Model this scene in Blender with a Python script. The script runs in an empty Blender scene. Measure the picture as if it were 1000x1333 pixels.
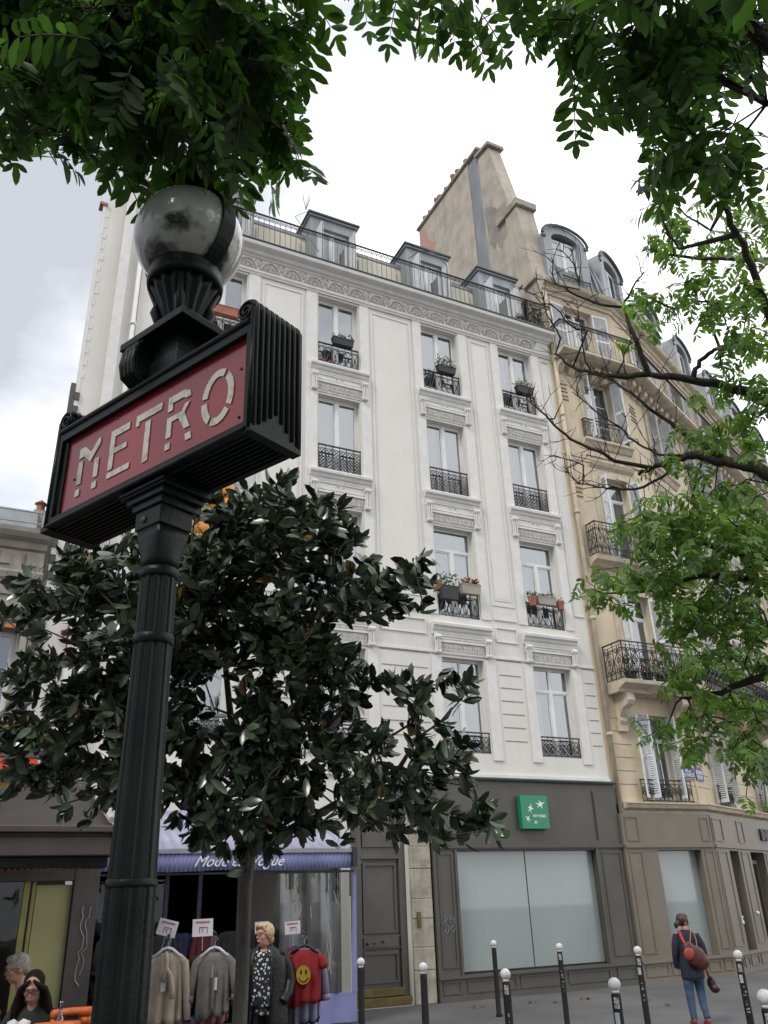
import bpy, math, random
import numpy as np
from mathutils import Vector, Matrix
random.seed(7); RNG = np.random.default_rng(7)
R_ = math.radians
sc = bpy.context.scene
COL = sc.collection
# ------------------------------------------------------------------ camera
cam_d = bpy.data.cameras.new('camera'); cam = bpy.data.objects.new('camera', cam_d); COL.objects.link(cam)
FPX = 1075.0; CAMH = 1.9
rgt = Vector((.89818423, -.43840311, -.03267709)); upv = Vector((-.16147616, -.39813328, .90300351)); fwd = Vector((.40888939, .80578694, .42838869))
cam.matrix_world = Matrix(((rgt.x, upv.x, -fwd.x, 0), (rgt.y, upv.y, -fwd.y, 0), (rgt.z, upv.z, -fwd.z, CAMH), (0, 0, 0, 1)))
cam_d.sensor_fit = 'VERTICAL'; cam_d.sensor_height = 24; cam_d.sensor_width = 18
cam_d.lens = FPX / 1333 * 24; cam_d.clip_start = .05; cam_d.clip_end = 600
sc.camera = cam
def ray(x, y): return (rgt * (x - 500) - upv * (y - 666.5) + fwd * FPX) / FPX
def at(x, y, dep):            # a photo direction turned into a real point, dep metres deep
    return Vector((0, 0, CAMH)) + ray(x, y) * dep
# ------------------------------------------------------------------ view, world, sun
sc.view_settings.view_transform = 'Standard'; sc.view_settings.look = 'None'
sc.view_settings.exposure = 0.5; sc.view_settings.gamma = 1
SUN_EL, SUN_AZ = 48, 208     # azimuth of the sun, degrees anticlockwise from +X
w = bpy.data.worlds.new('World'); sc.world = w; w.use_nodes = True
nt = w.node_tree; nt.nodes.clear(); N = nt.nodes.new; L = nt.links.new
out = N('ShaderNodeOutputWorld'); bg = N('ShaderNodeBackground'); L(bg.outputs[0], out.inputs[0]); bg.inputs[1].default_value = .1
sky = N('ShaderNodeTexSky'); sky.sky_type = 'NISHITA'; sky.sun_disc = False
sky.sun_elevation = R_(SUN_EL); sky.sun_rotation = R_(90 - SUN_AZ); sky.air_density = 1.2; sky.dust_density = 2
tc = N('ShaderNodeTexCoord')
mp = N('ShaderNodeMapping'); mp.inputs['Scale'].default_value = (1, 1, 1.7); mp.inputs['Location'].default_value = (.35, .1, .2); L(tc.outputs['Generated'], mp.inputs[0])
n1 = N('ShaderNodeTexNoise'); n1.inputs['Scale'].default_value = 2.1; n1.inputs['Detail'].default_value = 6; n1.inputs['Roughness'].default_value = .5; L(mp.outputs[0], n1.inputs[0])
n2 = N('ShaderNodeTexNoise'); n2.inputs['Scale'].default_value = 3.1; n2.inputs['Detail'].default_value = 5; n2.inputs['Distortion'].default_value = .4; L(mp.outputs[0], n2.inputs[0])
# cloud brightness: thick grey banks towards -X, thin bright cloud elsewhere
sx = N('ShaderNodeSeparateXYZ'); L(tc.outputs['Generated'], sx.inputs[0])
ma = N('ShaderNodeMath'); ma.operation = 'MULTIPLY_ADD'; L(sx.outputs[0], ma.inputs[0]); ma.inputs[1].default_value = .9; L(n1.outputs[0], ma.inputs[2])
cr = N('ShaderNodeValToRGB'); L(ma.outputs[0], cr.inputs[0])
e = cr.color_ramp.elements; e[0].position = .50; e[0].color = (4.5, 4.75, 5.3, 1); e[1].position = .76; e[1].color = (13, 13.1, 13.4, 1)
m_ = e.new(.62); m_.color = (8.0, 8.2, 8.7, 1)
cm = N('ShaderNodeValToRGB'); L(n2.outputs[0], cm.inputs[0]); cm.color_ramp.elements[0].position = .30; cm.color_ramp.elements[1].position = .46
cm.color_ramp.elements[0].color = (.75, .75, .75, 1)
mx = N('ShaderNodeMix'); mx.data_type = 'RGBA'; L(cm.outputs[0], mx.inputs[0]); L(sky.outputs[0], mx.inputs[6]); L(cr.outputs[0], mx.inputs[7]); L(mx.outputs[2], bg.inputs[0])
sd = bpy.data.lights.new('sun', 'SUN'); so = bpy.data.objects.new('sun', sd); COL.objects.link(so)
sd.energy = 1.4; sd.angle = R_(18); sd.color = (1, .96, .9)
dv = Vector((math.cos(R_(SUN_AZ)) * math.cos(R_(SUN_EL)), math.sin(R_(SUN_AZ)) * math.cos(R_(SUN_EL)), math.sin(R_(SUN_EL))))
so.rotation_euler = dv.to_track_quat('Z', 'Y').to_euler(); so.location = (0, -20, 40)
# ------------------------------------------------------------------ materials
MATS = {}
def mat(name, col, rough=.6, col2=None, scale=3.0, bump=0.0, bscale=20, metal=0, spec=.5, stretch=(1, 1, 1), mixr=(.35, .65), detail=5, coat=0, trans=0, island=0, dirt=None, bd=.02):
    if name in MATS: return MATS[name]
    m = bpy.data.materials.new(name); m.use_nodes = True; t = m.node_tree; b = t.nodes['Principled BSDF']
    b.inputs['Roughness'].default_value = rough; b.inputs['Metallic'].default_value = metal; b.inputs['Specular IOR Level'].default_value = spec
    b.inputs['Coat Weight'].default_value = coat
    col = (*col, 1)[:4]; c2 = (*(col2 or tuple(c * .82 for c in col[:3])), 1)[:4]
    tcn = t.nodes.new('ShaderNodeTexCoord'); mpn = t.nodes.new('ShaderNodeMapping'); mpn.inputs['Scale'].default_value = stretch
    t.links.new(tcn.outputs['Object'], mpn.inputs[0])
    no = t.nodes.new('ShaderNodeTexNoise'); no.inputs['Scale'].default_value = scale; no.inputs['Detail'].default_value = detail; t.links.new(mpn.outputs[0], no.inputs[0])
    rp = t.nodes.new('ShaderNodeValToRGB'); rp.color_ramp.elements[0].position = mixr[0]; rp.color_ramp.elements[1].position = mixr[1]
    rp.color_ramp.elements[0].color = c2; rp.color_ramp.elements[1].color = col
    t.links.new(no.outputs[0], rp.inputs[0]); src = rp.outputs[0]
    if dirt:   # streaky stains that run down a wall (dirt = (colour, amount))
        m2 = t.nodes.new('ShaderNodeMapping'); m2.inputs['Scale'].default_value = (2.2, 2.2, .16); t.links.new(tcn.outputs['Object'], m2.inputs[0])
        n_ = t.nodes.new('ShaderNodeTexNoise'); n_.inputs['Scale'].default_value = 2.0; n_.inputs['Detail'].default_value = 8; n_.inputs['Roughness'].default_value = .65; t.links.new(m2.outputs[0], n_.inputs[0])
        r2 = t.nodes.new('ShaderNodeMapRange'); r2.inputs[1].default_value = .5; r2.inputs[2].default_value = .78; r2.inputs[4].default_value = dirt[1]; t.links.new(n_.outputs[0], r2.inputs[0])
        mm = t.nodes.new('ShaderNodeMix'); mm.data_type = 'RGBA'; t.links.new(r2.outputs[0], mm.inputs[0]); t.links.new(src, mm.inputs[6]); mm.inputs[7].default_value = (*dirt[0], 1); src = mm.outputs[2]
    if island:
        g = t.nodes.new('ShaderNodeNewGeometry'); hs = t.nodes.new('ShaderNodeHueSaturation')
        mr = t.nodes.new('ShaderNodeMapRange'); mr.inputs[3].default_value = 1 - island; mr.inputs[4].default_value = 1 + island; t.links.new(g.outputs['Random Per Island'], mr.inputs[0])
        t.links.new(mr.outputs[0], hs.inputs['Value']); t.links.new(src, hs.inputs['Color']); src = hs.outputs[0]
    t.links.new(src, b.inputs['Base Color'])
    if bump:
        nb = t.nodes.new('ShaderNodeTexNoise'); nb.inputs['Scale'].default_value = bscale; nb.inputs['Detail'].default_value = 4; t.links.new(mpn.outputs[0], nb.inputs[0])
        bp = t.nodes.new('ShaderNodeBump'); bp.inputs['Strength'].default_value = bump; bp.inputs['Distance'].default_value = bd; t.links.new(nb.outputs[0], bp.inputs['Height']); t.links.new(bp.outputs[0], b.inputs['Normal'])
    if trans:
        tr = t.nodes.new('ShaderNodeBsdfTranslucent'); ms = t.nodes.new('ShaderNodeMixShader'); ms.inputs[0].default_value = trans
        o = t.nodes['Material Output']
        gm = t.nodes.new('ShaderNodeMix'); gm.data_type = 'RGBA'; gm.blend_type = 'MULTIPLY'; gm.inputs[0].default_value = 1; t.links.new(src, gm.inputs[6]); gm.inputs[7].default_value = (2.2, 2.6, 1.2, 1)
        t.links.new(gm.outputs[2], tr.inputs[0]); t.links.new(b.outputs[0], ms.inputs[1]); t.links.new(tr.outputs[0], ms.inputs[2]); t.links.new(ms.outputs[0], o.inputs[0])
    MATS[name] = m; return m
def glassmat(name, tint=(.9, .95, .95), refl=.12, rough=.02, glc=1.0):
    if name in MATS: return MATS[name]
    m = bpy.data.materials.new(name); m.use_nodes = True; t = m.node_tree; t.nodes.clear(); n = t.nodes.new
    o = n('ShaderNodeOutputMaterial'); tr = n('ShaderNodeBsdfTransparent'); gl = n('ShaderNodeBsdfGlossy'); ms = n('ShaderNodeMixShader'); lw = n('ShaderNodeLayerWeight'); lw.inputs[0].default_value = .35
    mr = n('ShaderNodeMapRange'); mr.inputs[3].default_value = refl; mr.inputs[4].default_value = 1.0; t.links.new(lw.outputs['Fresnel'], mr.inputs[0])
    tr.inputs[0].default_value = (*tint, 1); gl.inputs['Roughness'].default_value = rough; gl.inputs[0].default_value = (.95 * glc, .97 * glc, glc, 1)
    tcn = n('ShaderNodeTexCoord'); nb = n('ShaderNodeTexNoise'); nb.inputs['Scale'].default_value = 1.6; t.links.new(tcn.outputs['Object'], nb.inputs[0])
    bp = n('ShaderNodeBump'); bp.inputs['Strength'].default_value = .12; bp.inputs['Distance'].default_value = .05; t.links.new(nb.outputs[0], bp.inputs['Height']); t.links.new(bp.outputs[0], gl.inputs['Normal'])
    t.links.new(mr.outputs[0], ms.inputs[0]); t.links.new(tr.outputs[0], ms.inputs[1]); t.links.new(gl.outputs[0], ms.inputs[2]); t.links.new(ms.outputs[0], o.inputs[0])
    MATS[name] = m; return m
# ------------------------------------------------------------------ mesh building
class Fr:      # a frame standing on a wall: u along it, d out of it, z up
    def __init__(s, o, ang=0): s.o = Vector(o); s.u = Vector((math.cos(ang), math.sin(ang), 0)); s.n = Vector((math.sin(ang), -math.cos(ang), 0)); s.ang = ang
    def __call__(s, u, d, z): return s.o + s.u * u + s.n * d + Vector((0, 0, z))
WF = Fr((0, 0, 0), 0)          # note: d = -Y
WORLD = {}
class MB:
    def __init__(s, fr=WF): s.fr = fr; s.v = []; s.f = []; s.mi = []; s.sm = []; s.cur = 0; s.smooth = False
    def add(s, pts, faces, world=False):
        b = len(s.v)
        for p in pts: s.v.append(tuple(p) if world else tuple(s.fr(*p)))
        for f in faces: s.f.append([b + i for i in f]); s.mi.append(s.cur); s.sm.append(s.smooth)
    def box(s, u0, u1, d0, d1, z0, z1):
        s.add([(u0, d0, z0), (u1, d0, z0), (u1, d1, z0), (u0, d1, z0), (u0, d0, z1), (u1, d0, z1), (u1, d1, z1), (u0, d1, z1)],
              [(0, 1, 2, 3), (7, 6, 5, 4), (0, 4, 5, 1), (1, 5, 6, 2), (2, 6, 7, 3), (3, 7, 4, 0)]); return s
    def quad(s, a, b, c, d): s.add([a, b, c, d], [(0, 1, 2, 3)]); return s
    def prism(s, pts, d0, d1):         # polygon in (u,z)
        n = len(pts); s.add([(u, d0, z) for u, z in pts] + [(u, d1, z) for u, z in pts], [tuple(range(n - 1, -1, -1)), tuple(range(n, 2 * n))] + [(i, (i + 1) % n, n + (i + 1) % n, n + i) for i in range(n)]); return s
    def mould(s, prof, u0, u1):        # polygon in (d,z) run along u
        n = len(prof); s.add([(u0, d, z) for d, z in prof] + [(u1, d, z) for d, z in prof], [tuple(range(n)), tuple(range(2 * n - 1, n - 1, -1))] + [(i, n + i, n + (i + 1) % n, (i + 1) % n) for i in range(n)]); return s
    def tube(s, path, r, n=6, cap=True, world=False):
        P = [Vector(p) if world else Vector(s.fr(*p)) for p in path]; rr = r if isinstance(r, (list, tuple)) else [r] * len(P)
        pts = []; prev = None
        for i, p in enumerate(P):
            t = (P[min(i + 1, len(P) - 1)] - P[max(i - 1, 0)])
            t = t.normalized() if t.length > 1e-9 else Vector((0, 0, 1))
            if prev is None: a = Vector((0, 0, 1)) if abs(t.z) < .9 else Vector((1, 0, 0)); x = t.cross(a).normalized()
            else:
                x = prev - t * prev.dot(t); x = x.normalized() if x.length > 1e-6 else t.cross(Vector((0, 0, 1))).normalized()
            prev = x; y = t.cross(x)
            for k in range(n): a = 2 * math.pi * k / n; pts.append(p + (x * math.cos(a) + y * math.sin(a)) * rr[i])
        F = [(i * n + k, i * n + (k + 1) % n, (i + 1) * n + (k + 1) % n, (i + 1) * n + k) for i in range(len(P) - 1) for k in range(n)]
        if cap: F += [tuple(range(n - 1, -1, -1)), tuple(range((len(P) - 1) * n, len(P) * n))]
        s.add(pts, F, True); return s
    def lathe(s, prof, u=0, d=0, n=20, flute=None, sq=None):     # prof = [(r,z)]
        pts = []; m = len(prof)
        for i, (r, z) in enumerate(prof):
            for k in range(n):
                a = 2 * math.pi * (k + .5) / n; q = r
                if flute: q = r * (1 - flute[1] * (abs(math.sin(a * flute[0] / 2)) < .55))
                if sq and sq[i] > 0: c = max(abs(math.cos(a)), abs(math.sin(a))); q = r * ((1 - sq[i]) + sq[i] / c)
                pts.append((u + q * math.cos(a), d + q * math.sin(a), z))
        F = [(i * n + k, i * n + (k + 1) % n, (i + 1) * n + (k + 1) % n, (i + 1) * n + k) for i in range(m - 1) for k in range(n)]
        F += [tuple(range(n - 1, -1, -1)), tuple(range((m - 1) * n, m * n))]
        s.add(pts, F); return s
    def loft(s, rings, cap=True, world=True):    # rings: lists of equally many points
        n = len(rings[0]); F = [(i * n + k, i * n + (k + 1) % n, (i + 1) * n + (k + 1) % n, (i + 1) * n + k) for i in range(len(rings) - 1) for k in range(n)]
        if cap: F += [tuple(range(n - 1, -1, -1)), tuple(range((len(rings) - 1) * n, len(rings) * n))]
        s.add([p for r in rings for p in r], F, world); return s
    def ball(s, c, rx, ry=None, rz=None, n=12, m=8, world=False, rot=None):
        ry = ry or rx; rz = rz or rx; C0 = Vector(c) if world else Vector(s.fr(*c)); pts = []
        for i in range(m + 1):
            t = math.pi * i / m
            for k in range(n):
                a = 2 * math.pi * k / n; p = Vector((rx * math.sin(t) * math.cos(a), ry * math.sin(t) * math.sin(a), rz * math.cos(t)))
                if rot is not None: p = rot @ p
                pts.append(C0 + p)
        s.add(pts, [(i * n + k, i * n + (k + 1) % n, (i + 1) * n + (k + 1) % n, (i + 1) * n + k) for i in range(m) for k in range(n)], True); return s
    def build(s, name, mats, parent=None, loc=None, bevel=0, recalc=True, sol=0):
        if not isinstance(mats, (list, tuple)): mats = [mats]
        V = np.array(s.v, dtype=np.float64).reshape(-1, 3)
        if parent is not None: base = WORLD[parent.name]
        elif loc is not None: base = Vector(loc)
        else: base = Vector(((V[:, 0].min() + V[:, 0].max()) / 2, (V[:, 1].min() + V[:, 1].max()) / 2, V[:, 2].min()))
        me = bpy.data.meshes.new(name); me.from_pydata([tuple(p) for p in (V - np.array(base))], [], s.f)
        for m in mats: me.materials.append(m)
        me.polygons.foreach_set('material_index', s.mi); me.polygons.foreach_set('use_smooth', s.sm)
        if recalc:
            import bmesh
            bm = bmesh.new(); bm.from_mesh(me); bmesh.ops.remove_doubles(bm, verts=bm.verts, dist=1e-5); bmesh.ops.recalc_face_normals(bm, faces=bm.faces); bm.to_mesh(me); bm.free()
        me.update()
        o = bpy.data.objects.new(name, me); COL.objects.link(o); WORLD[o.name] = Vector(base)
        if parent is not None: o.parent = parent
        else: o.location = base
        if bevel:
            bv = o.modifiers.new('bevel', 'BEVEL'); bv.width = bevel; bv.segments = 2; bv.limit_method = 'ANGLE'; bv.angle_limit = R_(40)
        if sol:
            sm = o.modifiers.new('thick', 'SOLIDIFY'); sm.thickness = sol; sm.offset = 0
        return o
def split_build(b, name, mats, parent, **k):
    '''every separate piece of the builder becomes an object of its own'''
    par = list(range(len(b.v)))
    def find(i):
        while par[i] != i: par[i] = par[par[i]]; i = par[i]
        return i
    for f in b.f:
        r = find(f[0])
        for j in f[1:]: par[find(j)] = r
    groups = {}
    for fi, f in enumerate(b.f): groups.setdefault(find(f[0]), []).append(fi)
    out_ = []
    for g_ in groups.values():
        c = MB(b.fr); ids = {}
        for fi in g_:
            for j in b.f[fi]:
                if j not in ids: ids[j] = len(c.v); c.v.append(b.v[j])
            c.f.append([ids[j] for j in b.f[fi]]); c.mi.append(b.mi[fi]); c.sm.append(b.sm[fi])
        out_.append(c.build(name, mats, parent, **k))
    return out_
def tag(o, label, cat, group=None, kind=None):
    if label: o['label'] = label
    if cat: o['category'] = cat
    if group: o['group'] = group
    if kind: o['kind'] = kind
    return o
def thing(name, loc, label, cat, group=None):
    o = bpy.data.objects.new(name, None); COL.objects.link(o); o.location = loc; o.empty_display_size = .2
    WORLD[o.name] = Vector(loc); return tag(o, label, cat, group)
def copytree(o, loc, label=None, parent=None):
    c = o.copy(); COL.objects.link(c); WORLD[c.name] = WORLD.get(o.name, Vector())
    if parent is None: c.location = loc
    else: c.parent = parent
    if label: c['label'] = label
    for ch in list(o.children): copytree(ch, None, None, c)
    return c
def textmesh(txt, size, name, material, parent, M, depth=.004, shear=0, bold=0, xs=1, font=None):
    cu = bpy.data.curves.new(name, 'FONT'); cu.body = txt; cu.size = size; cu.extrude = depth; cu.align_x = 'CENTER'; cu.align_y = 'CENTER'; cu.shear = shear; cu.offset = bold; cu.resolution_u = 3
    o = bpy.data.objects.new(name, cu); COL.objects.link(o)
    dg = bpy.context.evaluated_depsgraph_get(); me = bpy.data.meshes.new_from_object(o.evaluated_get(dg)); bpy.data.objects.remove(o)
    me.transform(Matrix.Diagonal((xs, 1, 1, 1))); me.transform(M)
    base = WORLD[parent.name]; me.transform(Matrix.Translation(-Vector(base)))
    me.materials.clear(); me.materials.append(material)
    q = bpy.data.objects.new(name, me); COL.objects.link(q); q.parent = parent; WORLD[q.name] = base; return q
def wallM(fr, u, d, z, rot=0):      # text standing on a wall frame
    M = Matrix(((fr.u.x, 0, fr.n.x, 0), (fr.u.y, 0, fr.n.y, 0), (0, 1, 0, 0), (0, 0, 0, 1)))
    return Matrix.Translation(fr(u, d, z)) @ M @ Matrix.Rotation(rot, 4, 'Z')
# ------------------------------------------------------------------ palette
M_white = mat('white_render', (.73, .705, .655), .85, (.68, .655, .605), .8, .12, 60, dirt=((.48, .455, .41), .24))
M_panel = mat('cream_render', (.755, .735, .675), .88, (.71, .685, .62), .9, .15, 60, dirt=((.58, .54, .45), .12))
M_trimw = mat('white_stucco_trim', (.75, .735, .70), .8, (.68, .665, .635), 4, .12, 50, dirt=((.50, .48, .44), .12))
M_orn = mat('grey_plaster_ornament', (.69, .67, .63), .85, (.56, .54, .505), 9, .3, 40)
M_groove = mat('groove_grey', (.30, .29, .27), .9)
M_stone = mat('honey_stone', (.66, .555, .40), .88, (.56, .465, .33), 1.5, .2, 40, dirt=((.32, .26, .19), .45))
M_stone2 = mat('pale_stone_trim', (.62, .54, .42), .85, (.50, .43, .33), 4, .25, 40, dirt=((.25, .21, .16), .45))
M_party = mat('old_party_render', (.50, .44, .36), .92, (.36, .32, .27), 1.4, .4, 18, mixr=(.3, .6), dirt=((.20, .18, .155), .5))
M_partyd = mat('stained_party_render', (.33, .295, .25), .92, (.25, .225, .195), 2, .4, 18)
M_brickpink = mat('pink_brick', (.45, .20, .16), .9, (.52, .36, .30), 14, .3, 30)
M_zinc = mat('zinc_sheet', (.33, .345, .36), .55, (.25, .262, .275), 2.5, .05, 10, metal=.25, stretch=(1, 1, .3))
M_zincd = mat('dark_zinc_edge', (.09, .11, .11), .5, metal=.2)
M_slate = mat('roof_slate', (.17, .175, .185), .6, (.11, .115, .125), 9, .5, 12, stretch=(1, 1, 4))
M_iron = mat('black_wrought_iron', (.022, .022, .024), .5)
M_irond = mat('rust_brown_handrail', (.075, .03, .024), .5)
M_pvc = mat('white_window_frame', (.78, .78, .76), .45, (.70, .70, .68), 3)
M_shut = mat('white_blue_shutter', (.74, .755, .77), .55, (.64, .66, .68), 6)
M_glass = glassmat('window_glass', (.62, .68, .70), .22)
M_glassc = glassmat('clear_plastic', (.80, .82, .80), .05, .12)
M_curt = mat('net_curtain', (.42, .44, .46), .9, (.33, .35, .37), 2, stretch=(6, 6, .4))
M_curtw = mat('white_curtain', (.72, .73, .74), .9, (.52, .54, .55), 2.5, stretch=(9, 9, .4))
M_curtb = mat('pale_blue_curtain', (.46, .56, .56), .9, (.36, .46, .46), 6)
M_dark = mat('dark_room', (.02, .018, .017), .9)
M_shop = mat('taupe_shopfront_paint', (.088, .079, .067), .5, (.072, .065, .055), 1.5, .08, 30, dirt=((.07, .065, .058), .3))
M_shopb = mat('brown_shopfront_paint', (.185, .156, .12), .5, (.16, .134, .103), 1.5, .08, 30, dirt=((.12, .10, .08), .3))
M_door = mat('taupe_door_paint', (.092, .083, .070), .45, (.078, .070, .060), 3, .1, 30)
M_brass = mat('worn_brass_plate', (.16, .115, .035), .5, (.10, .075, .03), 6, metal=.4)
M_frost = mat('frosted_window', (.285, .325, .32), .25, (.235, .275, .27), .8, 0, stretch=(1, 1, .6), mixr=(.2, .8), coat=1.0)
M_oldst = mat('weathered_limestone', (.42, .38, .31), .92, (.26, .235, .195), 3.5, .5, 14, mixr=(.3, .6), dirt=((.15, .135, .115), .6))
M_clay = mat('terracotta', (.42, .17, .10), .8, (.30, .12, .075), 8)
M_cream = mat('cream_plaster', (.80, .75, .62), .85, (.74, .68, .55), 2)
M_asph = mat('asphalt_pavement', (.125, .125, .127), .9, (.090, .090, .092), .45, .6, 90, mixr=(.42, .62), detail=10, dirt=None)
M_met = mat('dark_green_cast_iron', (.008, .0145, .011), .38, (.0035, .005, .004), 7, .5, 70, mixr=(.3, .7), spec=.24, bd=.003, dirt=((.020, .024, .020), .5))
M_metw = mat('worn_cast_iron', (.10, .108, .10), .5, (.018, .022, .02), 26, .3, 60, mixr=(.48, .66), bd=.002)
M_red = mat('red_enamel', (.34, .026, .030), .26, (.19, .013, .019), 2, .02, 8, coat=.3, spec=.55)
M_let = mat('beige_letter', (.43, .41, .32), .5, (.62, .61, .56), 22, mixr=(.52, .63))
M_ped = mat('leaf_stem', (.06, .045, .025), .7)
M_wood = mat('dark_bark', (.050, .040, .032), .9, (.028, .023, .019), 18, .8, 30, stretch=(1, 1, .3))
M_barkg = mat('grey_bark', (.135, .12, .10), .9, (.075, .066, .055), 14, .6, 30, stretch=(1, 1, .35))
M_magL = mat('magnolia_leaf', (.052, .076, .036), .27, (.028, .046, .022), 9, spec=.9, island=.65)
M_magY = mat('yellowed_magnolia_leaf', (.30, .17, .04), .5, (.20, .10, .03), 9, island=.4)
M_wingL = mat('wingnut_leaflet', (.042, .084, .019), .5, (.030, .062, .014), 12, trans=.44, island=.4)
M_wingR = mat('bright_green_wingnut_leaflet', (.125, .195, .055), .4, (.085, .14, .040), 12, trans=.42, island=.45)  # lighter, brighter green than the overhead tree's leaflets
M_blk = mat('black_plastic', (.015, .015, .016), .45)
M_wht = mat('white_paint', (.72, .70, .69), .45, (.58, .56, .55), 20)
# ------------------------------------------------------------------ ground
g = MB(); S_ = 160
g.add([(-S_, -S_, 0), (S_, -S_, 0), (S_, S_, 0), (-S_, S_, 0)], [(0, 1, 2, 3)], True)
tag(g.build('pavement', M_asph), None, None, kind='structure')
# ------------------------------------------------------------------ generic building bits
def wall(fr, name, m, parent, u0, u1, z0, z1, holes, depth=.28, back=True, mb=None):
    b = mb or MB(fr)
    us = sorted({u0, u1, *[h[0] for h in holes], *[h[1] for h in holes]}); zs = sorted({z0, z1, *[h[2] for h in holes], *[h[3] for h in holes]})
    for i in range(len(us) - 1):
        for j in range(len(zs) - 1):
            uc = (us[i] + us[i + 1]) / 2; zc = (zs[j] + zs[j + 1]) / 2
            if any(h[0] < uc < h[1] and h[2] < zc < h[3] for h in holes): continue
            b.quad((us[i], 0, zs[j]), (us[i + 1], 0, zs[j]), (us[i + 1], 0, zs[j + 1]), (us[i], 0, zs[j + 1]))
    for a, c, e_, f in holes:
        dd = -depth
        b.quad((a, 0, e_), (a, 0, f), (a, dd, f), (a, dd, e_)); b.quad((c, 0, e_), (c, dd, e_), (c, dd, f), (c, 0, f))
        b.quad((a, 0, f), (c, 0, f), (c, dd, f), (a, dd, f)); b.quad((a, 0, e_), (a, dd, e_), (c, dd, e_), (c, 0, e_))
    if mb is not None: return b
    return b.build(name, m, parent, recalc=False)
def window(fr, parent, u0, u1, z0, z1, dd=-.22, transom=None, curtain='net', cross=None, name='window', glass=None, fm=None, leaves=2, fw=.055, label=None):
    """frame + pane + what hangs behind the pane"""
    b = MB(fr); d0, d1 = dd - .03, dd + .03; w2 = fw * .62
    b.box(u0, u0 + fw, d0, d1, z0, z1); b.box(u1 - fw, u1, d0, d1, z0, z1); b.box(u0 + fw, u1 - fw, d0, d1, z1 - fw, z1); b.box(u0 + fw, u1 - fw, d0, d1, z0, z0 + fw)
    ztop = z1 - fw
    if transom: b.box(u0 + fw, u1 - fw, d0 - .005, d1 + .005, transom - .04, transom + .04); ztop = transom - .04
    um = (u0 + u1) / 2
    if leaves == 2:
        b.box(um - .05, um + .05, d0 - .004, d1 + .012, z0 + fw, ztop)
        if transom and cross == 'top': b.box(um - .03, um + .03, d0, d1, transom + .04, z1 - fw)
    for a, c in ((u0 + fw, um - .05), (um + .05, u1 - fw)) if leaves == 2 else ((u0 + fw, u1 - fw),):
        b.box(a, a + w2, d0 + .01, d1 - .012, z0 + fw, ztop); b.box(c - w2, c, d0 + .01, d1 - .012, z0 + fw, ztop)
        b.box(a + w2, c - w2, d0 + .01, d1 - .012, z0 + fw, z0 + fw + w2 * 1.6); b.box(a + w2, c - w2, d0 + .01, d1 - .012, ztop - w2, ztop)
        if cross == 'bars':
            for k in (1, 2): zz = z0 + (ztop - z0) * k / 3; b.box(a + w2, c - w2, d0 + .01, d1 - .014, zz - .015, zz + .015)
    f = b.build(name, fm or M_pvc, parent)
    if label: f['label'] = label
    p = MB(fr); p.quad((u0 + .02, dd, z0 + .02), (u1 - .02, dd, z0 + .02), (u1 - .02, dd, z1 - .02), (u0 + .02, dd, z1 - .02)); p.build('pane', glass or M_glass, f, recalc=False)
    c = MB(fr); n = 28
    cm_ = {'net': M_curt, 'white': M_curtw, 'blue': M_curtb, 'dark': M_dark}.get(curtain, M_curt)
    rr = random.Random(hash((round(u0 * 10), round(z0 * 10)))); open_ = rr.uniform(.0, .25) if curtain == 'white' else 0
    c.smooth = True
    def strip(a, e_, spread):
        prev = None
        for i in range(n + 1):
            t = i / n; uu = a + (e_ - a) * t; dz = dd - .13 - .03 * math.sin(t * 34 + rr.random() * .3)
            if prev is not None: c.quad((prev[0], prev[1], z0), (uu, dz, z0), (uu, dz, z1), (prev[0], prev[1], z1))
            prev = (uu, dz)
    if curtain == 'net' and rr.random() < .45: open_ = rr.uniform(.10, .32)
    if open_ > 0: strip(u0, um - open_ * (u1 - u0), 0); strip(um + open_ * (u1 - u0), u1, 0)
    else: strip(u0, u1, 0)
    if curtain != 'dark': c.build('curtain', cm_, f, recalc=False)
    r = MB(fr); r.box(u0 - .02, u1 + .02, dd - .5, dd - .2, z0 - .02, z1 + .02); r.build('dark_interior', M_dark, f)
    return f
def circ(b, cu, cz, r, d, n=9, a0=0, a1=2 * math.pi, tr=.007, nn=4):
    b.tube([(cu + r * math.cos(a0 + (a1 - a0) * i / n), d, cz + r * math.sin(a0 + (a1 - a0) * i / n)) for i in range(n + 1)], tr, nn, cap=False)
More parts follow.
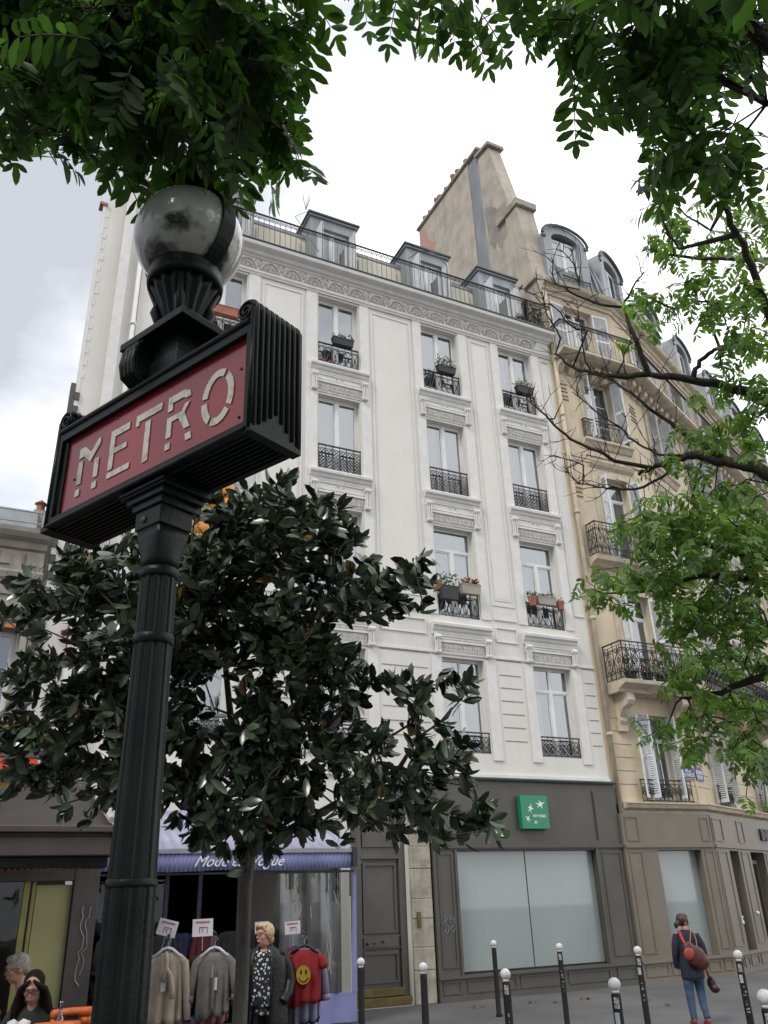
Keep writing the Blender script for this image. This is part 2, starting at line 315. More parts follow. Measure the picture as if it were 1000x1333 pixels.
def railing(fr, parent, u0, u1, z0, z1, d=.06, style='scroll', top=None, returns=None, ends=True, name='balcony_railing', tr=.008):
    b = MB(fr); h = z1 - z0; W = u1 - u0
    def run(b, W, h, put):       # put(x,y)->frame coords
        b.tube([put(0, .04), put(W, .04)], .012, 4); b.tube([put(0, h - .10), put(W, h - .10)], .008, 4)
        if style == 'bars':
            n = max(2, round(W / .16))
            for i in range(n + 1): x = W * i / n; b.tube([put(x, .0), put(x, h - .13)], .009, 4)
            b.tube([put(0, h - .16), put(W, h - .16)], .01, 4)
            k = max(2, round(W / .13))
            for i in range(k):
                x0 = W * i / k; x1 = W * (i + 1) / k
                b.tube([put(x0, h - .15), put((x0 + x1) / 2, h - .02), put(x1, h - .15)], .009, 4, cap=False); b.tube([put(x0, h - .02), put((x0 + x1) / 2, h - .15), put(x1, h - .02)], .009, 4, cap=False)
            return
        n = max(2, round(W / (.2 if style != 'big' else .30))); cw = W / n
        for i in range(n + 1): b.tube([put(cw * i, 0), put(cw * i, h)], tr * (1.4 if i in (0, n) else 1), 4)
        def arc(cx, cy, r, a0, a1, k=8): b.tube([put(cx + r * math.cos(a0 + (a1 - a0) * j / k), cy + r * math.sin(a0 + (a1 - a0) * j / k)) for j in range(k + 1)], tr, 4, cap=False)
        def spiral(cx, cy, r, a0, turns, k=10): b.tube([put(cx + r * (1 - .72 * j / k) * math.cos(a0 + turns * 2 * math.pi * j / k), cy + r * (1 - .72 * j / k) * math.sin(a0 + turns * 2 * math.pi * j / k)) for j in range(k + 1)], tr, 4, cap=False)
        for i in range(n):
            x = cw * i; c = x + cw / 2; H = h - .14
            if style == 'lattice':
                m = max(2, round(H / (cw * .55)))
                for j in range(m):
                    y0 = .04 + H * j / m; y1 = .04 + H * (j + 1) / m; q = cw / 2
                    for s_ in (0, 1): a = x + q * s_; b.tube([put(a, y0), put(a + q, y1)], tr, 4, cap=False); b.tube([put(a, y1), put(a + q, y0)], tr, 4, cap=False)
                arc(c, .04 + H * .5, cw * .42, 0, 6.28)
            elif style == 'big':
                for sgn in (1, -1):
                    spiral(c + sgn * cw * .24, h - .24, cw * .21, math.pi / 2 - sgn * 1.5, sgn * 1.1)
                    spiral(c + sgn * cw * .24, .24, cw * .21, -math.pi / 2 + sgn * 1.5, -sgn * 1.1)
                    b.tube([put(c + sgn * .01, .06), put(c + sgn * cw * .10, .26), put(c + sgn * cw * .38, h * .42), put(c + sgn * cw * .44, h * .52), put(c + sgn * cw * .2, h * .62), put(c + sgn * .01, h * .74), put(c, h - .10)], tr, 4, cap=False)
                    arc(c, h * .5, cw * .17, 0, 6.28, 9)
                b.tube([put(c, .1), put(c, h - .1)], tr * .8, 4)
            else:
                spiral(c - cw * .2, h - .10 - cw * .22, cw * .2, 0, 1.1); spiral(c + cw * .2, h - .10 - cw * .22, cw * .2, math.pi, -1.1)
                spiral(c - cw * .2, .06 + cw * .22, cw * .2, 0, -1.1); spiral(c + cw * .2, .06 + cw * .22, cw * .2, math.pi, 1.1)
                b.tube([put(x + .01, .06 + cw * .2), put(c, h * .5), put(x + .01, h - .1 - cw * .2)], tr, 4, cap=False); b.tube([put(x + cw - .01, .06 + cw * .2), put(c, h * .5), put(x + cw - .01, h - .1 - cw * .2)], tr, 4, cap=False)
                arc(c, h * .48, cw * .13, 0, 6.28, 7)
    run(b, W, h, lambda x, y: (u0 + x, d, z0 + y))
    if returns:
        for uu in returns: run(b, d, h, lambda x, y: (uu, x, z0 + y))
    b.cur = 1; b.box(u0 - .02, u1 + .02, d - .02, d + .02, z1 - .02, z1 + .012)
    if returns:
        for uu in returns: b.box(uu - .02, uu + .02, 0, d - .022, z1 - .02, z1 + .012)
    return b.build(name, [M_iron, top or M_iron], parent, recalc=False)
def panel_frame(b, u0, u1, z0, z1, w=.045, p=.022, d=0):     # raised picture frame moulding
    b.box(u0, u1, d + .002, d + p, z0, z0 + w); b.box(u0, u1, d + .002, d + p, z1 - w, z1); b.box(u0, u0 + w, d + .002, d + p, z0 + w, z1 - w); b.box(u1 - w, u1, d + .002, d + p, z0 + w, z1 - w)
def shutter(fr, parent, hinge, wdt, z0, z1, ang=0, d=.03, side=1):     # louvred leaf; side=1 opens to +u
    c, s_ = math.cos(ang), math.sin(ang)
    b = MB(fr)
    def P(x, y, z): return (hinge + side * (x * c - y * s_), d + x * s_ + y * c, z)
    def bx(x0, x1, y0, y1, a, e_):
        b.add([P(x0, y0, a), P(x1, y0, a), P(x1, y1, a), P(x0, y1, a), P(x0, y0, e_), P(x1, y0, e_), P(x1, y1, e_), P(x0, y1, e_)], [(0, 1, 2, 3), (7, 6, 5, 4), (0, 4, 5, 1), (1, 5, 6, 2), (2, 6, 7, 3), (3, 7, 4, 0)])
    bx(0, .05, 0, .035, z0, z1); bx(wdt - .05, wdt, 0, .035, z0, z1)
    for zz in (z0, (z0 + z1) / 2 - .04, z1 - .08): bx(.05, wdt - .05, 0, .035, zz, zz + .08)
    n = int((z1 - z0) / .055)
    for i in range(n):
        zz = z0 + (z1 - z0) * (i + .5) / n
        b.add([P(.05, .002, zz - .012), P(wdt - .05, .002, zz - .012), P(wdt - .05, .033, zz + .02), P(.05, .033, zz + .02), P(.05, .002, zz - .004), P(wdt - .05, .002, zz - .004), P(wdt - .05, .033, zz + .028), P(.05, .033, zz + .028)], [(0, 1, 2, 3), (7, 6, 5, 4), (0, 4, 5, 1), (1, 5, 6, 2), (2, 6, 7, 3), (3, 7, 4, 0)])
    return b.build('shutter', M_shut, parent)
def pipe(fr, parent, u, d, z0, z1, r, m, joints=()):
    b = MB(fr); b.smooth = True; b.tube([(u, d, z0), (u, d, z1)], r, 12)
    for zz in joints: b.tube([(u, d, zz), (u, d, zz + .1)], r * 1.3, 12)
    return b.build('drainpipe', m, parent)
# ------------------------------------------------------------------ leaves as real faces
def leaves_arrays(P, D, Lr, W, fold=.15, rng=None, up=None, curl=.12, shape=0):
    rng = rng or np.random.default_rng(len(P) + 11)
    n = len(P); D = D / (np.linalg.norm(D, axis=1, keepdims=True) + 1e-9)
    Ln = rng.uniform(Lr[0], Lr[1], n) if isinstance(Lr, tuple) else np.asarray(Lr) * np.ones(n)
    Wd = Ln * W * rng.uniform(.85, 1.15, n)
    U = rng.normal(0, 1, (n, 3)) if up is None else up + rng.normal(0, .25, (n, 3))
    S = np.cross(D, U); S /= (np.linalg.norm(S, axis=1, keepdims=True) + 1e-9); Nn = np.cross(S, D)
    # template: (along, side, normal)
    T = np.array([(0, 0, 0), (.17, -.27, fold * .7), (.17, 0, .02), (.17, .27, fold * .7), (.50, -.47, fold), (.50, 0, -curl * .2), (.50, .47, fold), (.82, -.31, fold - curl), (.82, 0, -curl * .9), (.82, .31, fold - curl), (1, 0, -curl * 1.7)])
    Vv = P[:, None, :] + T[None, :, 0:1] * Ln[:, None, None] * D[:, None, :] + T[None, :, 1:2] * Wd[:, None, None] * S[:, None, :] + T[None, :, 2:3] * Wd[:, None, None] * Nn[:, None, :]
    F3 = np.array([(0, 2, 1), (0, 3, 2), (7, 8, 10), (8, 9, 10)]); F4 = np.array([(1, 2, 5, 4), (2, 3, 6, 5), (4, 5, 8, 7), (5, 6, 9, 8)])
    off = (np.arange(n) * 11)[:, None, None]
    return Vv.reshape(-1, 3), (F3[None] + off).reshape(-1, 3), (F4[None] + off).reshape(-1, 4)
def leaves_obj(name, mats, parent, P, D, Lr, W, fold=.15, base=None, matidx=None, up=None, curl=.12, rng=None):
    V, f3, f4 = leaves_arrays(P, D, Lr, W, fold, rng, up, curl)
    bw = np.array(WORLD[parent.name]) if parent is not None else np.zeros(3)
    V = V - bw
    me = bpy.data.meshes.new(name); nv, n3, n4 = len(V), len(f3), len(f4)
    me.vertices.add(nv); me.vertices.foreach_set('co', V.astype(np.float32).ravel())
    me.loops.add(n3 * 3 + n4 * 4); me.loops.foreach_set('vertex_index', np.concatenate([f3.ravel(), f4.ravel()]).astype(np.int32))
    me.polygons.add(n3 + n4); st = np.concatenate([np.arange(n3) * 3, n3 * 3 + np.arange(n4) * 4]).astype(np.int32)
    me.polygons.foreach_set('loop_start', st)
    if matidx is not None:
        mi = np.concatenate([np.repeat(matidx, 4), np.repeat(matidx, 4)]).astype(np.int32); me.polygons.foreach_set('material_index', mi)
    me.polygons.foreach_set('use_smooth', np.ones(n3 + n4, dtype=bool))
    for m in mats: me.materials.append(m)
    me.update(calc_edges=True); me.validate()
    o = bpy.data.objects.new(name, me); COL.objects.link(o)
    if parent is not None: o.parent = parent; WORLD[o.name] = WORLD[parent.name]
    return o
def grow(mb, seeds, tips, r_tip=.006, expo=.42, rmax=.1, seed=1, sides=6, alpha=.35, segl=.45):
    """twigs from a list of trunk nodes [(pos, parent, radius|None)] out to the tips"""
    rr = np.random.default_rng(seed)
    P = [np.array(s[0], float) for s in seeds]; par = [s[1] for s in seeds]; fixed = [s[2] for s in seeds]; dist = []
    for i, p in enumerate(P): dist.append(0 if par[i] < 0 else dist[par[i]] + np.linalg.norm(p - P[par[i]]))
    root = P[0]; order = sorted(range(len(tips)), key=lambda i: min(np.linalg.norm(tips[i] - p) for p in P[:len(seeds)]))
    for i in order:
        t = np.array(tips[i]); A = np.array(P); c = np.linalg.norm(A - t, axis=1) + alpha * np.array(dist); c[0] += 5 if len(P) > 3 else 0
        j = int(np.argmin(c)); p0 = P[j]; Ld = np.linalg.norm(t - p0); k = max(1, int(Ld / segl)); prev = j
        sag = np.array([0, 0, .08 * Ld])
        for s in range(1, k + 1):
            f = s / k; q = p0 + (t - p0) * f + sag * math.sin(math.pi * f) + (rr.normal(0, .03 * min(Ld, 1), 3) if s < k else 0)
            P.append(q); par.append(prev); fixed.append(None); dist.append(dist[prev] + np.linalg.norm(q - P[prev])); prev = len(P) - 1
    cnt = [0] * len(P); ch = [[] for _ in P]
    for i in range(len(P)): 
        if par[i] >= 0: ch[par[i]].append(i)
    for i in range(len(P) - 1, -1, -1):
        cnt[i] = max(1, sum(cnt[c] for c in ch[i]))
    rad = [f if f is not None else min(rmax, r_tip * cnt[i] ** expo) for i, f in enumerate(fixed)]
    done = set()
    for i in range(len(P)):       # chains
        if par[i] >= 0 and i not in done:
            if len(ch[par[i]]) and max(ch[par[i]], key=lambda c: (cnt[c])) == i and par[i] in done: continue
            chain = [par[i], i]; done.add(i)
            while ch[chain[-1]]:
                nx = max(ch[chain[-1]], key=lambda c: cnt[c]); chain.append(nx); done.add(nx)
            rads = [min(rad[chain[0]], rad[chain[1]] * 1.15)] + [rad[c] for c in chain[1:]]
            mb.tube([tuple(P[c]) for c in chain], rads, sides if max(rads) > .02 else 4, world=True)
    return P
# ================================================================== WHITE BUILDING
YF = 17.39
FA = Fr((0, YF, 0), 0)
WB = thing('apartment_building', (9, YF, 0), 'white rendered six storey apartment building with a shell frieze and small iron window railings', 'building')
cols = [(3.66, 4.88), (6.97, 8.2), (10.29, 11.52), (13.05, 14.27)]
flo = [(15.35, 17.68), (12.05, 14.36), (8.50, 11.02), (5.10, 7.42)]
holes = [(a, c, z0, z1) for a, c in cols for z0, z1 in flo]
wall(FA, 'wall', M_white, WB, 2.1, 15.06, 4.5, 18.45, holes, .3)
b = MB(FA)   # side piers at the left end, plain wall and toothed edge
b.box(1.08, 1.52, -.3, -.12, 0, 19.2); b.box(1.75, 2.1, -.3, -.04, 0, 20.2); b.cur = 1; b.box(1.52, 1.75, -.3, .10, 0, 20.0); b.cur = 0
b.box(2.1, 3.2, -4, -.9, 18.6, 20.0)
b.build('end_pier', [M_white, M_trimw], WB, bevel=.01)
b = MB(FA); z = 13.3
b.box(.95, 1.03, -.3, -.10, 0, 18.7); b.box(1.03, 1.09, -.3, -.118, 0, 18.7)
rr = random.Random(3)
while z < 18.4:
    b.box(1.03, 1.03 + rr.uniform(.05, .10), -.3, -.108, z, z + .19); z += .36
b.cur = 1; b.box(.86, 1.06, -.34, -.06, 18.7, 18.78); b.cur = 2
z = 6
b.box(.84, .95, -.3, -.09, 5.5, 13.1)
while z < 13.0: b.box(.95, 1.06, -.3, -.07, z, z + .2); z += .37
b.build('toothed_edge', [M_trimw, M_clay, M_shop], WB)
# stucco: pilaster strips, cream panels, mouldings
b = MB(FA)
strips = [(3.30, 3.62), (4.92, 5.24), (6.60, 6.93), (8.24, 8.52), (9.98, 10.25), (11.56, 11.86), (12.74, 13.01), (14.31, 14.58)]
for a, c in strips: b.box(a, c, .002, .032, 8.52, 17.74); b.box(a, c, .002, .035, 4.95, 7.42)
for a, c in ((5.32, 6.52), (8.60, 9.90), (11.94, 12.66)):
    panel_frame(b, a, c, 8.95, 17.6, .05, .018); b.box(a + .1, c - .1, .002, .012, 9.1, 17.45)
    b.box(a, c, .002, .03, 8.55, 8.62); panel_frame(b, a + .02, c - .02, 7.95, 8.36, .035, .03)
    b.cur = 1; b.box(a + .14, c - .14, .012, .017, 9.16, 17.39); b.cur = 0
panel_frame(b, 14.64, 14.98, 8.95, 17.6, .03, .03)
b.box(2.1, 15.06, .002, .03, 7.50, 7.56); b.box(2.1, 15.06, .002, .06, 4.5, 4.62)
b.build('stucco_panels', [M_trimw, M_panel], WB, bevel=.006)
b = MB(FA)
for a, c in ((2.2, 3.2), (5.35, 6.5), (8.62, 9.88), (11.96, 12.62), (14.68, 15.0)):
    for k in range(6): zz = 7.08 - k * .33; b.box(a, c, .0015, .008, zz, zz + .022)
    b.box(a - .05, c + .05, .0015, .006, 7.46, 7.485)
b.build('joint_lines', M_groove, WB)
prof = [(.002, -.30), (.05, -.30), (.06, -.22), (.10, -.19), (.12, -.13), (.18, -.10), (.19, -.03), (.17, 0), (.002, .01)]
for (a, c) in cols:
    for (z0, z1), top in zip(flo[:3] , (15.30, 12.0, 8.28)):
        cu = (a + c) / 2; zl = {15.30: 14.36, 12.0: 11.02, 8.28: 7.42}[top]
        b = MB(FA); b.mould([(d, top + z) for d, z in prof], cu - .87, cu + .87)
        b.box(cu - .80, cu + .80, .004, .045, zl + .42, top - .30)
        panel_frame(b, cu - .66, cu + .66, zl + .44, top - .33, .02, .025, .043)
        b.box(cu - .82, cu + .82, .004, .07, zl + .36, zl + .42)
        b.cur = 1; b.box(cu - .66, cu + .66, .003, .02, zl + .06, zl + .36)
        n = 9
        for i in range(n):        # interlaced band
            x0 = cu - .64 + 1.28 * i / n; x1 = x0 + 1.28 / n
            b.tube([(x0, .028, zl + .12), ((x0 + x1) / 2, .036, zl + .30), (x1, .028, zl + .12)], .016, 5); b.tube([(x0, .028, zl + .30), ((x0 + x1) / 2, .036, zl + .12), (x1, .028, zl + .30)], .016, 5)
        for q in (-.08, .08): b.ball((cu + q, .06, top - .40), .028, n=6, m=4)
        b.cur = 0
        for s_ in (-1, 1):        # consoles with rolled ends
            x = cu + s_ * .745; b.box(x - .075, x + .075, .05, .10, zl + .10, top - .42)
            b.tube([(x - .085, .09, top - .38), (x + .085, .09, top - .38)], .065, 10); b.tube([(x - .085, .075, zl + .10), (x + .085, .075, zl + .10)], .05, 10)
            b.tube([(x - .03, .115, zl + .12), (x - .03, .125, top - .42)], .014, 5); b.tube([(x + .03, .115, zl + .12), (x + .03, .125, top - .42)], .014, 5)
        b.build('window_sill', [M_trimw, M_orn], WB, bevel=.004)
# cornice and shell frieze
b = MB(FA)
b.mould([(.002, 17.74), (.05, 17.74), (.06, 17.79), (.09, 17.81), (.10, 17.87), (.05, 17.90), (.002, 17.91)], 3.0, 15.06)
b.box(3.0, 15.06, .002, .028, 17.91, 18.33)
b.mould([(.002, 18.33), (.06, 18.33), (.09, 18.37), (.16, 18.40), (.20, 18.47), (.34, 18.50), (.38, 18.52), (.40, 18.62), (.002, 18.64)], 3.0, 15.12)
b.cur = 1; b.mould([(-.9, 18.64), (.42, 18.64), (.425, 18.67), (.42, 18.685), (-.9, 18.70)], 3.0, 15.14)
b.build('cornice', [M_trimw, M_zincd], WB)
b = MB(FA); b.smooth = True
x = 14.62 - .48
while x > 3.2:
    zc = 17.96
    b.tube([(x + .265 * math.cos(t), .05, zc + .30 * math.sin(t)) for t in [math.pi * k / 12 for k in range(13)]], .034, 6)
    for k in range(9):
        t = math.pi * (k + .5) / 9; b.tube([(x + .05 * math.cos(t), .035, zc + .05 * math.sin(t)), (x + .15 * math.cos(t), .06, zc + .17 * math.sin(t)), (x + .215 * math.cos(t), .04, zc + .24 * math.sin(t))], [.010, .022, .030], 5)
    b.ball((x, .05, zc + .02), .05, n=8, m=5)
    for s_ in (-1, 1): b.tube([(x + .332, .04, 18.06), (x + .332 + s_ * .06, .045, 18.16), (x + .332 + s_ * .12, .045, 18.27), (x + .332 + s_ * .03, .045, 18.28)], .018, 5)
    b.ball((x + .332, .035, 18.20), .03, n=6, m=4)
    x -= .6645
b.build('shell_frieze', M_orn, WB)
# windows
for ci, (a, c) in enumerate(cols):
    for fi, (z0, z1) in enumerate(flo):
        if fi == 2: window(FA, WB, a, c, z0, z1, transom=10.42, curtain='white' if ci == 0 else 'blue', fw=.06)
        elif fi == 3: window(FA, WB, a, c, z0, z1, transom=6.82, curtain='white', cross='top')
        else: window(FA, WB, a, c, z0, z1, curtain='white' if (fi == 1 and ci > 1) or (fi == 0 and ci == 3) else 'net')
        h = (.72, .76, .68, .50)[fi]
        railing(FA, WB, a + .015, c - .015, z0, z0 + h, d=-.02, style=('scroll', 'lattice', 'scroll', 'lattice')[fi], top=M_irond if fi % 2 else M_iron, tr=.009)
# roof storey
b = MB(FA); b.box(3.0, 15.1, -4.5, -1.0, 18.6, 20.62); b.build('roof_storey_wall', M_cream, WB)
b = MB(FA); b.prism([(3.0, 20.62), (15.1, 20.62), (15.1, 20.72), (3.0, 20.72)], -4.5, -.96); b.mould([(-.95, 20.72), (-2.2, 20.8), (-5, 20.9), (-5, 20.72)], 3.0, 15.1)
b.build('zinc_roof', M_zinc, WB)
for i, (a, c) in enumerate(((3.5, 5.15), (6.92, 8.46), (10.25, 11.80), (13.0, 14.5))):
    b = MB(FA); ft = -.55
    b.box(a, a + .24, -3, ft, 18.69, 21.2); b.box(c - .24, c, -3, ft, 18.69, 21.2); b.box(a + .24, c - .24, -3, ft, 20.85, 21.2)
    b.box(a - .06, c + .06, -3, ft + .07, 21.2, 21.27); b.cur = 1; b.box(a - .10, c + .10, -3, ft + .12, 21.27, 21.34); b.cur = 0
    b.box(a + .24, c - .24, -3, ft - .2, 18.69, 18.85)
    dm = b.build('dormer', [M_zinc, M_zincd], WB, bevel=.008)
    f = window(FA, dm, a + .24, c - .24, 18.85, 20.85, dd=ft - .15, curtain='dark' if i != 3 else 'white', name='dormer_window')
    b = MB(FA)     # casements / shutters standing open
    for hx, sg in ((a + .24, -1), (c - .24, 1)):
        b.box(min(hx, hx + sg * .04), max(hx, hx + sg * .04), ft, ft + .42, 18.9, 20.7); b.box(hx - .02, hx + .02, ft + .37, ft + .42, 18.9, 20.7)
    split_build(b, 'open_shutter', M_shut, dm)
for a, c in ((5.35, 6.7), (8.72, 10.02), (12.05, 12.8)):
    b = MB(FA); x = a
    while x < c: b.box(x, x + .030, -.96, -.93, 18.72, 20.5); x += .04
    for zz in (19.0, 19.5, 20.0): b.box(a, c, -.928, -.92, zz, zz + .03)
    b.build('reed_screen', mat('reed_cream', (.80, .76, .64), .9, (.70, .65, .52), 18, stretch=(8, 8, 1)), WB)
railing(FA, WB, 3.1, 15.1, 18.69, 19.66, d=.36, style='bars', name='roof_railing')
b = MB(FA)
for yy in range(6): b.tube([(15.1, .36 - .2 * yy, 18.7), (15.1, .36 - .2 * yy, 19.66)], .011, 4)
b.tube([(15.1, .36, 19.66), (15.1, -.9, 19.66)], .015, 4); b.tube([(15.1, .36, 18.78), (15.1, -.9, 18.78)], .012, 4)
b.build('roof_railing', M_iron, WB)
b = MB(FA)
for k in range(9): a = -1.1 + k * .27; b.tube([(6.75, -.5, 21.3), (6.75 + .16 * math.sin(a), -.5 + .1 * math.cos(k), 21.85 + .06 * math.cos(a * 2))], .006, 4)
b.tube([(6.9, -.4, 21.3), (6.3, -.2, 20.6), (6.9, .2, 19.1)], .012, 5)
b.tube([(11.3, .1, 19.0), (11.35, .1, 20.3), (11.0, -.1, 20.9), (10.6, -.3, 20.95), (10.3, -.5, 20.7)], .016, 6)
b.build('bird_spikes', M_zincd, WB)
b = MB(FA); b.box(3.6, 4.5, -3.5, -2.6, 21.1, 23.3); b.box(3.5, 4.6, -3.6, -2.5, 23.3, 23.42); b.build('chimney_stack', M_zinc, WB)
pipe(FA, WB, 2.02, .08, 3.8, 20.2, .055, M_trimw, (8, 11.6, 15, 18.7))
# ---------------- ground floor of the white building
b = MB(FA)
wall(FA, 'ground_floor_wall', M_white, WB, .9, 9.66, 0, 4.5, [(2.25, 7.5, .0, 3.55), (7.72, 9.08, .06, 4.3)], .35)
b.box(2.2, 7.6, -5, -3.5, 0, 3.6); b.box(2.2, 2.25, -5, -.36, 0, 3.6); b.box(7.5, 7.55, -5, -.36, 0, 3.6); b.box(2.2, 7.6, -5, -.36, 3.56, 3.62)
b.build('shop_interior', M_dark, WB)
b = MB(FA)       # lilac shop joinery
M_lil = mat('lilac_blue_paint', (.125, .115, .22), .5, (.10, .09, .175), 4)
for x in (2.25, 3.9, 4.55, 5.35, 7.42): b.box(x, x + .08, -.30, -.22, 0, 3.5)
b.box(2.25, 7.5, -.30, -.22, 2.75, 2.85); b.box(5.43, 7.42, -.28, -.24, 0, .5)
b.build('shop_joinery', M_lil, WB)
b = MB(FA); b.quad((5.43, -.26, .5), (7.42, -.26, .5), (7.42, -.26, 2.75), (5.43, -.26, 2.75)); b.quad((2.33, -.26, .1), (3.9, -.26, .1), (3.9, -.26, 2.75), (2.33, -.26, 2.75)); split_build(b, 'shop_window', glassmat('shop_glass', (.35, .36, .38), .04, glc=.4), WB, recalc=False)
b = MB(FA)       # carriage door
b.box(7.72, 8.02, -.34, -.10, .06, 4.3); b.box(8.92, 9.08, -.34, -.10, .06, 4.3); b.box(8.02, 8.92, -.34, -.16, .32, 4.3)
panel_frame(b, 8.06, 8.86, 3.02, 4.2, .05, .03, -.16); b.box(8.0, 8.94, -.16, -.09, 2.78, 2.86)
panel_frame(b, 8.06, 8.86, 1.34, 2.7, .05, .035, -.16); b.box(8.05, 8.87, -.16, -.11, 1.08, 1.26); panel_frame(b, 8.06, 8.86, .42, 1.0, .05, .035, -.16)
b.box(7.95, 9.0, -.16, -.12, 1.26, 1.29); b.box(7.95, 9.0, -.16, -.12, 1.05, 1.08)
dr = b.build('carriage_door', M_door, WB, bevel=.006)
b = MB(FA); b.box(7.74, 8.95, -.16, -.06, .19, .34); b.box(7.74, 9.06, -.16, .02, .02, .18); split_build(b, 'kick_plate', M_brass, dr, bevel=.01)
b = MB(FA); b.smooth = True; b.ball((8.14, -.09, 1.16), .03); b.ball((8.3, -.09, 1.16), .02); b.ball((8.5, -.09, 1.19), .03); split_build(b, 'door_knob', M_brass, dr)
b = MB(FA); zz = 0; k = 0
hs = (.62, .42, .55, .38, .6, .45, .5, .4)
for h in hs: b.box(9.12, 9.62, -.1, .07 + .01 * (k % 2), zz + .006, zz + h - .006); b.box(9.13, 9.61, -.1, .06, zz, zz + h); zz += h; k += 1
b.build('stone_pilaster', M_oldst, WB, bevel=.012)
b = MB(FA); b.box(9.22, 9.31, .08, .115, 1.42, 1.72); b.build('entry_phone', M_brass, WB, bevel=.008)
# bank shopfront
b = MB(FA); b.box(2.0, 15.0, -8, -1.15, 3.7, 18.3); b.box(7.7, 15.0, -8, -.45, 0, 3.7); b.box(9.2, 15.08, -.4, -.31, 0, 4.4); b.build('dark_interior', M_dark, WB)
SF = MB(FA)
wall(FA, '', None, None, 9.66, 15.08, 0, 4.5, [(10.28, 14.22, .48, 2.92)], .3, mb=SF)
S2 = MB(Fr((0, YF - .10, 0), 0)); wall(S2.fr, '', None, None, 9.68, 15.08, 0, 4.46, [(10.28, 14.22, .48, 2.92)], .12, mb=S2)
S2.box(9.69, 9.80, -.3, -.002, 0, 4.45); S2.box(14.95, 15.07, -.4, -.002, 0, 4.45); S2.box(9.69, 15.07, -.3, -.005, 2.93, 4.45); S2.box(9.69, 15.07, -.3, -.005, 0, .47); S2.box(14.23, 15, -.3, -.005, .4, 2.95); S2.quad((9.68, -.1, 0), (9.68, 0, 0), (9.68, 0, 4.46), (9.68, -.1, 4.46)); S2.quad((15.08, 0, 0), (15.08, -.1, 0), (15.08, -.1, 4.46), (15.08, 0, 4.46))
S2.box(9.66, 15.10, .002, .05, 2.98, 3.04); S2.box(9.66, 15.10, .002, .035, 2.955, 2.98); S2.box(9.66, 15.10, .002, .06, .42, .47); S2.box(9.66, 15.10, .002, .03, 0, .10)
for a, c in ((9.78, 10.16), (14.40, 14.98)): panel_frame(S2, a, c, .62, 2.88, .035, .022)
for a, c in ((9.76, 10.2), (10.35, 11.6), (11.7, 12.9), (13.0, 14.2), (14.4, 14.98)): panel_frame(S2, a, c, .14, .38, .03, .02)
for a, c in ((9.78, 10.16), (14.34, 14.36)): panel_frame(S2, a, c, 3.14, 4.3, .03, .02)
S2.box(10.22, 10.28, .002, .03, .47, 2.955); S2.box(14.22, 14.28, .002, .03, .47, 2.955)
sf = S2.build('shopfront', M_shop, WB, recalc=False)
b = MB(FA); b.mould([(.0, 4.46), (.16, 4.46), (.19, 4.50), (.19, 4.53), (0, 4.55)], 9.6, 15.1); b.build('shopfront_capping', M_zincd, WB)
b = MB(FA); b.box(10.28, 12.215, -.10, -.06, .48, 2.92); b.box(12.245, 14.22, -.10, -.06, .48, 2.92); split_build(b, 'window_pane', M_frost, sf)
b = MB(FA); b.box(12.215, 12.245, -.11, -.07, .48, 2.92); b.box(10.28, 14.22, -.058, .0, .48, .52); b.build('mullion', M_dark, sf)
b = MB(FA); rr = random.Random(5)      # graffiti scratched on the pilaster panel
M_graf = mat('pale_blue_spray', (.22, .30, .36), .8)
for k in range(5):
    px_, pz_ = 9.86 + .07 * k, 1.62 - .05 * (k % 2)
    b.tube([(px_ + rr.uniform(-.04, .04), .127, pz_ - .05 * j + rr.uniform(-.02, .02)) for j in range(7 if k < 2 else 4)], .006, 4)
circ(b, 10.06, 1.36, .05, .127, tr=.006); circ(b, 10.02, 1.52, .035, .127, tr=.005)
b.build('graffiti', M_graf, WB)
# green bank sign
SG = thing('bank_sign', (12.43, YF - .16, 3.38), 'square green illuminated bank sign with four white birds on the dark shopfront fascia', 'sign')
b = MB(FA); b.box(12.04, 12.83, .12, .26, 3.38, 4.13); b.build('sign_box', mat('bank_green', (.005, .23, .125), .35, (.005, .22, .12)), SG, bevel=.01)
def bird(b, cu, cz, s, rot, flip=1):
    pts = [(0, 0.05), (.28, .50), (.10, .12), (.62, .18), (.16, -.06), (.30, -.42), (0, -.14), (-.42, -.34), (-.14, 0), (-.34, .34)]
    pts = [(1.0, .0), (.35, .14), (.05, .62), (.0, .15), (-.75, .50), (-.25, .0), (-.85, -.30), (-.05, -.16), (.10, -.75), (.35, -.14)]
    c, q = math.cos(rot), math.sin(rot)
    P = [(cu + s * (x * c - y * q * flip), cz + s * (x * q + y * c * flip)) for x, y in pts]
    n = len(P); b.add([(u, .266, z) for u, z in P] + [(cu, .268, cz)], [(i, (i + 1) % n, n) for i in range(n)])
b = MB(FA); bird(b, 12.60, 3.93, .16, .35); bird(b, 12.31, 3.83, .135, 1.3); bird(b, 12.22, 3.60, .11, 2.4); bird(b, 12.43, 3.53, .075, 3.6)
M_signw = mat('sign_white', (.85, .86, .86), .5); split_build(b, 'bird_emblem', M_signw, SG)
textmesh('BNP PARIBAS', .088, 'lettering', M_signw, SG, wallM(FA, 12.55, .267, 3.665), .001, xs=.72, bold=.002)
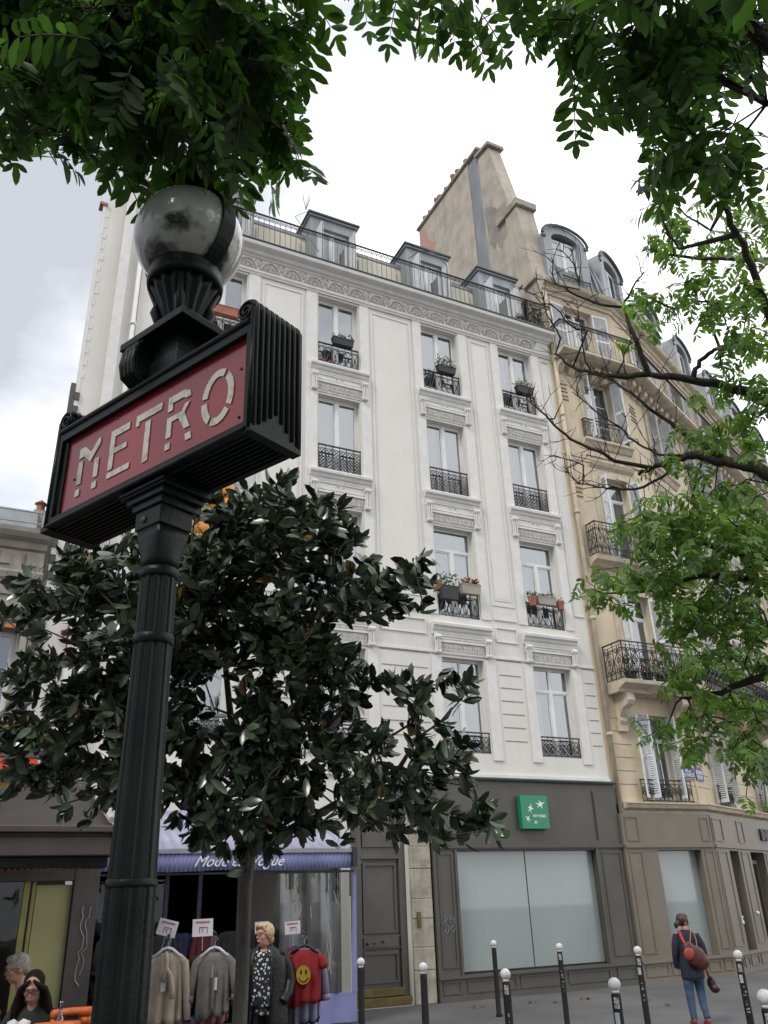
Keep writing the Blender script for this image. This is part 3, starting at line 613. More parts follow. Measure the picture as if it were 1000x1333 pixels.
# flower boxes and pots on the railings
M_bx = mat('black_planter', (.03, .03, .032), .6); M_leafs = mat('plant_green', (.07, .13, .04), .5, (.04, .08, .025), 20, trans=.2, island=.4)
M_fl = mat('red_flower', (.42, .015, .02), .5, island=.3); M_flw = mat('white_flower', (.7, .7, .66), .6, island=.2); M_dry = mat('dry_plant', (.30, .18, .07), .8, island=.3)
def leafmesh(name, m, parent, pts, dirs, L_, W_, fold=.15, nrm=None, base=None):
    return leaves_obj(name, [m], parent, np.array(pts), np.array(dirs), L_, W_, fold=fold, base=base)
def planter(u, z, w, label, kind, name='flower_box', m=None, hgt=.2, flower=None, grp=None, d=.14, leafm=None, spread=.14, n=110, tilt=0):
    t = thing(name, FA(u, d, z), label, 'planter', grp)
    b = MB(FA); a = w / 2
    if kind == 'pot': b.lathe([(w * .34, z), (w * .5, z + hgt), (w * .53, z + hgt), (w * .53, z + hgt + .03), (w * .45, z + hgt + .03)], u, d, 14)
    else:
        b.add([(u - a * .93, d - .07, z), (u + a * .93, d - .07, z), (u + a * .93, d + .07, z), (u - a * .93, d + .07, z), (u - a, d - .09, z + hgt), (u + a, d - .09, z + hgt), (u + a, d + .09, z + hgt), (u - a, d + .09, z + hgt)], [(0, 1, 2, 3), (7, 6, 5, 4), (0, 4, 5, 1), (1, 5, 6, 2), (2, 6, 7, 3), (3, 7, 4, 0)])
        b.box(u - a - .012, u + a + .012, d - .10, d + .10, z + hgt, z + hgt + .02)
    b.build('container', m or M_bx, t)
    rr = np.random.default_rng(int(u * 100 + z * 7))
    if n:
        p = np.stack([u + rr.uniform(-a, a, n), -(d) + YF + rr.uniform(-.08, .08, n), z + hgt + rr.uniform(0, spread, n) ** 1], 1); dr_ = rr.normal(0, 1, (n, 3)) + np.array([0, -.3, .5])
        leaves_obj('plant', [leafm or M_leafs], t, p, dr_, (.05, .11), .45, fold=.1)
    if flower:
        n = 60; p = np.stack([u + rr.uniform(-a * .95, a * .95, n), -(d) + YF - .03 + rr.uniform(-.07, .07, n), z + hgt + spread * .6 + rr.uniform(-.02, .10, n)], 1)
        leaves_obj('blossom', [flower], t, p, rr.normal(0, 1, (n, 3)) + np.array([0, -.6, .2]), (.045, .07), .8, fold=.05)
    return t
# ================================================================== HONEY STONE CORNER BUILDING
XC = 18.08; FB = Fr((XC, YF, 0), R_(24)); BL = 34.0
RB = thing('corner_building', (XC, YF, 0), 'honey coloured stone corner building with mansard dormers, long balconies and white louvred shutters', 'building')
Aw = [(16.35, 17.45, 4.12, 6.35), (16.35, 17.5, 7.15, 9.85), (16.35, 17.5, 10.85, 13.7), (16.3, 17.5, 15.0, 17.42), (16.0, 17.2, 18.0, 20.3)]
wall(FA, 'wall', M_stone, RB, 15.06, XC, 4.0, 20.6, Aw, .35)
Bc = [2.35 + 3.3 * k for k in range(10)]
Bh = []
for k, c in enumerate(Bc):
    Bh += [(c - .6, c + .6, 7.15, 9.85), (c - .6, c + .6, 10.85, 13.7), (c - .6, c + .6, 15.0, 17.42), (c - .6, c + .6, 18.0, 20.3)]
    Bh += [(c - 1.0, c, 4.12, 6.35)] if k == 0 else [(c - .6, c + .5, 4.12, 6.35)]
wall(FB, 'wall', M_stone, RB, 0, BL, 4.0, 20.6, Bh, .35)
def both(fn, uA0, uA1, uB0, uB1): fn(FA, uA0, uA1); fn(FB, uB0, uB1)
def mould2(prof, zt, name, m, uA0=15.10, uB1=BL):
    """a moulding that runs along both faces and is mitred at the corner"""
    b = MB(FA); rings = []
    n = len(prof); hb = R_(12)
    rings.append([FA(uA0, d, zt + z) for d, z in prof])
    rings.append([FA(XC + d * math.tan(hb), d, zt + z) for d, z in prof])
    rings.append([FB(uB1, d, zt + z) for d, z in prof])
    b.loft(rings); return b.build(name, m, RB)
cornp = [(.002, -.42), (.06, -.42), (.08, -.32), (.16, -.28), (.18, -.18), (.34, -.14), (.38, -.10), (.42, 0), (.002, .03)]
mould2(cornp, 20.98, 'cornice', M_stone2)
mould2([(.002, -.28), (.05, -.28), (.07, -.18), (.20, -.13), (.24, -.05), (.28, -.03), (.28, 0), (.002, .03)], 4.04, 'shop_cornice', M_stone2, 15.3)
mould2([(.002, -.34), (.10, -.34), (.16, -.24), (.40, -.20), (.62, -.16), (.70, -.12), (.70, -.02), (.002, .0)], 17.98, 'balcony_slab', M_stone2, 15.15)
mould2([(.002, -.08), (.03, -.08), (.04, 0), (.002, .01)], 14.35, 'string_course', M_stone2)
b = MB(FA)
def corbels(b, fr, u0, u1):
    b.fr = fr; u = u0
    while u < u1: b.mould([(.0, 17.30), (.10, 17.34), (.24, 17.48), (.34, 17.52), (.38, 17.60), (.38, 17.66), (.0, 17.66)], u, u + .22); u += .46
corbels(b, FA, 15.25, XC - .2); corbels(b, FB, .1, 26)
split_build(b, 'corbel', M_stone2, RB)
# big bracketed balcony of the second floor, wraps the corner
b = MB(FA); hb = R_(12); pr = [(.002, -.30), (.45, -.30), (.50, -.22), (.66, -.16), (.78, -.12), (.80, -.02), (.002, 0)]
b.loft([[FA(15.42, d, 7.12 + z) for d, z in pr], [FA(XC + d * math.tan(hb), d, 7.12 + z) for d, z in pr], [FB(6.6, d, 7.12 + z) for d, z in pr]])
for fr, uu in ((FA, 15.62), (FA, 17.55), (FB, .9), (FB, 3.6), (FB, 6.1)):
    b.fr = fr; b.mould([(.0, 6.05), (.10, 6.02), (.16, 6.12), (.14, 6.22), (.30, 6.42), (.50, 6.50), (.58, 6.60), (.56, 6.72), (.48, 6.82), (.0, 6.82)], uu, uu + .24); b.box(uu - .04, uu + .28, .002, .1, 5.85, 6.04)
b.build('balcony_slab', M_stone2, RB, bevel=.01)
b = MB(FA); b.mould([(.0, -.30 + 10.85), (.12, 10.57), (.22, 10.66), (.38, 10.70), (.42, 10.82), (0, 10.85)], 15.45, 17.95); b.build('balcony_slab', M_stone2, RB)
railing(FA, RB, 15.5, XC + .14, 7.14, 8.16, d=.74, style='big', returns=(15.5,), tr=.016)
railing(FB, RB, .16, 6.5, 7.14, 8.16, d=.74, style='big', returns=(6.5,), tr=.016)
railing(FA, RB, 15.55, 17.85, 10.87, 11.9, d=.38, style='big', returns=(15.55, 17.85), tr=.014)
railing(FA, RB, 16.05, 17.8, 15.0, 15.72, d=.12, style='scroll', returns=(16.05, 17.8))
railing(FA, RB, 15.98, 17.72, 4.06, 4.62, d=.14, style='big', tr=.011)
railing(FA, RB, 15.2, XC + .1, 17.98, 19.02, d=.64, style='bars', returns=(15.2,))
railing(FB, RB, .12, 26, 17.98, 19.02, d=.64, style='bars')
for k, c in enumerate(Bc[:8]):
    railing(FB, RB, c - .75, c + .75, 15.0, 15.72, d=.12, style='scroll', returns=(c - .75, c + .75))
    if k < 6:
        railing(FB, RB, c - .8, c + .8, 10.87, 11.7, d=.2, style='scroll')
        if k: railing(FB, RB, c - .7, c + .6, 4.06, 4.62, d=.14, style='big', tr=.011)
        else: railing(FB, RB, c - 1.12, c + .1, 4.06, 4.62, d=.14, style='big', tr=.011)
for (a, c, z0, z1), cur in zip(Aw, ('blue', 'net', 'net', 'net', 'net')):
    window(FA, RB, a, c, z0, z1, dd=-.26, transom=z1 - .62 if z0 < 14 else None, curtain=cur, cross='bars' if z0 > 14 else ('top' if z0 > 10 else None))
for h in Bh[:45]:
    if h[0] < 26: window(FB, RB, h[0], h[1], h[2], h[3], dd=-.26, curtain='net')
shutter(FA, RB, 16.35, .34, 4.16, 6.3, R_(100), .0, -1); shutter(FA, RB, 16.38, .42, 4.16, 6.3, R_(35), -.0, -1); shutter(FA, RB, 17.40, .34, 4.16, 6.3, R_(96), -.02, 1)
shutter(FA, RB, 17.5, .55, 7.2, 9.8, R_(38), .0, 1); shutter(FA, RB, 16.35, .3, 7.2, 9.8, R_(95), 0, -1)
shutter(FA, RB, 16.35, .34, 10.9, 13.65, R_(85), .0, -1); shutter(FA, RB, 17.5, .40, 10.9, 13.65, R_(70), .0, 1)
shutter(FA, RB, 16.3, .3, 15.05, 17.38, R_(88), .0, -1); shutter(FA, RB, 17.5, .42, 15.05, 17.38, R_(75), .0, 1)
shutter(FA, RB, 16.0, .62, 18.05, 20.25, R_(5), .01, -1); shutter(FA, RB, 17.2, .62, 18.05, 20.25, R_(5), .01, 1)
for k, c in enumerate(Bc[:7]):
    w0 = c - 1.0 if k == 0 else c - .6; w1 = c if k == 0 else c + .5
    shutter(FB, RB, w0, .35, 4.16, 6.3, R_(85), 0, -1); shutter(FB, RB, w1, .35, 4.16, 6.3, R_(70), 0, 1)
    shutter(FB, RB, c - .6, .35, 7.2, 9.8, R_(60), 0, -1); shutter(FB, RB, c + .6, .35, 7.2, 9.8, R_(85), 0, 1)
    shutter(FB, RB, c - .6, .35, 10.9, 13.65, R_(85), 0, -1); shutter(FB, RB, c + .6, .35, 10.9, 13.65, R_(85), 0, 1)
    shutter(FB, RB, c - .6, .35, 15.05, 17.38, R_(88), 0, -1); shutter(FB, RB, c + .6, .38, 15.05, 17.38, R_(80), 0, 1)
    shutter(FB, RB, c - .6, .6, 18.05, 20.25, R_(6), .01, -1); shutter(FB, RB, c + .6, .5, 18.05, 20.25, R_(6), .01, 1)
# stone dressing: surrounds, window ledges, joints
def dress(b, fr, a, c):
    b = MB(fr)
    for z0, z1 in ((15.0, 17.42), (10.85, 13.7), (7.15, 9.85)):
        b.box(a - .24, a - .01, .002, .04, z0 - .12, z1 + .22); b.box(c + .01, c + .24, .002, .04, z0 - .12, z1 + .22); b.box(a - .01, c + .01, .002, .04, z1, z1 + .22)
    b.mould([(.0, 14.72), (.06, 14.74), (.14, 14.86), (.22, 14.90), (.22, 14.98), (0, 15.0)], a - .4, c + .4)
    b.prism([(a - .35, 14.40), (c + .35, 14.40), (c + .3, 14.52), ((a + c) / 2, 14.66), (a - .3, 14.52)], .002, .07)
    b.mould([(.0, 14.0), (.10, 14.08), (.14, 14.16), (0, 14.2)], a - .3, c + .3)
    b.build('window_surround', M_stone2, RB, bevel=.006)
dress(b, FA, 16.33, 17.5)
for c in Bc[:8]: dress(b, FB, c - .6, c + .6)
b = MB(FA); panel_frame(b, 17.72, XC - .02, 4.1, 4.72, .03, .03)
b.build('stone_panel', M_stone2, RB, bevel=.006)
b = MB(FA)
for fr, segs in ((FA, ((15.32, 16.0), (17.72, XC - .03))), (FB, ((.05, 1.0), (2.6, 4.7), (6.4, 8.1), (9.7, 11.3)))):
    b.fr = fr
    for a, c in segs:
        for k in range(6): zz = 4.5 + k * .34; b.box(a, c, .0015, .006, zz, zz + .016)
for fr, segs in ((FA, ((15.30, 15.62),)), (FB, ((.25, .7), (3.8, 4.2), (7.0, 7.5)))):
    b.fr = fr
    for a, c in segs:
        for zz in (16.9, 16.75, 16.62, 16.45, 16.32, 13.3, 13.15, 13.0, 12.85): b.box(a, c, .0015, .03, zz, zz + .03)
b.build('joint_lines', mat('stone_joint', (.28, .22, .155), .9), RB)
pipe(FA, RB, 15.22, .09, 3.7, 20.6, .065, M_stone2, (5.7, 8.9, 12.2, 15.6, 18.4))
# roof
b = MB(FA); mr = [(-.02, 20.95), (-.25, 22.2), (-.6, 23.6), (-1.0, 24.5), (-1.6, 25.1), (-2.5, 25.4), (-6, 25.5), (-6, 20.95)]
b.loft([[FA(15.76, d, z) for d, z in mr], [FA(XC + d * math.tan(hb), d, z) for d, z in mr], [FB(BL, d, z) for d, z in mr]]); b.build('mansard_roof', M_slate, RB)
def arched_dormer(fr, c, w_, wd_):
    a, e_ = c - w_ / 2, c + w_ / 2; zs = 23.55; ft = -.12
    outer = [(a, 20.97), (e_, 20.97), (e_, zs)] + [(c + w_ / 2 * math.cos(t), zs + .75 * math.sin(t)) for t in [math.pi * k / 10 for k in range(1, 10)]] + [(a, zs)]
    b = MB(fr); q = wd_ / 2
    b.box(a, c - q, -2.0, ft, 20.97, 23.55); b.box(c + q, e_, -2.0, ft, 20.97, 23.55); b.box(c - q, c + q, -2, ft, 20.97, 21.2)
    arch = [(a, 23.4), (c - q, 23.4)] + [(c - q * math.cos(t), 23.55 + .30 * math.sin(t)) for t in [math.pi * k / 8 for k in range(1, 8)]] + [(c + q, 23.4), (e_, 23.4)] + [(c + w_ / 2 * math.cos(t), 23.55 + .62 * math.sin(t)) for t in [math.pi * k / 10 for k in range(1, 10)]]
    m_ = len(arch)
    k1 = 9 + 2   # faces of the arched head made as a strip
    inn = [(c - q * math.cos(math.pi * k / 10), 23.55 + .30 * math.sin(math.pi * k / 10)) for k in range(11)]
    ou = [(c - w_ / 2 * math.cos(math.pi * k / 10), 23.55 + .62 * math.sin(math.pi * k / 10)) for k in range(11)]
    for k in range(10):
        b.add([(inn[k][0], ft, inn[k][1]), (inn[k + 1][0], ft, inn[k + 1][1]), (ou[k + 1][0], ft, ou[k + 1][1]), (ou[k][0], ft, ou[k][1]), (inn[k][0], -2, inn[k][1]), (inn[k + 1][0], -2, inn[k + 1][1]), (ou[k + 1][0], -2, ou[k + 1][1]), (ou[k][0], -2, ou[k][1])],
              [(0, 1, 2, 3), (7, 6, 5, 4), (0, 4, 5, 1), (2, 6, 7, 3)])
    b.cur = 1
    b.tube([(x + (x - c) * .05, ft + .05, z + .03) for x, z in ou], .06, 6); b.box(a - .08, a + .1, ft, ft + .06, 23.45, 23.55); b.box(e_ - .1, e_ + .08, ft, ft + .06, 23.45, 23.55)
    dm = b.build('dormer', [M_zinc, M_zincd], RB)
    window(fr, dm, c - q, c + q, 21.2, 23.62, dd=-.3, curtain='white', name='dormer_window', cross=None)
    return dm
arched_dormer(FA, 16.68, 1.95, 1.2)
railing(FA, RB, 16.25, 17.45, 21.0, 21.75, d=.0, style='scroll')
for k in range(6): arched_dormer(FB, 1.35 + 3.5 * k, 1.85, 1.15)
b = MB(FA)
for fr, uu in ((FA, 17.9), (FB, .2), (FB, 3.2), (FB, 6.6), (FB, 10.1)): b.fr = fr; b.tube([(uu, .02, 21), (uu, -.2, 22.2), (uu, -.55, 23.6), (uu, -.95, 24.55)], .05, 6)
split_build(b, 'lead_ridge', M_zinc, RB)
# party wall with flues
FP = Fr((0, 0, 0), R_(90))          # u = +Y, d = +X
b = MB(FP)
b.prism([(17.45, 18.6), (25.2, 18.6), (25.2, 30.3), (20.85, 30.2), (20.85, 20.4), (20.1, 20.4), (20.1, 29.75), (19.35, 29.6), (18.45, 25.4), (18.05, 23.5), (17.75, 21.9), (17.45, 21.0)], 15.16, 15.74)
b.prism([(20.1, 20), (20.85, 20), (20.85, 30), (20.1, 30)], 15.30, 15.7)
pw = b.build('party_wall', M_party, RB)
b = MB(FP); b.box(20.12, 20.83, 15.19, 15.29, 20.4, 30.1); b.build('zinc_flashing', mat('grey_flashing', (.27, .285, .295), .6, (.20, .215, .225), 2, stretch=(1, 1, .4)), pw)
b = MB(FP); b.prism([(19.2, 29.62), (20.2, 29.8), (20.2, 29.95), (19.2, 29.8)], 15.04, 15.86); b.prism([(20.0, 30.2), (25.3, 30.32), (25.3, 30.46), (20.0, 30.34)], 15.06, 15.84)
b.prism([(17.9, 25.15), (19.25, 25.15), (19.25, 25.45), (17.9, 25.45)], 15.02, 15.96); split_build(b, 'coping', M_oldst, pw, bevel=.02)
b = MB(FP); b.prism([(17.6, 21.6), (18.75, 21.6), (18.75, 25.15), (18.05, 25.15)], 15.10, 15.90); b.box(17.5, 18.2, 15.05, 15.9, 21.3, 21.6); b.build('buttress', M_party, pw, bevel=.02)
b = MB(FP); rq = random.Random(8); stp = []
key = [(18.75, 25.9), (19.3, 26.3), (20.03, 26.9), (20.04, 25.6), (19.85, 24.9), (19.7, 24.3), (19.45, 24.7), (19.25, 24.0), (19.0, 24.6), (18.7, 24.4), (18.5, 24.9)]
for q in range(len(key)):
    a_, b_ = key[q], key[(q + 1) % len(key)]
    for t in (0, .25, .5, .75): stp.append((min(20.05, a_[0] + (b_[0] - a_[0]) * t + rq.uniform(-.09, .09)), a_[1] + (b_[1] - a_[1]) * t + rq.uniform(-.13, .13)))
b.add([(u, 15.155, z) for u, z in stp], [tuple(range(len(stp)))]); b.build('damp_stain', M_partyd, pw, recalc=False)
b = MB(FP); b.add([(u, 15.154, z) for u, z in [(25.15, 30.15), (24.7, 29.9), (24.35, 29.0), (23.8, 28.4), (24.1, 27.6), (23.2, 26.8), (23.6, 25.5), (25.15, 24)]], [tuple(range(8))]); b.build('exposed_brick', M_brickpink, pw, recalc=False)
b = MB(FP); b.smooth = True
for k, uu in enumerate((21.3, 22.0, 22.4, 23.0, 23.6, 23.9, 24.5, 25.0)): b.lathe([(.13, 30.4), (.11, 30.9 + .1 * (k % 3)), (.135, 30.92 + .1 * (k % 3)), (.135, 30.98 + .1 * (k % 3)), (.09, 31 + .1 * (k % 3))], uu, 15.42, 10)
split_build(b, 'chimney_pot', mat('pale_clay_pot', (.50, .36, .27), .8, (.40, .25, .18), 4, island=.2), pw)
b = MB(FB)
for uu in (10.2, 20.5):
    b.box(uu - .4, uu + .4, -4, -2.0, 24.5, 26.4); b.box(uu - .5, uu + .5, -4.1, -1.9, 26.4, 26.55)
ck = b.build('chimney_stack', M_party, RB)
b = MB(FB); b.smooth = True
for uu in (10.2, 20.5):
    for k in range(5): b.lathe([(.12, 26.5), (.10, 27.1), (.13, 27.12), (.13, 27.2), (.08, 27.2)], uu, -2.2 - .38 * k, 10)
split_build(b, 'chimney_pot', M_clay, ck)
# corner shopfront
frames = []
b = MB(FA)
S2 = MB(Fr((0, YF - .18, 0), 0)); HA = [(16.15, 17.62, .48, 2.90)]
wall(S2.fr, '', None, None, 15.10, XC + .035, 0, 3.78, HA, .2, mb=S2)
S2.box(15.1, XC, .002, .05, 2.96, 3.03); S2.box(15.1, XC, .002, .06, .42, .47); S2.box(15.1, XC, .002, .03, 0, .10)
for a, c, z0, z1 in ((15.2, 15.62, .62, 2.88), (17.74, 18.04, .62, 2.88), (15.2, 15.62, 3.12, 3.7), (17.74, 18.04, 3.12, 3.7), (15.2, 15.9, .14, .38), (16.0, 16.5, .14, .38), (16.6, 17.1, .14, .38), (17.2, 17.6, .14, .38), (17.72, 18.02, .14, .38)): panel_frame(S2, a, c, z0, z1, .03, .02)
FB2 = Fr(FB(0, .18, 0), R_(24)); S3 = MB(FB2)
HB = [(1.05, 1.75, .48, 2.90), (2.75, 3.95, .05, 2.90), (5.0, 7.6, .48, 2.9), (8.6, 11.5, .48, 2.9)]
wall(FB2, '', None, None, .04, BL, 0, 3.78, HB, .35, mb=S3)
S3.box(.04, BL, .002, .05, 2.96, 3.03); S3.box(.04, 2.74, .002, .06, .42, .47); S3.box(3.96, BL, .002, .06, .42, .47)
for a, c, z0, z1 in ((.12, .8, .62, 2.88), (1.95, 2.55, .62, 2.88), (4.1, 4.8, .62, 2.88), (.12, .8, 3.12, 3.7), (2.0, 2.5, 3.12, 3.7), (.12, .5, .14, .38), (.6, .95, .14, .38), (1.1, 1.7, .14, .38), (1.9, 2.6, .14, .38)): panel_frame(S3, a, c, z0, z1, .03, .02)
S2.box(15.09, 16.14, -.4, -.004, 0, 3.77); S2.box(17.63, XC, -.4, -.004, 0, 3.77); S2.box(16.14, 17.63, -.4, -.004, 2.91, 3.77); S2.box(16.14, 17.63, -.4, -.004, 0, .47)
S3.box(.0, 1.04, -.4, -.004, 0, 3.77); S3.box(1.76, 2.74, -.4, -.004, 0, 3.77); S3.box(3.96, 4.99, -.4, -.004, 0, 3.77); S3.box(0, 34, -.4, -.004, 2.92, 3.77)
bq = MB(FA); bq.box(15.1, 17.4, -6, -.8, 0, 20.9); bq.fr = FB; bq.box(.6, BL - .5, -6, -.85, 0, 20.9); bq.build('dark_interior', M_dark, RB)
sfa = S2.build('shopfront', M_shopb, RB, recalc=False); sfb = S3.build('shopfront', M_shopb, RB, recalc=False)
b = MB(FA); b.box(16.15, 17.62, -.08, -.04, .48, 2.90); b.build('window_pane', M_frost, sfa)
b = MB(FB); b.box(1.05, 1.75, -.12, -.08, .48, 2.90); b.box(5, 7.6, -.12, -.08, .48, 2.9); b.box(8.6, 11.5, -.12, -.08, .48, 2.9); split_build(b, 'window_pane', M_frost, sfb)
b = MB(FB); b.box(2.75, 3.95, -.16, -.12, .05, 2.9); b.build('dark_interior', M_dark, sfb)
b = MB(FB); b.box(2.78, 2.85, -.11, -.05, .05, 2.7); b.box(3.85, 3.92, -.11, -.05, .05, 2.7); b.box(2.85, 3.85, -.11, -.05, 2.6, 2.7); b.box(2.85, 3.85, -.11, -.06, .05, .3); b.build('door_frame', M_shopb, sfb)
b = MB(FB); b.box(.93, 1.02, .184, .22, 1.12, 1.30); b.cur = 1; b.box(.95, 1.0, .22, .225, 1.2, 1.27); b.build('intercom', [M_signw, M_blk], RB, bevel=.006)
b = MB(FB); b.smooth = True; b.ball((2.28, .2, 1.34), .05, n=10, m=6); b.build('door_bell', M_signw, RB)
textmesh('BNP PARIBAS', .42, 'shop_lettering', M_iron, RB, wallM(FB2, 5.0, .03, 3.38), .03, xs=.86, bold=.018)
# street name plates
M_pl = mat('street_plate_blue', (.045, .085, .30), .35, (.04, .075, .26), 5); M_plg = mat('street_plate_green', (.02, .055, .03), .4)
def plate(fr, u, z, w_, h_, lines, label, d0=.012, bend=False):
    t = thing('street_sign', fr(u, .02, z), label, 'street sign'); b = MB(fr); a = w_ / 2
    b.prism([(u - a, z), (u + a, z), (u + a, z + h_), (u - a, z + h_)], .012, .03); b.build('plate', M_pl, t)
    b = MB(fr); b.prism([(u - a * .84, z + h_ + .004), (u + a * .84, z + h_ + .004)] + [(u + a * .84 * math.cos(q), z + h_ + .004 + .17 * math.sin(q)) for q in [math.pi * k / 10 for k in range(1, 10)]], .012, .028)
    b.build('crest', mat('plate_crest', (.05, .06, .13), .4, (.03, .05, .05), 30), t)
    b = MB(fr); e_ = .012
    for q in ((u - a, u + a, z, z + e_), (u - a, u + a, z + h_ - e_, z + h_), (u - a, u - a + e_, z + e_, z + h_ - e_), (u + a - e_, u + a, z + e_, z + h_ - e_)): b.box(q[0], q[1], .0305, .034, q[2], q[3])
    b.build('border', M_plg, t)
    for k, s_ in enumerate(lines): textmesh(s_, .125, 'lettering', M_signw, t, wallM(fr, u, .032, z + h_ * (.70 - .42 * k)), .001, xs=.72 if len(s_) > 6 else .85, bold=.003)
    if lines: textmesh('11e Arrt', .07, 'lettering', M_signw, t, wallM(fr, u, .03, z + h_ + .075), .001, xs=.8)
plate(FA, 17.83, 4.72, .42, .27, ['RUE', 'DE MALTE'], 'blue enamel street plate reading RUE DE MALTE beside the first floor shutter')
plate(FB, .30, 4.68, .52, .30, ['BOULEVARD', 'VOLTAIRE'], 'blue enamel street plate reading BOULEVARD VOLTAIRE round the building corner')
# ================================================================== LEFT BUILDING
LB = thing('corner_cafe_building', (-4, YF, 0), 'low grey stone building with a deep moulded cornice and a roof guardrail at the left', 'building')
wall(FA, 'wall', M_oldst, LB, -14, .84, 0, 9.2, [(-.75, .55, 4.9, 7.05), (-3.6, -1.6, 4.9, 7.05)], .25)
b = MB(FA)
b.mould([(.0, 8.75), (.08, 8.78), (.12, 8.9), (.26, 8.96), (.34, 9.05), (.36, 9.14), (0, 9.2)], -14, .86); b.mould([(0, 8.1), (.06, 8.12), (.10, 8.25), (.05, 8.3), (0, 8.32)], -14, .86); b.mould([(0, 7.75), (.05, 7.78), (.06, 7.88), (0, 7.9)], -14, .86)
for k in range(30): b.box(-14 + .5 * k, -13.8 + .5 * k, .002, .06, 8.42, 8.7)
for x in (.62, -.86, -1.5): b.box(x, x + .12, .002, .12, 4.6, 7.05); b.box(x + .15, x + .2, .002, .06, 4.6, 7.05)
b.build('cornice', mat('grey_stone_trim', (.36, .335, .29), .88, (.27, .25, .215), 3, .2, 30, dirt=((.17, .155, .135), .5)), LB)
b = MB(FA); b.box(-14, .82, .002, .10, 7.16, 7.5); b.cur = 1; b.box(-14, .80, .002, .13, 7.06, 7.15); b.build('fascia_band', [M_dark, mat('orange_strip', (.50, .17, .04), .5)], LB)
window(FA, LB, -.75, .55, 4.9, 7.05, curtain='white'); window(FA, LB, -3.6, -1.6, 4.9, 7.05, curtain='white')
b = MB(FA); b.box(-14, .84, -6, -.3, 9.2, 9.3); b.mould([(-.1, 9.2), (-.5, 9.9), (-4, 10.2), (-4, 9.2)], -14, .6); b.build('zinc_roof', M_zinc, LB)
b = MB(FA)
for k in range(14): b.tube([(.7 - .55 * k, .1, 9.15), (.7 - .55 * k, .1, 9.62)], .018, 4)
for zz in (9.35, 9.6): b.tube([(-8, .1, zz), (.75, .1, zz)], .018, 4)
b.build('roof_guardrail', mat('galvanised_steel', (.42, .45, .47), .4, metal=.5), LB)
b = MB(FA); b.box(.50, .80, -1.2, -.5, 9.2, 9.95); b.cur = 1; b.lathe([(.1, 9.95), (.09, 10.2), (.14, 10.22), (.02, 10.32)], .64, -.8, 10); b.build('chimney_stack', [M_party, M_clay], LB)
b = MB(FA); rr = random.Random(9)     # pink graffiti on the pale wall
for pts in ([(1.38, 7.15), (1.45, 6.95), (1.58, 7.1), (1.62, 6.9)], [(1.66, 7.2), (1.56, 6.85), (1.76, 7.0), (1.8, 6.75), (1.9, 7.1)], [(1.5, 7.25), (1.52, 6.8)], [(1.84, 6.7), (1.96, 6.65), (1.95, 6.95)]):
    b.tube([(u, .125 if u > 1.52 and u < 1.75 else -.02, z) for u, z in pts], .035, 5)
b.build('graffiti', mat('pink_spray', (.45, .05, .12), .7), WB)
# ================================================================== METRO SIGN
MS_AZ = math.atan2(-.902, .432)
P0 = Vector((.529, 2.859, 0)); FM = Fr(P0, MS_AZ)
MT = thing('metro_sign', P0, 'dark green cast iron post carrying a red METRO panel and a globe lamp', 'metro sign')
T_ = .104
b = MB(FM); b.smooth = False     # the box
b.box(-.64, .575, -T_ + .012, T_ - .014, 3.345, 3.79)
for s_ in (1, -1):
    a, c = (T_ - .014, T_ + .016) if s_ > 0 else (-T_ - .016, -T_ + .012)
    b.box(-.64, .575, a, c, 3.335, 3.372); b.box(-.64, .575, a, c, 3.745, 3.80)
    b.box(-.64, -.60, a, c, 3.372, 3.745); b.box(.545, .575, a, c, 3.372, 3.745)
    d2 = T_ + .002 if s_ > 0 else -T_ - .002
    b.box(-.60, -.572, min(d2, s_ * (T_ - .014)), max(d2, s_ * (T_ - .014)), 3.372, 3.745)
b.build('sign_box', M_met, MT, bevel=.004)
b = MB(FM)
for k in range(9): dd = -.088 + .022 * k; b.box(-.60, .54, dd - .005, dd + .005, 3.328, 3.346)
b.tube([(-.62, T_ + .018, 3.343), (.56, T_ + .018, 3.343)], .010, 6); b.tube([(-.62, T_ + .014, 3.79), (.56, T_ + .014, 3.79)], .014, 8); b.tube([(-.57, T_ + .008, 3.748), (.545, T_ + .008, 3.748)], .007, 6)
b.box(-.63, .57, -T_ - .012, T_ + .012, 3.795, 3.812)
b.build('sign_moulding', M_met, MT, bevel=.003)
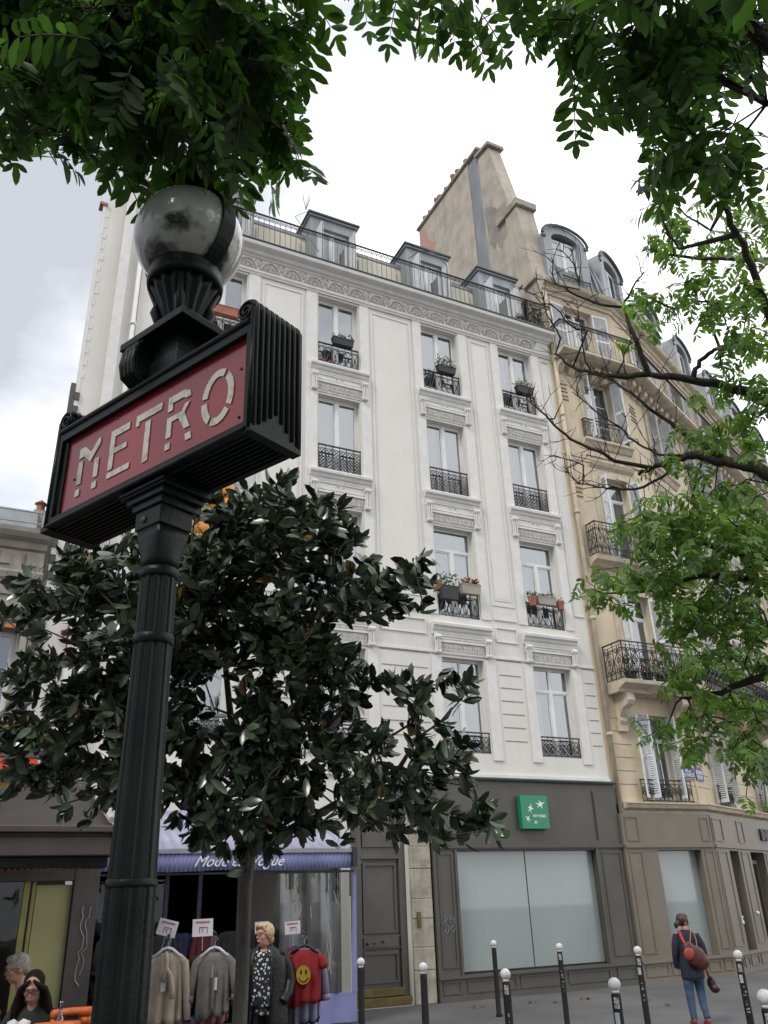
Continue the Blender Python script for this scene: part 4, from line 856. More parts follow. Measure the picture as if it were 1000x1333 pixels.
def endpiece(u0, sg):      # scroll ended end plates with ribs
    b = MB(FM); D = T_ + .014
    ua, ub = sorted((u0, u0 + sg * .034)); b.box(ua, ub, -D, D, 3.335, 3.842)
    n = 26; ring = []
    cx = u0 - sg * .010; cz = 3.842; R = .044
    sp = []                                    # spiral scroll, extruded through the thickness
    for i in range(n + 1): t = i / n * 1.55 * math.pi; r = R * (1 - .30 * i / n); sp.append((cx + sg * r * math.cos(t), cz + r * math.sin(t)))
    b.smooth = True
    b.add([(x, -D, z) for x, z in sp] + [(x, D, z) for x, z in sp] + [(cx, -D, cz), (cx, D, cz)],
          [(i, i + 1, n + 2 + i, n + 1 + i) for i in range(n)] + [(i + 1, i, 2 * n + 2) for i in range(n)] + [(n + 1 + i, n + 2 + i, 2 * n + 3) for i in range(n)])
    for s_ in (-1, 1):
        b.tube([(cx + sg * (R * (1 - .8 * i / 30)) * math.cos(i / 30 * 3.6 * math.pi), s_ * (D + .001), cz + R * (1 - .8 * i / 30) * math.sin(i / 30 * 3.6 * math.pi)) for i in range(31)], .006, 6)
        b.tube([(u0 + sg * .030, s_ * D, 3.345), (u0 + sg * .030, s_ * D, 3.84)], .010, 8)
    k_ = 9
    for k in range(k_):
        dd = -D + .012 + (2 * D - .024) * k / (k_ - 1)
        if k in (0, k_ - 1): lo = 3.35
        else: lo = 3.345 + .075 * max(0, 1 - abs(k - (k_ - 1) / 2) / 3.2) + .02
        b.tube([(u0 + sg * .034, dd, lo), (u0 + sg * .036, dd, 3.84)] + [(cx + sg * (R + .002) * math.cos(t), dd, cz + (R + .002) * math.sin(t)) for t in [math.pi * j / 10 for j in range(1, 10)]], .0085, 6)
    b.smooth = False; b.box(min(u0, u0 + sg * .064), max(u0, u0 + sg * .040), -D - .003, D + .003, 3.328, 3.352)
    return b.build('end_scroll', M_met, MT, bevel=0)
endpiece(.545, 1); endpiece(-.602, -1)
for s_ in (1, -1):
    d = s_ * (T_ - .008)
    b = MB(FM); b.box(-.572, .545, min(d, d - s_ * .006), max(d, d - s_ * .006), 3.372, 3.745)
    pn = b.build('red_panel', M_red, MT)
    b = MB(FM); e_ = d + s_ * .0015
    def st(pts):
        pts = [(u * s_, z) for u, z in pts]; n = len(pts); dz = e_ + s_ * .0025
        b.add([(u, e_, z) for u, z in pts] + [(u, dz, z) for u, z in pts], [tuple(range(n)), tuple(range(n, 2 * n))] + [(i, (i + 1) % n, n + (i + 1) % n, n + i) for i in range(n)])
    Z0, Z1 = 3.437, 3.668; H_ = Z1 - Z0
    def rc(u0, u1, a, c): st([(u0, Z0 + a * H_), (u1, Z0 + a * H_), (u1, Z0 + c * H_), (u0, Z0 + c * H_)])
    # stencil lettering
    st([(-.480, Z0 + .78 * H_), (-.450, Z0 + .78 * H_), (-.450, Z0 + .80 * H_), (-.395, Z0 + .60 * H_), (-.335, Z0 + .88 * H_), (-.335, Z1), (-.352, Z1), (-.395, Z0 + .80 * H_), (-.443, Z0 + .98 * H_), (-.480, Z0 + .98 * H_)])
    rc(-.478, -.448, .24, .70); rc(-.478, -.448, 0, .14); rc(-.362, -.332, .22, .60); rc(-.362, -.332, 0, .13)
    rc(-.262, -.232, .60, .98); rc(-.232, -.140, .84, .98); rc(-.262, -.232, .20, .50); rc(-.262, -.150, .50, .60); rc(-.262, -.118, .04, .15)
    rc(-.098, .062, .86, 1.0); rc(-.036, -.004, .0, .78); rc(-.098, -.078, .78, .86)
    st([(.100, Z0 + .72 * H_), (.128, Z0 + .72 * H_), (.128, Z0 + .86 * H_), (.190, Z0 + .86 * H_), (.205, Z0 + .82 * H_), (.232, Z0 + .82 * H_), (.225, Z0 + .93 * H_), (.195, Z1), (.100, Z1)])
    st([(.100, Z0 + .22 * H_), (.128, Z0 + .22 * H_), (.128, Z0 + .50 * H_), (.168, Z0 + .50 * H_), (.205, Z0 + .24 * H_), (.236, Z0 + .24 * H_), (.200, Z0 + .55 * H_), (.228, Z0 + .72 * H_), (.200, Z0 + .72 * H_), (.185, Z0 + .60 * H_), (.100, Z0 + .60 * H_)])
    rc(.100, .128, 0, .12); st([(.218, Z0), (.250, Z0), (.243, Z0 + .13 * H_), (.212, Z0 + .13 * H_)])
    def el(t0, t1, cx=.383, rx=.086, wv=.030):
        k = 10; cz = (Z0 + Z1) / 2; rz = H_ / 2
        for j in range(k):
            a, c = t0 + (t1 - t0) * j / k, t0 + (t1 - t0) * (j + 1) / k
            st([(cx + rx * math.cos(a), cz + rz * math.sin(a)), (cx + rx * math.cos(c), cz + rz * math.sin(c)), (cx + (rx - wv) * math.cos(c), cz + (rz - wv) * math.sin(c)), (cx + (rx - wv) * math.cos(a), cz + (rz - wv) * math.sin(a))])
    el(R_(62), R_(170)); el(R_(-32), R_(50)); el(R_(182), R_(235)); el(R_(245), R_(318))
    b.build('lettering', M_let, pn)
    b = MB(FM); b.smooth = True
    for u, z in ((-.5, 3.395), (-.1, 3.39), (.25, 3.39), (.5, 3.42), (.5, 3.62), (-.24, 3.72), (.1, 3.725), (-.5, 3.53)): b.ball((u, d + s_ * .001, z), .006, n=8, m=4)
    split_build(b, 'screw', M_metw, pn)
# capital and post
b = MB(FM)
b.box(-.130, .130, -.110, .110, 3.300, 3.33); b.box(-.108, .108, -.097, .097, 3.275, 3.301); b.box(-.086, .086, -.084, .084, 3.245, 3.277); b.box(-.074, .074, -.074, .074, 3.17, 3.247)
b.tube([(-.132, .112, 3.315), (.132, .112, 3.315)], .008, 6)
b.build('capital', M_met, MT, bevel=.004)
b = MB(FM); b.smooth = True
n = 48
prof = [(.070, 3.175, 1), (.069, 3.13, .85), (.067, 3.09, .5), (.066, 3.05, .15), (.064, 3.02, 0)]
b.lathe([(r, z) for r, z, q in prof], 0, 0, n, sq=[q for r, z, q in prof]); b.build('post_neck', M_met, MT)
b = MB(FM); b.smooth = False
b.lathe([(.064, 3.03), (.065, 2.9), (.067, 2.6), (.071, 2.2), (.0745, 1.98)], 0, 0, 60, flute=(12, .075))
b.lathe([(.0765, 1.975), (.081, 1.5), (.086, 1.1), (.094, .75)], 0, 0, 60, flute=(12, .08))
b.smooth = True
b.lathe([(.0768, 1.97), (.079, 1.975), (.079, 1.99), (.0745, 1.995)], 0, 0, 36); b.lathe([(.098, .75), (.13, .70), (.14, .62), (.17, .55), (.20, .35), (.22, .30), (.24, .28), (.24, .0)], 0, 0, 36)
b.build('post', M_met, MT)
for zz, r in ((3.0, .0655), (2.755, .067)):
    b = MB(FM); b.smooth = True; b.lathe([(r, zz - .018), (r + .004, zz - .015), (r + .004, zz + .015), (r, zz + .018)], 0, 0, 36)
    q = FM.u * -1
    b.tube([(-.060, .045, zz), (-.082, .060, zz)], .014, 10); b.ball((-.084, .062, zz), .019, n=10, m=6)
    b.build('clamp_band', M_met, MT)
b = MB(FM); b.smooth = True; b.tube([(-.02, .072, 3.205), (-.02, .080, 3.205)], .014, 12); b.build('bolt', M_metw, MT)
# pedestal above the box, cup, globe, crown
b = MB(FM)
b.box(-.12, .12, -.10, .10, 3.815, 3.90); b.box(-.10, .10, -.085, .085, 3.90, 4.0); b.box(-.20, .20, -.15, .15, 4.0, 4.035); b.box(-.13, .13, -.12, .12, 4.035, 4.06)
for uu, dd in ((-.092, .125), (.092, -.125)):
    sg = 1 if dd > 0 else -1
    b.smooth = True
    for k in range(4): q = uu - .036 + .024 * k; b.tube([(q, sg * (.105), 3.80), (q, sg * .165, 3.83), (q, sg * .176, 3.88), (q, sg * .168, 3.94), (q, sg * .135, 3.99), (q, sg * .10, 3.985)], .0125, 8)
    b.smooth = False; b.box(uu - .045, uu + .045, min(sg * .09, sg * .166), max(sg * .09, sg * .166), 3.825, 3.975)
b.build('pedestal', M_met, MT, bevel=.004)
b = MB(FM); b.smooth = True
b.lathe([(.074, 4.06), (.076, 4.09), (.083, 4.14), (.100, 4.20), (.130, 4.27), (.148, 4.31)], 0, 0, 64, flute=(16, .10))
b.lathe([(.148, 4.305), (.158, 4.31), (.162, 4.335), (.154, 4.35), (.158, 4.375), (.152, 4.39), (.13, 4.39)], 0, 0, 40)
for k in range(4):
    a = math.pi / 4 + math.pi / 2 * k; c, s_ = math.cos(a), math.sin(a)
    b.tube([(c * .082, s_ * .082, 4.07), (c * .10, s_ * .10, 4.14), (c * .112, s_ * .112, 4.18), (c * .108, s_ * .108, 4.22), (c * .14, s_ * .14, 4.29)], [.014, .020, .024, .016, .012], 8)
b.build('lamp_cup', M_met, MT)
CZ = 4.585; GR = .238
b = MB(FM); b.smooth = True; b.ball((0, 0, CZ), GR, n=48, m=28)
M_globe = mat('dusty_opal_painted_reflection', (.42, .41, .37), .16, (.02, .02, .018), 5.5, coat=.5, mixr=(.36, .46), detail=8)
# dark reflection in the globe's lower half put into colour by height, with soot
t = M_globe.node_tree; rp = [n_ for n_ in t.nodes if n_.type == 'VALTORGB'][0]; no = [n_ for n_ in t.nodes if n_.type == 'TEX_NOISE'][0]
tcn = [n_ for n_ in t.nodes if n_.type == 'TEX_COORD'][0]; sx_ = t.nodes.new('ShaderNodeSeparateXYZ'); t.links.new(tcn.outputs['Object'], sx_.inputs[0])
mr_ = t.nodes.new('ShaderNodeMapRange'); mr_.inputs[1].default_value = CZ - .20; mr_.inputs[2].default_value = CZ + .02; mr_.inputs[3].default_value = -.16; mr_.inputs[4].default_value = .18; t.links.new(sx_.outputs[2], mr_.inputs[0])
ad = t.nodes.new('ShaderNodeMath'); ad.operation = 'ADD'; t.links.new(no.outputs[0], ad.inputs[0]); t.links.new(mr_.outputs[0], ad.inputs[1]); t.links.new(ad.outputs[0], rp.inputs[0])
b.build('lamp_globe', M_globe, MT)
b = MB(FM)
for k in range(2):      # straps over the globe
    az = R_([-4, 176][k])
    pts = []
    for side in (-.035, .035):
        for rr_ in (GR + .003, GR + .012):
            pts.append([(rr_ * math.sin(t_) * math.cos(az) - side * math.sin(az), rr_ * math.sin(t_) * math.sin(az) + side * math.cos(az), CZ + rr_ * math.cos(t_)) for t_ in [R_(14 + 128 * j / 20) for j in range(21)]])
    b.smooth = False; n = 21
    for q in ((0, 1), (2, 3), (0, 2), (1, 3)): b.add(pts[q[0]] + pts[q[1]], [(j, j + 1, n + j + 1, n + j) for j in range(n - 1)])
b.build('globe_strap', M_met, MT)
b = MB(FM); b.smooth = True
b.lathe([(.125, CZ + .203), (.128, CZ + .215), (.105, CZ + .238), (.07, CZ + .25)], 0, 0, 32); b.smooth = False
b.box(-.055, .055, -.055, .055, CZ + .245, CZ + .30); b.box(-.085, .085, -.085, .085, CZ + .375, CZ + .395); b.box(-.07, .07, -.07, .07, CZ + .395, CZ + .42)
for k in range(-2, 3):
    for s_ in (-.075, .075): b.box(k * .03 - .006, k * .03 + .006, s_ - .006, s_ + .006, CZ + .24, CZ + .376); b.box(s_ - .006, s_ + .006, k * .03 - .006, k * .03 + .006, CZ + .24, CZ + .376)
b.lathe([(.06, CZ + .42), (.035, CZ + .45), (.02, CZ + .50), (.004, CZ + .54)], 0, 0, 16)
b.smooth = True; b.tube([(-.10, -.04 + .03 * math.cos(q), CZ + .28 + .03 * math.sin(q)) for q in [math.pi * k / 5 for k in range(11)]], .006, 6)
b.build('lamp_crown', M_met, MT)
# ================================================================== CLOTHES SHOP
b = MB(FA); b.box(5.45, 7.5, -.34, -.20, 0, 3.5); b.build('boarded_panel', M_shop, WB)
AW = thing('shop_awning', (4.5, YF - 1.0, 0), 'lilac blue fabric shop awning with white script lettering on its valance', 'awning')
M_awn = mat('lilac_awning_fabric', (.50, .48, .66), .85, (.43, .41, .58), 2, .1, 40, trans=.25); M_val = mat('blue_valance_fabric', (.21, .22, .42), .8, (.18, .19, .36), 3, .1, 30)
yb, yf = -.02, 1.88
b = MB(FA); b.smooth = True; n = 24
rows = [(yb, 3.72), (.9, 3.33), (yf, 2.88)]
for i in range(n):
    x0, x1 = 2.2 + 4.75 * i / n, 2.2 + 4.75 * (i + 1) / n
    f = lambda x: .02 * math.sin((x - 2.2) * 5.3)
    for (d0, z0), (d1, z1) in zip(rows[:-1], rows[1:]): b.quad((x0, d1, z1 + f(x0) * .3), (x1, d1, z1 + f(x1) * .3), (x1, d0, z0 - f(x1)), (x0, d0, z0 - f(x0)))
b.smooth = False; b.add([(2.2, yb, 3.72), (2.2, yf, 2.88), (2.2, yf, 2.6), (2.2, yb, 2.6)], [(0, 1, 2, 3)])
b.build('canopy', M_awn, AW, recalc=False, sol=.006)
b = MB(FA); b.smooth = True
for i in range(60):
    x0, x1 = 2.2 + 4.72 * i / 60, 2.2 + 4.72 * (i + 1) / 60; g_ = lambda x: yf + .03 + .015 * math.sin(x * 7) ; h_ = lambda x: 2.52 + .012 * math.sin(x * 3.1)
    b.quad((x0, g_(x0), h_(x0)), (x1, g_(x1), h_(x1)), (x1, yf + .03, 2.81), (x0, yf + .03, 2.81))
b.build('valance', M_val, AW, recalc=False, sol=.004)
b = MB(FA); b.box(2.18, 6.97, yf - .04, yf + .06, 2.80, 2.875); b.box(6.93, 6.97, yb, yf, 2.80, 2.84); b.cur = 1; b.box(6.90, 7.0, yf - .03, yf + .09, 2.56, 2.90); b.box(2.18, 6.97, yf - .05, yf - .02, 2.46, 2.50); b.build('awning_bar', [mat('grey_alu', (.30, .30, .33), .45), M_iron], AW, bevel=.006)
textmesh('Mode en Vogue', .25, 'lettering', M_signw, AW, wallM(FA, 4.70, yf + .062, 2.665), .001, shear=.55, xs=1.02)
b = MB(FA)
for x, h, k in ((5.75, .28, 0), (5.98, .36, 1), (6.16, .10, 0), (6.42, .34, 0), (6.65, .38, 1), (6.88, .42, 0)):
    b.box(x - .012, x + .012, yf - .02, yf - .014, 2.47 - h, 2.47)
    if k: b.tube([(x, yf - .01, 2.47), (x - .06, yf - .01, 2.3), (x, yf - .01, 2.12)], .008, 4)
split_build(b, 'tie_strap', M_blk, AW)
PS = thing('rain_curtain', (6.2, YF - 1.85, .1), 'clear plastic rain curtain hanging from the right end of the lilac awning', 'curtain')
b = MB(FA); b.smooth = True
for i in range(30):
    x0, x1 = 5.42 + 1.48 * i / 30, 5.42 + 1.48 * (i + 1) / 30; f = lambda x, z: 1.80 + .025 * math.sin(x * 9 + z) + .012 * math.sin(x * 23)
    for j in range(4): z0, z1 = .5 + .49 * j, .5 + .49 * (j + 1); b.quad((x0, f(x0, z0), z0), (x1, f(x1, z0), z0), (x1, f(x1, z1), z1), (x0, f(x0, z1), z1))
b.build('plastic_sheet', glassmat('scratched_plastic', (.62, .61, .56), .06, .16), PS, recalc=False)
b = MB(FA); b.smooth = True
for i in range(30):
    x0, x1 = 5.42 + 1.6 * i / 30, 5.42 + 1.6 * (i + 1) / 30; f = lambda x: 1.82 + .04 * math.sin(x * 14)
    b.quad((x0, f(x0), .04), (x1, f(x1), .04), (x1, f(x1), .5), (x0, f(x0), .5))
b.quad((6.90, 1.83, .5), (7.0, 1.85, .5), (7.02, 1.85, 2.5), (6.96, 1.83, 2.5)); b.build('lilac_border', M_val, PS, recalc=False)
b = MB(FA); rr = random.Random(21)
for pts in ([(6.55, 2.15), (6.62, 1.95), (6.80, 1.75), (6.70, 2.1)], [(6.2, 1.2), (6.35, .9), (6.42, 1.3), (6.5, .8)], [(5.8, 1.95), (5.86, 2.05), (5.92, 1.9), (5.88, 1.75)], [(6.45, 1.6), (6.5, 1.15), (6.44, .85)], [(6.7, 1.55), (6.84, 1.45)], [(6.1, 1.9), (6.12, 1.7)]): b.tube([(u, 1.845, z) for u, z in pts], .006, 4)
b.build('scratches', mat('pale_scratch', (.42, .36, .36), .7), PS)
# garments face the camera, rails run away from it
AC = R_(-20)
M_beige = mat('beige_crinkled_cotton', (.42, .345, .275), .9, (.33, .27, .215), 8, .4, 40); M_greyc = mat('grey_crinkled_cotton', (.17, .165, .15), .9, (.125, .12, .11), 8, .4, 40); M_tee = mat('red_cotton', (.24, .009, .012), .85, (.20, .008, .010), 6)
M_hang = mat('white_plastic_hanger', (.66, .68, .72), .4); M_tag = mat('white_card', (.74, .73, .70), .7)
def rail(x, y, z, L_, label, ang):
    fr = Fr((x, y, 0), ang); t = thing('clothes_rail', (x, y, 0), label, 'clothes rail', None)
    b = MB(fr); b.smooth = True; b.tube([(0, .06, z), (0, -L_, z)], .016, 8)
    for dd in (-.25, -L_ + .1): b.tube([(0, dd, z), (0, dd, .03)], .014, 8); b.tube([(-.28, dd, .03), (.28, dd, .03)], .016, 8)
    b.build('rail', M_iron, t, bevel=0); return fr
def garment(fr, u, d, zt, W, H_, mt, label, name, sleeve='long', cat='shirt', parts=True, group=None, hang=True, seed=0, neck=.08):
    rr = random.Random(seed + int(u * 50)); t = thing(name, fr(u, d, zt - H_), label, cat, group)
    b = MB(fr); b.smooth = True; n = 36; rings = []
    k = 9
    for i in range(k + 1):
        f = i / k; z = zt - H_ * f
        hw = W * (.30 + .20 * min(1, f * 7)) * (1 if sleeve != 'long' else (.96 + .16 * f)); hd = .025 + .030 * min(1, f * 3)
        if i == 0: hw = neck + .02; hd = .03
        if i == 1: hw = W * .46
        ring = []
        for j in range(n):
            a = 2 * math.pi * j / n; wv = 1 + (.55 * f + .10) * math.sin(a * 9 + seed) + .3 * f * math.sin(a * 17 + 2)
            dz = (.035 * math.sin(a * 1 + 1.5) + .02 * math.sin(a * 5)) * (i == k) - (.10 * (math.cos(a) * 0 + (1 if math.sin(a) < 0 else 0)) if (i == k and sleeve == 'long') else 0)
            ring.append(fr(u + hw * math.cos(a), d + hd * math.sin(a) * wv * 1.3, z + dz))
        rings.append(ring)
    b.loft(rings, cap=False)
    sl = {'long': .62, 'roll': .42, 'short': .16}[sleeve] * (H_ / .75)
    for s_ in (-1, 1):
        x0 = u + s_ * W * .42; out_ = .10 if sleeve != 'short' else .085
        b.tube([(x0 - s_ * .03, d, zt - .035), (x0 + s_ * .04, d + .01, zt - .10), (x0 + s_ * out_ * .8, d + .02, zt - .1 - sl * .5), (x0 + s_ * out_, d + .03, zt - .08 - sl)], [.035, .044, .043 if sleeve == 'long' else .048, .034 if sleeve == 'long' else .048], 12)
        if sleeve == 'roll': b.tube([(x0 + s_ * out_, d + .03, zt - .06 - sl), (x0 + s_ * (out_ + .004), d + .03, zt - .12 - sl)], .053, 12)
    b.build('cloth', mt, t, sol=.003)
    if parts:
        b = MB(fr); b.box(u - .045 if sleeve == 'long' else u - .005, u + .005 if sleeve == 'long' else u + .04, d + .105, d + .109, zt - .36, zt - .24); b.tube([(u - .02, d + .107, zt - .24), (u - .01, d + .10, zt - .12)], .003, 4); b.build('price_tag', M_tag, t)
    if hang:
        h = thing('clothes_hanger', fr(u, d, zt), 'hanger holding the ' + label, 'hanger', None)
        b = MB(fr); b.smooth = True; b.tube([(u - W * .42, d + .03, zt - .045), (u - .05, d + .03, zt + .035), (u, d + .03, zt + .05), (u + .05, d + .03, zt + .035), (u + W * .42, d + .03, zt - .045)], .016, 8)
        b.build('bar', M_hang if sleeve != 'short' else M_blk, h); b = MB(fr); b.tube([(u, d + .03, zt + .05), (u, d + .03, zt + .10), (u + .03, d + .03, zt + .13), (u, d + .03, zt + .16), (u - .025, d + .03, zt + .14)], .005, 6); b.build('hook', M_zinc, h)
    return t
f1 = rail(2.36, 10.3, 1.66, 1.5, 'black clothes rail behind the pale beige blouse', R_(-14))
g1 = garment(f1, 0, .0, 1.49, .36, .68, M_beige, 'loose pale beige crinkled blouse on a white hanger', 'blouse', 'long', 'blouse', seed=3)
b = MB(f1); b.smooth = True
b.tube([(-.01, .09, 1.50), (.0, .14, 1.42), (.0, .15, 1.34), (-.03, .15, 1.22)], [.02, .026, .022, .03], 8); b.tube([(.0, .15, 1.36), (.05, .16, 1.28), (.08, .155, 1.14), (.085, .15, 1.06)], [.018, .026, .028, .03], 8); b.build('neck_scarf', M_beige, g1)
f2 = rail(2.86, 10.2, 1.66, 1.5, 'black clothes rail behind the dark grey shirt', R_(-14))
g2 = garment(f2, 0, .0, 1.475, .36, .62, M_greyc, 'dark grey crinkled shirt with rolled sleeves on a white hanger', 'shirt', 'roll', 'shirt', seed=9)
b = MB(f2); b.box(-.008, .008, .118, .124, .95, 1.40); b.build('button_placket', M_greyc, g2)
f3 = rail(4.10, 10.65, 1.60, 1.7, 'black clothes rail behind the red T-shirt', R_(-20))
g3 = garment(f3, 0, .0, 1.43, .40, .58, M_tee, 'bright red T-shirt with a yellow smiling face print', 't_shirt', 'short', 'T-shirt', seed=14, parts=False)
b = MB(f3); c_ = (-.01, .115, 1.165)
M_yel = mat('yellow_print', (.38, .25, .01), .8)
b.add([(c_[0] + .085 * math.cos(2 * math.pi * k / 24), c_[1], c_[2] + .10 * math.sin(2 * math.pi * k / 24)) for k in range(24)] + [(c_[0] + .085 * math.cos(2 * math.pi * k / 24), c_[1] - .03, c_[2] + .10 * math.sin(2 * math.pi * k / 24)) for k in range(24)], [tuple(range(24))] + [(k, (k + 1) % 24, 24 + (k + 1) % 24, 24 + k) for k in range(24)]); b.build('face_print', M_yel, g3)
b = MB(f3)
for s_ in (-1, 1): b.add([(c_[0] + s_ * .03 + .012 * math.cos(2 * math.pi * k / 12), c_[1] + .003, c_[2] + .03 + .028 * math.sin(2 * math.pi * k / 12)) for k in range(12)], [tuple(range(12))])
b.tube([(c_[0] + .055 * math.cos(t_), c_[1] + .003, c_[2] - .01 + .06 * math.sin(t_)) for t_ in [R_(195 + 150 * k / 10) for k in range(11)]], .006, 6)
b.build('face_lines', M_blk, g3)
tints = [('black', (.012, .012, .013)), ('navy', (.02, .025, .06)), ('lilac', (.24, .23, .34)), ('dusty rose', (.30, .10, .10)), ('charcoal', (.04, .04, .045)), ('pale blue', (.28, .34, .42)), ('maroon', (.10, .012, .02)), ('off-white', (.42, .42, .42))]
seq = [(f1, (7, 2, 0, 3, 4, 0), 'beige blouse', .0), (f2, (3, 0, 5, 4, 0, 1), 'dark grey shirt', 0), (f3, (2, 0, 1, 0, 4, 6, 0), 'red T-shirt', 0)]
for fr, idx, nm, _ in seq:
    for k, ii in enumerate(idx):
        garment(fr, random.uniform(-.06, .05), -.14 - .14 * k, 1.44 + random.uniform(-.03, .02), .36, .58 + random.uniform(-.05, .08) + (.2 if fr is f3 else 0), mat('cloth_' + tints[ii][0].replace(' ', '_'), tints[ii][1], .9), '%s garment, number %d back on the rail behind the %s' % (tints[ii][0], k + 1, nm) if False else tints[ii][0] + ' garment hanging ' + ('just' if k == 0 else ('second' if k == 1 else ('third' if k == 2 else ('fourth' if k == 3 else ('fifth' if k == 4 else ('sixth' if k == 5 else 'seventh')))))) + ' behind the ' + nm, 'garment', 'roll', 'garment', parts=False, group='clothes packed on the pavement rails', hang=False, seed=k * 3)
# dark wall of clothes deeper in the shop
b0 = 0
for k in range(9):
    garment(Fr((0, 0, 0), 0), 2.75 + .40 * k, -(YF - 1.2 - .1 * (k % 3)), 1.55, .38, .8, mat('cloth_' + tints[[0, 4, 0, 1, 6, 0, 4, 0, 1][k]][0], tints[[0, 4, 0, 1, 6, 0, 4, 0, 1][k]][1], .9), ['leftmost', 'second', 'third', 'fourth', 'fifth', 'sixth', 'seventh', 'eighth', 'rightmost'][k] + ' dark garment in the row hanging inside the shop front', 'garment', 'roll', 'garment', parts=False, group='dark clothes in the shop front', hang=False, seed=k)
M_pap = mat('white_paper', (.66, .64, .68), .8); M_redink = mat('red_ink', (.42, .06, .07), .7)
def paper(x, y, dep, w_, h_, rot, label, ink=0):
    p = at(x, y, dep); fr = Fr((p.x, p.y, 0), R_(-24)); t = thing('price_notice', p, label, 'notice')
    c, s_ = math.cos(rot), math.sin(rot); P = lambda a, e_, dd=0: (a * c - e_ * s_, dd, p.z + a * s_ + e_ * c)
    b = MB(fr); a, e_ = w_ / 2, h_ / 2
    b.add([P(-a, -e_), P(a, -e_), P(a, e_), P(-a, e_), P(-a, -e_, -.006), P(a, -e_, -.006), P(a, e_, -.006), P(-a, e_, -.006)], [(0, 1, 2, 3), (7, 6, 5, 4), (0, 4, 5, 1), (1, 5, 6, 2), (2, 6, 7, 3), (3, 7, 4, 0)]); b.build('sheet', M_pap, t)
    b = MB(fr); b.tube([P(0, -e_, -.01), P(0, -e_ - .14, -.02)], .005, 4); b.build('holder', M_zinc, t)
    if ink:
        b = MB(fr)
        rr = random.Random(ink)
        for k in range(7): x0 = -a * .7 + k * a * .2; b.tube([P(x0, e_ * .55, .004), P(x0 + a * .1, e_ * .75, .004), P(x0 + a * .18, e_ * (.5 + .1 * rr.random()), .004)], .0035, 4)
        b.tube([P(-a * .3, -e_ * .6, .004), P(-a * .3, e_ * .05, .004), P(a * .45, e_ * .05, .004), P(a * .45, -e_ * .65, .004)], .004, 4); b.tube([P(0, -e_ * .5, .004), P(.0, -e_ * .1, .004)], .004, 4)
        b.build('red_marks', M_redink, t)
paper(218, 1208, 9.2, .215, .165, R_(-14), 'white notice with red writing above the beige blouse', 1); paper(264, 1207.5, 9.2, .225, .175, R_(1), 'white notice with red writing above the grey shirt', 2)
paper(341, 1207.5, 11.5, .19, .15, R_(2), 'white notice behind the blonde woman'); paper(381, 1207.5, 11.2, .21, .155, R_(3), 'white notice above the red T-shirt', 4)
# ================================================================== RESTAURANT TERRACE
RT = thing('terrace_enclosure', (0, 11, 0), 'glazed cafe terrace enclosure with grey posts and pale yellow panels', 'terrace')
M_post = mat('mauve_grey_paint', (.105, .088, .082), .55, (.085, .07, .066), 4, .05, 20); M_yp = mat('pale_yellow_panel', (.46, .45, .21), .45, (.40, .39, .17), 2.5)
M_gold = mat('yellow_frame', (.40, .36, .13), .45)
class FrT(Fr):      # the terrace is drawn at 1 unit = 1.075 m, footings a little below the paving
    def __call__(s, u, d, z): return s.o + (s.u * u + s.n * d + Vector((0, 0, z))) * 1.075
FR = FrT((0, 11.126, -.1425), 0)
b = MB(FR); b.box(1.30, 1.56, -.16, .05, 0, 2.36); b.box(-6, 1.56, -.16, .04, 2.24, 2.42); b.box(.18, .24, -.10, .03, 0, 2.24); b.box(.30, .36, -.10, .03, 0, 2.24); b.box(.245, .295, -.08, .0, 0, 2.24); b.box(-1.6, -1.5, -.1, .03, 0, 2.24); b.box(-6, 1.3, -.12, .02, 0, .16)
b.build('post_frame', M_post, RT, bevel=.004)
b = MB(FR); b.box(.93, 1.29, -.07, -.03, .16, 2.20); b.build('yellow_panel', M_yp, RT); b = MB(FR); b.box(.80, .86, -.08, .0, .16, 2.24); b.box(.885, .92, -.06, -.02, .16, 2.24); b.build('yellow_frame', M_gold, RT, bevel=.003)
b = MB(FR); b.quad((.36, -.04, .16), (.80, -.04, .16), (.80, -.04, 2.24), (.36, -.04, 2.24)); b.build('glass_pane', glassmat('cafe_glass', (.5, .46, .42), .04, glc=.4), RT, recalc=False)
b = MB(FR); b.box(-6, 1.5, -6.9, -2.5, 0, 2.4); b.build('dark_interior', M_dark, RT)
b = MB(FR); rr = random.Random(4); b.tube([(1.43 + rr.uniform(-.03, .03), .055, 1.98 - .05 * k) for k in range(16)], .008, 4); b.tube([(1.47 + rr.uniform(-.03, .03), .055, 1.98 - .05 * k) for k in range(14)], .006, 4); b.build('graffiti', mat('white_spray', (.36, .35, .35), .7), RT)
# roof of the terrace: sloping translucent panels, gutter beam and arms
b = MB(FR); b.quad((-6, 1.5, 2.66), (1.42, 1.5, 2.66), (1.66, -2.6, 3.62), (-6, -2.6, 3.62)); b.build('roof_sheet', mat('smoked_roof_sheet', (.055, .048, .044), .65, spec=.2), RT, recalc=False, sol=.01)
b = MB(FR)
for x in (-.9, .30, 1.40): b.tube([(x, 1.45, 2.73), (x + .1, -1.2, 3.39)], .035, 8)
b.build('roof_rafter', mat('light_aluminium', (.50, .46, .44), .45), RT)
b = MB(FR); b.box(-6, 1.45, 1.30, 1.62, 2.40, 2.56); b.box(-6, 1.49, 1.48, 1.66, 2.60, 2.66); b.box(-6, 1.45, 1.34, 1.60, 2.56, 2.60); b.cur = 1; b.box(-6, 1.40, 1.2, 1.5, 2.30, 2.40); b.box(1.40, 1.47, 1.4, 1.64, 2.42, 2.62); b.build('gutter_beam', [M_post, M_blk], RT, bevel=.01)
b = MB(FR); b.smooth = True
for k in range(52): b.ball((-1.6 + .056 * k, 1.51, 2.292), .011, n=6, m=4)
